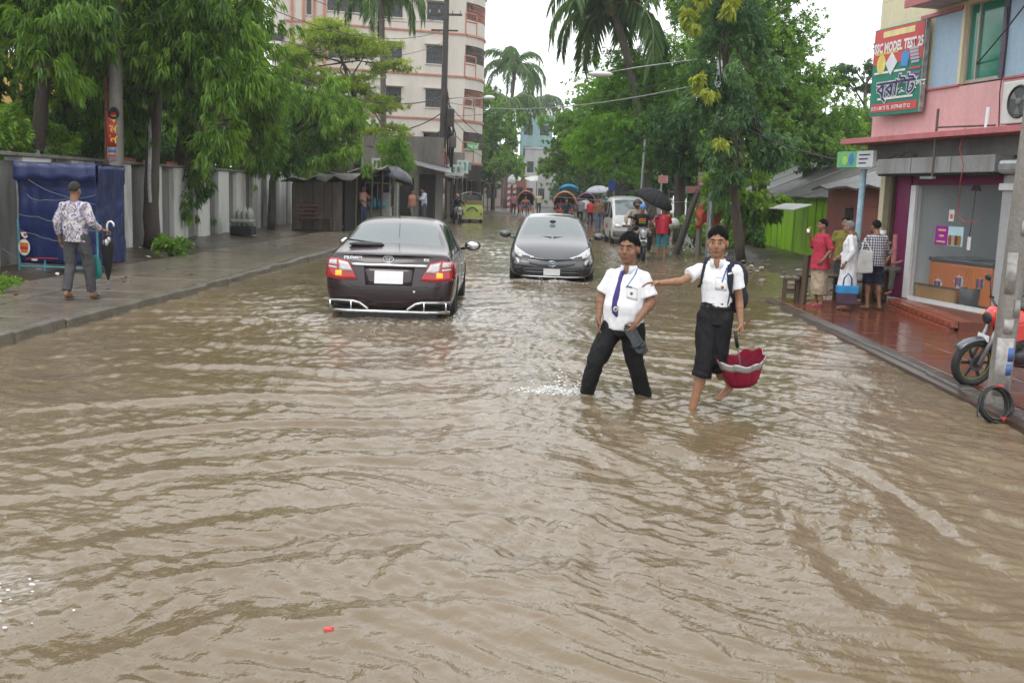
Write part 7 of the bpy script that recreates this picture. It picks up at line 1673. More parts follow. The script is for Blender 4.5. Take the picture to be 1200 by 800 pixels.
person('man in a pale blue shirt bending his head by the poster pole', (-5.75, 46.5, .13), -70, 1.02, dict(head=(0, -.09, 1.53), neck=(0, -.03, 1.41), eR=(.25, -.12, 1.12), wR=(.06, -.28, 1.22), eL=(-.25, -.12, 1.12), wL=(-.08, -.30, 1.15)), m_skin2, vox=.013, shirt=cloth('pale_blue_shirt', (.50, .58, .68), .12), pants=m_gtrous, sleeve=1.5, hem=.84)
walker('person in orange top beside the man in pale blue', (-6.35, 46.9, .13), 60, (.5, .22, .15), (.2, .18, .16), .95, group=None)
walker('man in a grey shirt and black trousers walking behind the grey hatchback', (1.62, 58.5, -.08), 175, (.20, .21, .23), (.02, .02, .02))
walker('man in a bright red shirt walking away between the traffic', (2.22, 59.0, -.08), 170, (.50, .03, .04), (.03, .03, .04), .93)
walker('man in a brown shirt and blue jeans beside the white van', (2.42, 53.0, -.08), 10, (.22, .12, .07), (.08, .13, .24), 1.02)
walker('person in white far behind the red shirted man', (2.15, 66, -.05), 160, (.6, .6, .6), (.2, .2, .2))
walker('person in helmet and dark jacket behind the white van', (2.95, 56, -.05), 178, (.03, .03, .04), (.03, .03, .04), hat=mat('teal_helmet', (.05, .2, .26), .3))
walker('person in white shirt and dark trousers by the striped posts', (-2.65, 86, -.05), 20, (.55, .55, .56), (.03, .03, .04), vox=.022)
walker('person in pink standing left of the white-shirted one by the striped posts', (-3.1, 84, -.05), 170, (.4, .2, .22), (.05, .05, .06), vox=.022)
walker('person in pale yellow riding far down the road centre', (-1.0, 80, .1), 5, (.5, .48, .3), (.06, .06, .06), vox=.022)
walker('person in a reddish shirt at the far left shop front', (-5.7, 72, .13), 90, (.6, .06, .05), (.08, .07, .06), vox=.022)
SIT = dict(RID, pel=(0, .2, .92), wai=(0, .18, 1.04), che=(0, .12, 1.24), neck=(0, .1, 1.42), head=(0, .07, 1.56), kL=(-.14, -.22, .90), kR=(.14, -.22, .90), hL=(-.1, .2, .9), hR=(.1, .2, .9), aL=(-.13, -.26, .5), aR=(.13, -.26, .5), tL=(-.13, -.4, .47), tR=(.13, -.4, .47), wL=(-.15, -.15, .95), wR=(.15, -.15, .95), sL=(-.19, .1, 1.37), sR=(.19, .1, 1.37))
for i, (lab_, dx, dy, dz, c, ps) in enumerate((('rickshaw driver in dark shirt pedalling behind the grey hatchback', .1, -.95, .0, (.03, .035, .05), RID), ('passenger in pink seated left under the pale rickshaw hood', -.22, .15, .0, (.45, .2, .25), SIT), ('passenger in grey seated right under the pale rickshaw hood', .30, .15, .0, (.2, .22, .26), SIT))):
    person(lab_, (.72+dx, 58+dy, -.10), 0, .95, ps, m_skin2, vox=.018, shirt=cloth('rick_shirt_%d' % i, c, .25), pants=m_gtrous, sleeve=1.0, hem=.88)
person('driver of the dark-hooded rickshaw far right', (2.6, 77.1, -.10), 0, .95, RID, m_skin2, vox=.022, shirt=cloth('rick_shirt_8', (.3, .3, .34), .25), pants=m_gtrous, hem=.88)
person('driver in orange of the reddish rickshaw far left', (-1.9, 75.1, -.10), 0, .95, RID, m_skin2, vox=.022, shirt=cloth('rick_shirt_9', (.45, .18, .08), .25), pants=m_gtrous, hem=.88)
# ================================================================ STREET FURNITURE AND SMALL THINGS
# ---------------- blue tarpaulin stall
TS = thing('tarpaulin_stall', 'market stall wrapped in blue tarpaulin and roped up on the left pavement', 'stall', (-8.53, 17.55, .12), R(-2))
def tarp_face(p0, p1, z0, z1, seed, out=(0, -1), nu=30, nv=24, amp=.028):
    P = []; a, b_ = Vector((*p0, 0)), Vector((*p1, 0)); o = Vector((*out, 0))
    for j in range(nv+1):
        row = []
        for i in range(nu+1):
            f, g = i/nu, j/nv; p = a.lerp(b_, f); z = z0+(z1-z0)*g
            d = amp*(noise.noise(Vector((f*5+seed, g*3.2, seed)))*1.2+.6*noise.noise(Vector((f*14, g*5-f*6, seed+4)))+.35*noise.noise(Vector((f*26+g*18, g*22, seed))))
            d += .035*max(0, 1-abs(g-.80)/.02)*0+.03*(g > .80)          # folded valance along the top
            for rz_ in (.62, .43, .24): d -= .018*math.exp(-((g-rz_-.05*math.sin(f*3+seed))/.03)**2)
            row.append(tuple(p+o*d+Vector((0, 0, z))))
        P.append(row)
    return P
m_tarp = mat('blue_tarpaulin', (.008, .019, .095), .36, var=.35, scale=3, bump=.25, bscale=26, spec=.5)
W2, D2 = .70, 1.05
for (a, b_, o_, nm, sd) in (((-W2, 0), (W2, 0), (0, -1), 'front_sheet', 1.), ((W2, 0), (W2, D2), (1, 0), 'side_sheet', 5.), ((-W2, D2), (-W2, 0), (-1, 0), 'side_sheet', 9.), ((W2, D2), (-W2, D2), (0, 1), 'back_sheet', 13.)):
    g = MB(); g.grid(tarp_face(a, b_, .12, 1.84, sd, o_)); o = g.build(nm, m_tarp, TS, smooth=True); o.modifiers.new('s', 'SOLIDIFY').thickness = .006
g = MB(); g.grid([[(-W2-.02+1.44*i/12, -.04+1.13*j/8, 1.84+.03*noise.noise(Vector((i*.7, j*.6, 2)))+.03*math.sin(math.pi*j/8)) for i in range(13)] for j in range(9)]); o = g.build('top_sheet', m_tarp, TS, smooth=True); o.modifiers.new('s', 'SOLIDIFY').thickness = .006
g = MB(); P = [[(-W2-.05+1.47*i/20, -.05-.02*math.sin(i*1.3)-.012*j, 1.87-.10*j-.03*math.sin(i*.9)*j/3) for i in range(21)] for j in range(4)]; g.grid(P); o = g.build('valance', m_tarp, TS, smooth=True); o.modifiers.new('s', 'SOLIDIFY').thickness = .006
m_rope = mat('pale_rope', (.20, .26, .27), .7, var=.3, scale=40)
def rope(pts, r=.0045): g = MB(); Q = []; \
    [Q.extend([Vector(pts[i]).lerp(Vector(pts[i+1]), k/6)+Vector((0, 0, -.018*math.sin(math.pi*k/6))) for k in range(6)]) for i in range(len(pts)-1)]; Q.append(Vector(pts[-1])); g.tube(Q, r, 5); return g.build('rope', m_rope, TS, smooth=True)
rope([(-.70, -.07, 1.74), (-.30, -.055, 1.46), (.10, -.045, 1.32), (.70, -.05, 1.18)]); rope([(-.42, -.05, 1.24), (-.20, -.05, 1.23), (.2, -.045, 1.26), (.70, -.05, 1.34)]); rope([(-.42, -.05, 1.24), (-.52, -.05, 1.32)])
rope([(-.70, -.05, .97), (-.35, -.04, .94), (-.05, -.045, .86), (.70, -.05, .72)]); rope([(-.72, -.05, .72), (-.40, -.045, .63), (-.15, -.045, .56), (.02, -.05, .54)]); rope([(-.72, -.05, .22), (-1.1, .1, .36), (-1.45, .2, .42)])
def disc(c, r, m, nm, par, sq=1.0): g = MB(); g.prism([(c[0]+r*math.cos(6.283*i/20), c[1], c[2]+r*sq*math.sin(6.283*i/20)) for i in range(20)], (0, -.004, 0)); return g.build(nm, m, par)
st_ = disc((-.60, -.055, .40), .105, mat('sticker_pale', (.66, .62, .55), .4, var=.1), 'round_sticker', TS, 1.35)
part('sticker_band', mat('sticker_orange', (.55, .16, .02), .4), st_, -.675, -.525, -.066, -.061, .42, .48); part('sticker_band', mat('sticker_crimson', (.42, .03, .02), .4), st_, -.67, -.53, -.066, -.061, .36, .415); part('sticker_band', mat('sticker_orange', (.55, .16, .02), .4), st_, -.66, -.54, -.066, -.061, .31, .355)
g = MB(); g.prism([(-.66, -.055, .66), (-.56, -.055, .66), (-.53, -.055, .58), (-.58, -.055, .55), (-.64, -.055, .60)], (0, -.004, 0)); o = g.build('torn_sticker', mat('sticker_pale', (.66, .62, .55), .4), TS); part('sticker_band', mat('sticker_crimson', (.42, .03, .02), .4), o, -.60, -.55, -.065, -.060, .60, .64)
g = MB(); g.tube([(-.58, -.05, .20), (-.3, -.06, .225), (0, -.05, .22)], .012, 5); g.build('red_hem', mat('red_hem', (.36, .03, .05), .5), TS); disc((-.42, -.06, .19), .06, mat('sticker_pale', (.66, .62, .55), .4), 'torn_sticker', TS, .3)
m_cyan = mat('cyan_paint', (.08, .30, .38), .45, var=.4, scale=9); g = MB(); g.tube([(-.72, -.03, .07), (.70, -.03, .07)], .018, 6); g.tube([(-.25, -.03, .0), (-.25, -.03, .19)], .016, 6)
for x in (-.72, .70): g.tube([(x, -.02, 0), (x, -.02, .9)], .018, 6)
g.build('base_frame', m_cyan, TS)
g = MB(); g.lathe([(0, 0), (.13, .03), (.16, .16), (.10, .30), (.03, .36)], 12); o = g.build('white_sack', m_plate, None, (-9.86, 17.6, .12), smooth=True); tag(o, 'white plastic sack tied by a rope at the far left edge of the pavement', 'sack')
mb_ = thing('meter_box', 'pale grey meter box fixed to the leaning trunk above the blue stall', 'box', (-11.12, 21.78, 2.0)); part('case', mat('meter_white', (.52, .53, .52), .5, var=.2), mb_, -.16, .16, -.12, .04, 0, .30, bevel=.015); part('lid', m_grey_wall, mb_, -.17, .17, -.135, -.123, .24, .31); part('seam', m_grey_wall, mb_, -.14, .14, -.124, -.1205, .11, .125)
# ---------------- poles
def pole(name, label, base, top, r0, r1, m, n=12, cat='pole'):
    t = thing(name, label, cat, base); g = MB(); d = Vector(top)-Vector(base); g.tube([(0, 0, 0), d*.33, d*.66, d], [r0, r0+(r1-r0)*.33, r0+(r1-r0)*.66, r1], n); g.build('shaft', m, t, smooth='auto'); return t
m_polec = stained('pole_concrete', (.27, .25, .22), (.10, .09, .08), .7, scale=3, bump=.5)
m_poled = stained('dark_pole', (.055, .045, .038), (.028, .024, .02), .65, scale=4, bump=.5)
def wrapposter(par, r, z0, z1, m, a0=-2.2, a1=-.9, name='poster', n=10):
    g = MB(); g.grid([[(r*math.cos(a0+(a1-a0)*i/n), r*math.sin(a0+(a1-a0)*i/n), z) for i in range(n+1)] for z in (z0, z1)]); o = g.build(name, m, par, smooth=True); s = o.modifiers.new('s', 'SOLIDIFY'); s.thickness = .0015; return o
m_prd = mat('poster_red', (.46, .035, .025), .5, var=.25, scale=9); m_pyl = mat('poster_yellow', (.72, .52, .08), .5); m_pwh = mat('poster_paper', (.42, .40, .38), .6, var=.6, scale=9); m_pbl = mat('poster_blue', (.06, .14, .36), .5, var=.3, scale=14)
def curved_text(par, s, size, r, a_mid, z, m, sx=1.0):
    me = text_mesh(s, size, m, align='CENTER', bold=.004, sx=sx)
    for v in me.vertices:
        a = a_mid+v.co.x/r; v.co = Vector((r*math.cos(a), r*math.sin(a), z+v.co.y))
    return obj('lettering', me, par)
PP = pole('poster_pole', 'concrete pole with a red Bengali poster beside the blue stall', (-9.42, 22, .1), (-9.30, 22, 7.2), .165, .12, m_polec)
o = wrapposter(PP, .172, 2.32, 3.05, m_prd)
for i, ch in enumerate(('ক', 'ম', 'ন')): curved_text(o, ch, .24, .180, -1.25, 2.84-.22*i, m_pyl)
o = wrapposter(PP, .170, 2.02, 2.31, m_pwh); part_ = wrapposter(o, .176, 2.20, 2.27, m_pbl, -1.95, -1.0, 'print_line'); wrapposter(o, .176, 2.11, 2.16, m_prd, -1.95, -1.0, 'print_line')
wrapposter(PP, .170, 1.25, 1.45, m_pbl, -2.0, -1.3, 'paper_scrap'); wrapposter(PP, .169, 1.5, 1.8, m_pwh, -1.9, -1.1, 'paper_scrap')
BP_ = pole('brown_post', 'rust-brown wooden post standing just left of the poster pole', (-9.66, 22.1, .1), (-9.60, 22.1, 3.9), .055, .05, mat('rust_post', (.20, .075, .035), .7, var=.4, scale=5, bump=.4), 8, 'post')
g = MB(); [g.torus((.06+.02*k, -.19, 2.99+.02*k), (.3*k-.3, 1, .2), .085+.01*k, .018, 16, 5) for k in range(3)]; g.build('cable_knot', m_black, PP, smooth=True)
UP = pole('utility_pole', 'tall dark utility pole with a red poster before the apartment block', (-5.92, 55, .05), (-5.85, 55, 11.6), .21, .14, m_poled)
o = wrapposter(UP, .222, 2.35, 3.62, m_prd, -2.6, -.5); [curved_text(o, ch, .40, .235, -1.5, 3.22-.30*i, m_pyl) for i, ch in enumerate(('ভ', 'র', 'স'))]
wrapposter(UP, .220, 3.63, 3.85, mat('poster_orange', (.62, .20, .05), .5), -2.6, -.5); wrapposter(UP, .220, .1, 1.6, m_pwh, -2.6, -.4, 'pale_paint'); wrapposter(UP, .224, 1.5, 2.3, m_polec, -2.6, -.4, 'pale_paint')
g = MB(); g.beam((-.9, 0, 10.7), (.9, 0, 10.7), .1, .1); g.beam((-.7, 0, 9.9), (.7, 0, 9.9), .08, .08)
g.build('cross_arm', m_poled, UP)
for x in (-.8, -.3, .4, .8): g = MB(); g.lathe([(.02, 0), (.05, .03), (.03, .08), (.05, .12), (.02, .18)], 8, (x, 0, 10.75)); g.build('insulator', mat('porcelain', (.32, .30, .28), .3), UP, smooth=True)
rs_ = random.Random(8); g = MB()
for k in range(16):
    z0 = rs_.uniform(5.2, 7.0); z1 = rs_.uniform(2.6, 4.4); x = rs_.uniform(.22, .75); g.tube([(.18, -.05, z0), (x, rs_.uniform(-.25, .1), (z0+z1)/2+rs_.uniform(-.4, .4)), (x*.8+.05, rs_.uniform(-.2, .1), z1)], .035, 5)
g.build('cable_tangle', m_black, UP, smooth=True)['kind'] = 'stuff'
part('junction_box', m_poled, UP, .30, .62, -.25, .05, 5.0, 5.9, bevel=.03); part('junction_box', m_rust, UP, .45, .75, -.2, .05, 3.9, 4.5, bevel=.03)
g = MB(); g.tube([(.1, 0, 6.4), (.8, -.1, 6.5), (1.8, -.3, 6.45), (2.3, -.4, 6.5)], .03, 6); g.build('lamp_arm', m_steel, UP, smooth=True); g = MB(); g.ell((2.45, -.42, 6.52), (.30, .16, .12), nu=12, nv=8); g.build('street_lamp_head', mat('lamp_white', (.66, .66, .64), .4, var=.1), UP, smooth=True)
part('thin_post', m_steel, UP, 1.55, 1.60, -.32, -.27, 5.7, 6.4)
SL = pole('street_lamp', 'street lamp on a long pale arm reaching over the road from the right trees', (4.75, 31, 0), (4.75, 31, 5.75), .11, .08, m_steel, cat='street lamp')
g = MB(); g.tube([(0, 0, 5.70), (-.5, 0, 5.78), (-2.4, 0, 5.48), (-3.2, 0, 5.32)], .016, 6); g.build('arm', m_steel, SL, smooth=True); g = MB(); g.ell((-3.45, 0, 5.26), (.36, .12, .085), nu=12, nv=8); g.build('lamp_head', mat('lamp_white', (.66, .66, .64), .4, var=.1), SL, smooth=True)
NP = pole('leaning_pole', 'pale concrete pole with paper scraps at the right kerb in front of the red motorcycle', (3.94, 8.92, .03), (4.10, 8.98, 5.2), .092, .080, m_polec, 14)
for z0, z1, a0, a1, m_ in ((.12, .62, -2.5, -.8, m_pwh), (.42, .54, -1.9, -.9, m_pbl), (.30, .40, -1.6, -1.0, m_pbl), (.66, .78, -2.2, -1.4, m_pwh), (1.0, 1.35, -2.6, -1.7, m_pwh), (1.5, 1.62, -1.8, -1.0, m_pwh), (.80, .95, -1.5, -.8, m_pwh)):
    o = wrapposter(NP, .0955 if m_ is m_pwh else .098, z0, z1, m_, a0, a1, 'paper_scrap'); o.location.x = .031*z0; o.location.y = .010*z0
CC = thing('cable_coil', 'coil of black cable lying against the foot of the right kerb pole', 'cable coil', (3.72, 8.46, .145)); CC.rotation_euler = (R(76), R(6), R(18))
for k in range(7): g = MB(); g.torus((rs_.uniform(-.012, .012), rs_.uniform(-.012, .012), rs_.uniform(-.035, .035)), (rs_.uniform(-.12, .12), rs_.uniform(-.12, .12), 1), .145+rs_.uniform(-.014, .012), .0085, 32, 6); g.build('loop', m_black, CC, smooth=True)
g = MB(); g.tube([(-.12, .08, 0), (-.17, .02, .03), (-.19, -.08, .02), (-.2, -.12, .04)], .007, 5); g.build('loose_end', m_black, CC, smooth=True); g = MB(); g.box((.03, .15, .02), (.06, .03, .05)); g.box((.07, -.12, .03), (.05, .035, .04)); g.build('red_tape', m_prd, CC, bevel=.008)
# right verge: square post with sign plates, leaning post, cloth
VP_ = pole('sign_post', 'mossy square post carrying two red sign plates behind the slim boy', (4.68, 32.6, -.05), (4.62, 32.6, 2.55), .10, .085, m_polec, 4)
def plate(par, c, w, h, m, rz=0, ry=0, lines=3, ink=None):
    g = MB(); g.box((0, 0, 0), (w, .02, h)); o = g.build('sign_plate', m, par, c, bevel=.004); o.rotation_euler = (0, ry, rz)
    for k in range(lines): part('print_line', ink or m_pwh, o, -w*.4, w*.4*(1-.3*(k % 2)), -.0145, -.0105, h*.5-h*(k+.7)/lines*.86-.02, h*.5-h*(k+.7)/lines*.86+h*.10)
    return o
m_sgr = mat('sign_red_faded', (.42, .12, .12), .5, var=.3, scale=8)
plate(VP_, (.04, -.12, 2.33), .36, .36, m_sgr); plate(VP_, (-.28, -.10, 2.05), .50, .22, mat('sign_grey', (.15, .17, .16), .5, var=.3), ry=R(-4), ink=m_sgr)
LP_ = pole('leaning_post', 'dark leaning wooden post propped beside the square sign post', (3.92, 32.2, -.05), (4.55, 32.5, 2.0), .12, .08, m_poled, 8, 'post')
P = [[(-.42+.84*i/12+.05*math.sin(j*1.2), .05*math.sin(i*1.1+j*.5), -.05-.78*j/9*(.75+.25*math.sin(i*.9+.5))+.12*math.cos(i*.5)) for i in range(13)] for j in range(10)]
g = MB(); g.grid(P); o = g.build('orange_cloth', mat('orange_cloth', (.60, .085, .03), .6, var=.35, scale=5), None, (4.95, 32.3, 1.52), smooth=True); o.modifiers.new('s', 'SOLIDIFY').thickness = .012; tag(o, 'orange-red cloth hung up behind the square sign post', 'cloth')
SP2 = pole('sign_post', 'thin post with a small pink sign plate before the dark trunk', (3.92, 37.5, -.05), (3.92, 37.5, 2.55), .03, .03, m_steel, 8); plate(SP2, (.05, -.05, 2.42), .34, .26, mat('sign_pink', (.45, .24, .24), .5, var=.2), ink=m_sgr)
SP3 = pole('sign_post', 'grey post with a blue sign plate beyond the white van', (2.95, 50, -.05), (2.98, 50, 2.5), .035, .035, m_steel, 8); plate(SP3, (-.10, -.05, 2.25), .32, .52, mat('sign_blue', (.04, .10, .42), .5, var=.2), lines=0)
GP = pole('grey_post', 'slender grey post under the trees right of the white van', (3.55, 42, -.05), (3.65, 42, 4.0), .06, .05, m_steel, 8, 'post')
WP = pole('white_pipe', 'upright white pipe behind the roof of the green tin house', (10.6, 42, 2.2), (10.75, 42, 4.4), .09, .09, m_plate, 10, 'pipe')
g = MB(); g.lathe([(0, 0), (.16, .02), (.20, .16), (.12, .30), (.03, .34)], 10); o = g.build('white_bag', mat('bag_white', (.55, .55, .53), .5), None, (3.96, 33.4, .75), smooth=True); tag(o, 'white plastic bag caught on the leaning dark post', 'bag')
# ---------------- overhead cables
m_wire = mat('wire', (.03, .03, .032), .6); m_wirep = mat('pale_wire', (.26, .26, .25), .6)
def cable(label, a, b_, sag, r=.012, m=None):
    g = MB(); a, b_ = Vector(a), Vector(b_); g.tube([a.lerp(b_, k/18)-Vector((0, 0, sag*4*(k/18)*(1-k/18))) for k in range(19)], r, 5); o = g.build('overhead_cable', m or m_wire, None, smooth=True); tag(o, label, 'cable', 'overhead cables across the street')
cable('pale cable sagging across the road from the utility pole to the columnar tree', (-5.7, 55, 6.3), (4.6, 29, 5.0), .55, .022, m_wirep)
cable('thin cable just under the pale one ending at the street lamp arm', (-5.7, 55, 5.6), (4.7, 31, 5.5), .35, .012)
cable('cable running from the columnar tree down to the roof of the green tin house', (4.4, 28.2, 4.0), (7.2, 25, 2.7), .2, .02)
for i, (x, z, s, lb) in enumerate(((8.6, 11.2, .7, 'uppermost'), (8.3, 10.4, .8, 'second'), (8.0, 9.7, .9, 'third'))): cable(f'{lb} of the dark cables crossing the white sky at upper right', (9.4-.5*i, 24+i, z-1.0), (3.6, 50, z-2.2), s, .018)
cable('cable from the sky down to the blue wall beside the billboard', (6.35, 16.2, 3.9), (4.6, 6, 6.6), .3, .012)
for i, (za, zb, ya, r_, lb) in enumerate(((7.8, 10.6, 27, .014, 'highest'), (7.0, 10.0, 28, .014, 'second'), (6.2, 9.4, 29, .014, 'third'), (5.6, 6.6, 30, .03, 'thick lowest'))): cable(f'{lb} cable slanting over the feathery tree to the utility pole', (-9.2, ya, za), (-5.9, 55, zb), .9, r_, m_wire if i < 3 else m_poled)
for i, (za, zb, lb) in enumerate(((6.4, 5.2, 'upper'), (5.9, 4.4, 'middle'), (5.2, 3.6, 'lower'))): cable(f'{lb} cable fanning from the utility pole towards the far shops', (-5.8, 55, za), (-3.6, 95, zb+1.2), 1.0, .02)
for i, (zb, lb) in enumerate(((5.2, 'upper'), (4.3, 'lower'))): cable(f'{lb} cable draped from the utility pole over the stained concrete shop', (-5.9, 55, zb+.6), (-9.4, 52, zb-.5), .5, .03)
# ---------------- wrapped bundle by the wall
WB = thing('wrapped_bundle', 'grey bundle of plastic-wrapped bottles on a dark base by the boundary wall', 'bundle', (-9.78, 32.4, .12)); part('base', m_dark, WB, -.34, .36, -.28, .28, 0, .27, bevel=.04)
for i in range(4):
    for q in range(2): g = MB(); g.lathe([(.0, 0), (.075, .01), (.08, .30), (.08, .42), (.05, .50), (.025, .54), (.025, .58), (0, .58)], 10); g.build('bottle', mat('bottle_grey', (.34, .36, .33), .25, var=.4, scale=9), WB, (-.24+.165*i, -.18+.2*q, .272+.01*((i+q) % 2)), smooth=True)
part('wrap_band', mat('wrap_pale', (.36, .38, .33), .3, var=.4, scale=6), WB, -.34, .36, -.28, .10, .36, .50, bevel=.05)
# ---------------- tea stall goods, benches
def bench(label, loc, rz, L, h, d=.26, slats=2):
    t = thing('wooden_bench', label, 'bench', loc, R(rz))
    for k in range(slats): part('seat_plank', m_wood, t, -L/2, L/2, -d/2+d*k/slats, -d/2+d*(k+1)/slats-.012, h-.04, h, bevel=.004)
    for x in (-L/2+.06, L/2-.10):
        for y in (-d/2, d/2-.055): part('leg', m_wood, t, x, x+.055, y, y+.05, 0, h-.043)
        part('brace', m_wood, t, x+.01, x+.045, -d/2+.052, d/2-.058, h*.35, h*.35+.05)
    return t
bench('low dark wooden bench left of the man in the crimson shirt', (4.22, 18.0, .02), 80, .62, .43); bench('dark wooden bench between the crimson and the white clothes', (4.72, 18.0, .04), 8, .78, .46); bench('small wooden stool in front of the tea stall counter', (5.25, 17.6, .06), 12, .5, .40)
TP = pole('wooden_post', 'short thick wooden post beside the man in the crimson shirt', (4.33, 17.55, .02), (4.36, 17.55, .86), .06, .055, m_wood, 8, 'post')
pbx = Matrix.Translation((5.75, 18.4, 0))@Matrix.Rotation(math.atan2(-.972, .235), 4, 'Z')
def pbw(x, y, z): return pbx@Vector((x, y, z))
def good(name, label, cat, prof, m, p, n=14, sm=True, sc=(1, 1)):
    g = MB(); g.lathe(prof, n)
    for i, q in enumerate(g.v): g.v[i] = (q[0]*sc[0], q[1]*sc[1], q[2])
    o = g.build(name, m, None, pbw(*p), smooth=sm); tag(o, label, cat); return o
good('terracotta_tub', 'brownish red tub on the upper stall shelf', 'tub', [(0, 0), (.15, 0), (.19, .22), (.17, .22), (.13, .03)], mat('tub_red', (.22, .07, .05), .5, var=.3), (.22, .58, 1.165))
good('green_bag', 'dark green bag hanging in the stall by the magenta panel', 'bag', [(0, 0), (.09, .03), (.11, .18), (.05, .30), (.01, .34)], mat('bag_green', (.02, .16, .09), .4, var=.4, scale=9), (.46, .20, 1.25))
bs = thing('bread_basket', 'basket heaped with cream buns above the stall keeper', 'basket', pbw(.38, -.02, 1.0)); g = MB(); g.lathe([(0, 0), (.12, 0), (.17, .09), (.16, .09), (.11, .02)], 16); g.build('basket', m_wood, bs, smooth=True)
for k in range(9): g = MB(); g.ell((0, 0, 0), (.055, .05, .04), nu=10, nv=7); g.build('bun', mat('bun_cream', (.55, .38, .22), .6, var=.3, scale=12), bs, (.10*math.cos(k*.785)*(k < 8), .10*math.sin(k*.785)*(k < 8), .10+.045*(k == 8)), smooth=True)
good('plate_stack', 'stack of white plates and glasses at the blue post', 'plates', [(0, 0), (.11, .01), (.12, .03), (.08, .035), (.12, .06), (.08, .065), (.10, .11), (.0, .12)], m_plate, (.05, .1, 1.18)); part('bracket', m_wood, PB, -.12, .22, -.1, .3, 1.13, 1.17)
good('bottle', 'dark drinks bottle on the lower stall shelf', 'bottle', [(0, 0), (.04, 0), (.04, .16), (.015, .22), (.015, .27), (0, .27)], mat('bottle_dark', (.03, .05, .03), .2), (.30, .5, 1.565))
good('grey_sack', 'bulging grey sack slumped at the foot of the stall counter', 'sack', [(0, 0), (.18, .02), (.22, .18), (.17, .36), (.06, .45)], mat('sack_grey', (.20, .19, .175), .7, var=.4, scale=5), (.12, -.30, .08))
# ---------------- ice cream shop contents
FZ = thing('chest_freezer', 'orange ice cream chest freezer with a dark sliding lid inside the shop window', 'freezer', pbw(2.05, .62, .19), math.atan2(-.972, .235))
m_or = mat('freezer_orange', (.66, .17, .02), .4, var=.18, scale=3); part('cabinet', m_or, FZ, -.80, .80, -.36, .36, .05, .66, bevel=.03); part('lid', mat('lid_dark', (.05, .055, .06), .15), FZ, -.82, .82, -.38, .38, .665, .73, bevel=.02); part('glass_top', glass('freezer_glass', (.12, .16, .17), .05, .8), FZ, -.74, .2, -.30, .30, .732, .745); part('base', m_dark, FZ, -.78, .78, -.34, .34, 0, .048)
m_stk = mat('freezer_sticker', (.62, .62, .66), .4, var=.15); m_ink = mat('freezer_ink', (.04, .05, .14), .4)
for cx_, cz_, r_, tilt in ((-.52, .28, .14, .0), (.02, .38, .14, .6), (.55, .40, .12, 0)):
    g = MB(); g.prism([(cx_+r_*(1 if i % 2 else .78)*math.cos(6.283*i/18+tilt), -.363, cz_+r_*(1 if i % 2 else .78)*math.sin(6.283*i/18+tilt)*.85) for i in range(18)], (0, -.004, 0)); o = g.build('sticker', m_stk if cx_ < .4 else mat('sticker_dim', (.42, .30, .22), .5), FZ)
    for k in range(3): part('sticker_print', m_ink if k != 1 else mat('sticker_magenta', (.5, .04, .16), .4), o, cx_-.09+.055*k, cx_-.05+.055*k, -.3735, -.3680, cz_-.07+.02*(k % 2), cz_+.07)
for k in range(5): g = MB(); g.beam((.22+.05*k, -.364, .62), (.10+.10*k, -.364, .30), .018, .003); g.build('ray_stripe', mat('freezer_yellow', (.75, .38, .05), .4), FZ)
bx_ = thing('brown_crate', 'low tan wooden counter board along the foot of the shop window', 'counter', pbw(1.72, .12, .19), math.atan2(-.972, .235)); part('front_board', mat('tan_board', (.38, .20, .06), .5, var=.25, scale=5, stretch=(1, 1, .2)), bx_, -.58, .50, -.02, .02, 0, .26, bevel=.006); part('top_edge', m_wood, bx_, -.60, .52, -.03, .05, .262, .285)
good('waste_bin', 'dark grey waste bin beside the tan counter board inside the shop', 'bin', [(0, 0), (.14, 0), (.17, .32), (.155, .32), (.13, .03)], mat('bin_grey', (.05, .055, .06), .4), (2.45, .22, .19))
rx_ = thing('red_cooler', 'dim red cabinet at the right end inside the shop', 'cabinet', pbw(3.12, .75, .19), math.atan2(-.972, .235)); part('case', mat('cooler_red', (.30, .06, .04), .4, var=.3), rx_, -.18, .18, -.3, .3, 0, .55, bevel=.02); part('print_patch', m_dark, rx_, -.12, .10, -.306, -.301, .2, .38)
# ---------------- pink building fittings
SB_ = thing('billboard', 'red and green SSC model test billboard with Bengali lettering on the pink building', 'billboard', pbw(.48, -.16, 3.25), math.atan2(-.972, .235)+R(4))
bw, bh = 1.36, 1.46
part('panel', mat('board_green', (.012, .20, .13), .45, var=.15, scale=3), SB_, -bw/2, bw/2, -.02, .03, 0, bh, bevel=.004); part('red_field', mat('board_red', (.55, .07, .07), .45, var=.15, scale=3), SB_, -bw/2+.02, bw/2-.02, -.026, -.0215, .86, bh-.02); part('frame_edge', m_pwh, SB_, bw/2, bw/2+.025, -.03, .05, .0, bh)
g = MB(); g.prism([(-bw/2+.02, -.0215, .70), (bw/2-.02, -.0215, .92), (bw/2-.02, -.0215, .855), (-bw/2+.02, -.0215, .62)][:2]+[(bw/2-.02, -.0215, .857), (-bw/2+.02, -.0215, .857)][:1]+[(-bw/2+.02, -.0215, .857)], (0, -.004, 0)); 
part('yellow_band', mat('board_cream', (.78, .66, .30), .45), SB_, -.42, .42, -.0315, -.0265, bh-.16, bh-.06)
def btext(s, size, x, z, m, sx=1., bold=.004, shear=0, y=-.034): 
    o = obj('lettering', text_mesh(s, size, m, bold=bold, sx=sx, shear=shear), SB_, (x, y, z)); o.rotation_euler = (R(90), 0, 0); return o
m_lw = mat('letter_white', (.80, .78, .76), .5); m_lb = mat('letter_navy', (.03, .03, .14), .5)
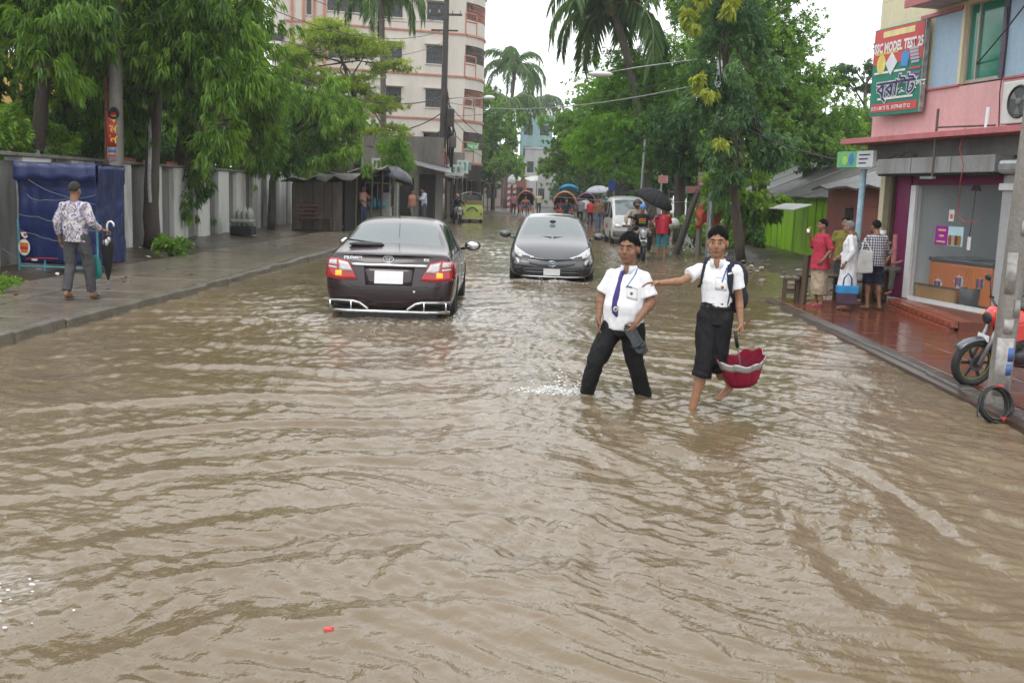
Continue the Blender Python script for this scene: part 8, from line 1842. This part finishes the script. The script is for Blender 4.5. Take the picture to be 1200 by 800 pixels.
btext('SSC MODEL TEST 25', .215, -.64, 1.06, m_lw, .68, .010); btext('ব্রাইট', .36, -.50, .32, m_lw, 1.12, .022, .1); btext('ব্রাইট', .36, -.50, .32, m_lb, 1.12, .006, .1, -.040); btext('এ প্লাস', .14, .32, .42, m_lw, 1., .004)
part('red_strip', mat('board_red', (.55, .07, .07), .45), SB_, -.62, .62, -.0265, -.0215, .06, .20); btext('01711-00 75 75,  01779-00 77 12', .085, -.60, .095, m_lw, .92, .003)
g = MB(); c_ = (-.42, -.030, .86); g.prism([(c_[0]+.12*math.cos(.3142*i), -.0275, .86+.16*math.sin(.3142*i)) for i in range(20)], (0, -.006, 0)); g.build('yellow_roundel', mat('board_yellow', (.75, .62, .15), .45), SB_)
g = MB(); g.prism([(-.14, -.0275, .66), (.02, -.0275, .86), (-.14, -.0275, 1.04), (-.30, -.0275, .86)], (0, -.006, 0)); g.build('white_diamond', mat('board_pale', (.72, .74, .78), .45), SB_)
g = MB(); g.prism([(.12, -.0275, .78), (.30, -.0275, .76), (.34, -.0275, .95), (.24, -.0275, 1.04), (.13, -.0275, .98)], (0, -.006, 0)); g.build('blue_panel', mat('board_blue', (.06, .28, .62), .45), SB_)
g = MB()
for k in range(5): bb(g, .40-.02*k, .60-.01*k, -.0335, -.0275, .80+.055*k, .84+.055*k)
g.build('printed_block', mat('board_grey', (.45, .47, .55), .45), SB_)['kind'] = 'stuff'
for (x, z, w, m_) in ((-.60, .70, .40, m_lw), (-.05, .70, .30, m_lw), (.36, .70, .28, mat('board_red', (.55, .07, .07), .45)), (.34, .62, .30, mat('board_purple', (.25, .12, .4), .45)), (-.45, .26, .95, m_lw), (-.60, 1.02, .62, m_pyl), (.42, .55, .20, mat('board_pink', (.65, .2, .3), .45))): part('print_line', m_, SB_, x, x+w, -.0315, -.0268, z, z+.035)
SG = thing('shop_sign', 'small green and white sign box under the pink ledge at the corner', 'sign', pbw(-.16, -.42, 2.37), math.atan2(-.972, .235)+R(6)); part('panel', mat('sign_lime', (.20, .46, .08), .4, var=.6, scale=5, col2=(.05, .30, .32)), SG, -.52, .05, -.03, .05, 0, .28, bevel=.006); part('panel', mat('sign_silver', (.56, .58, .58), .4, var=.15), SG, .053, .50, -.03, .05, 0, .28, bevel=.006)
for k in range(3): part('print_line', m_ink, SG, .12, .42-.05*k, -.0345, -.0305, .20-.07*k, .225-.07*k)
disc((-.10, -.031, .15), .07, mat('sign_dot_blue', (.08, .2, .45), .4), 'printed_figure', SG, 1.4); disc((-.28, -.031, .12), .08, mat('sign_dot_green', (.35, .6, .1), .4), 'printed_figure', SG, 1.0)
AC = thing('air_conditioner', 'white air conditioner outdoor unit on the pink wall at the right edge', 'air conditioner', pbw(4.02, -.20, 2.90), math.atan2(-.972, .235)); part('case', mat('ac_white', (.60, .60, .58), .45, var=.12), AC, -.48, .48, -.18, .19, 0, .58, bevel=.02)
g = MB(); g.torus((-.12, -.185, .29), (0, 1, 0), .21, .018, 28, 6); g.build('fan_ring', m_blackpl, AC, smooth=True); g = MB(); g.prism([(-.12+.20*math.cos(.3142*i), -.1825, .29+.20*math.sin(.3142*i)) for i in range(20)], (0, -.002, 0)); g.build('fan_grille', mat('fan_dark', (.07, .08, .085), .5), AC); g = MB(); g.ell((-.12, -.19, .29), (.05, .02, .05), nu=10, nv=6)
for k in range(3): a = k*2.094+.4; g.prism([(-.12+.04*math.cos(a), -.188, .29+.04*math.sin(a)), (-.12+.18*math.cos(a-.3), -.188, .29+.18*math.sin(a-.3)), (-.12+.18*math.cos(a+.35), -.188, .29+.18*math.sin(a+.35))], (0, -.003, 0))
g.build('fan_blades', m_grey_wall, AC); part('bracket', m_steel, AC, -.4, -.36, -.15, .19, -.06, -.003); part('bracket', m_steel, AC, .36, .40, -.15, .19, -.06, -.003)
PF = thing('pipe_frame', 'rusty pipe frame standing on the pink ledge in front of the wall', 'pipe frame', pbw(2.10, -.40, 2.2), math.atan2(-.972, .235)); g = MB(); g.cyl((0, 0, 0), (0, .0, 1.02), .02, n=8); g.build('upright', m_rust, PF); g = MB(); g.cyl((.021, 0, .74), (1.35, .02, .70), .014, n=8); g.build('rail', m_rust, PF)
part('clamp', m_steel, PF, -.28, .05, -.03, .03, -.04, .0)
PV = pole('white_pipe', 'short white plastic pipe end on the ledge below the air conditioner', pbw(3.26, -.38, 2.87), pbw(3.27, -.38, 3.16), .03, .03, m_plate, 10, 'pipe')
def hang(name, label, pts, r, m): g = MB(); Q = [pbw(*p) for p in pts]; g.tube(Q, r, 6); o = g.build(name, m, None, smooth=True); tag(o, label, 'cable'); return o
hang('red_cable', 'thin red cable looping down in front of the shop window', [(2.75, -.36, 2.9), (2.72, -.40, 2.6), (2.85, -.40, 2.35), (2.78, -.38, 2.10), (2.55, -.2, 1.98), (2.42, -.12, 1.8), (2.44, -.12, 1.62), (2.62, -.12, 1.52), (2.9, -.1, 1.55)], .008, mat('cable_red', (.42, .07, .06), .5))
hang('hanging_flex', 'dark flex with a small magenta shade hanging in the shop window', [(2.22, .3, 2.45), (2.22, .3, 2.2), (2.20, .3, 1.7), (2.16, .3, 1.25)], .008, m_black)
good('lamp_shade', 'small magenta lamp shade at the top of the shop window', 'lamp shade', [(.02, .14), (.07, .02), (.08, 0), (.06, .0)], m_mag, (2.22, .3, 2.0), 12)
hang('black_cable', 'black cable running down the pink wall left of the air conditioner', [(3.02, -.05, 4.6), (3.06, -.05, 4.0), (3.03, -.05, 3.4), (3.10, -.06, 2.9)], .009, m_wire)
hang('twig_bundle', 'tangle of twigs and cable lying on the shutter box', [(.6, -.25, 2.52), (.75, -.2, 2.58), (.95, -.25, 2.55), (1.1, -.22, 2.62), (1.3, -.2, 2.54)], .018, m_wood)

# vendors' clutter at the far right verge
for i, (x, y, c, lb) in enumerate(((4.6, 66, (.05, .05, .07), 'dark umbrella over a vendor far along the right verge'), (4.9, 74, (.30, .10, .10), 'reddish umbrella over a vendor far along the right verge'), (3.9, 88, (.45, .46, .5), 'pale umbrella over a vendor far along the right verge'))):
    umbrella('vendor_umbrella', lb, (x, y, 2.0), 1.1, .5, cloth('vendor_cloth_%d' % i, c, .25), (R(4*i), R(-5)), 2.0)
spray('water_spray', 'fine spray thrown up behind the right rear wheel of the maroon sedan', (-1.25, 14.3, .0), (.07, .45), 140, .03, 3)
spray('water_spray', 'fine spray at the front bumper of the grey hatchback', (.05, 20.35, .0), (.55, .10), 140, .02, 4)
# ================================================================ HAZE: damp air over the whole street
hz = MB(); hz.box((0, 325, 9.6), (640, 790, 21.8))
hm_ = bpy.data.materials.new('haze_air'); hm_.use_nodes = True; hn = hm_.node_tree; hn.nodes.clear()
ho_ = hn.nodes.new('ShaderNodeOutputMaterial'); hv = hn.nodes.new('ShaderNodeVolumePrincipled'); hv.inputs['Color'].default_value = (.93, .95, .97, 1); hv.inputs['Density'].default_value = .0007; hv.inputs['Anisotropy'].default_value = .1
hn.links.new(hv.outputs[0], ho_.inputs['Volume'])
o = hz.build('haze', hm_); tag(o, kind='stuff')
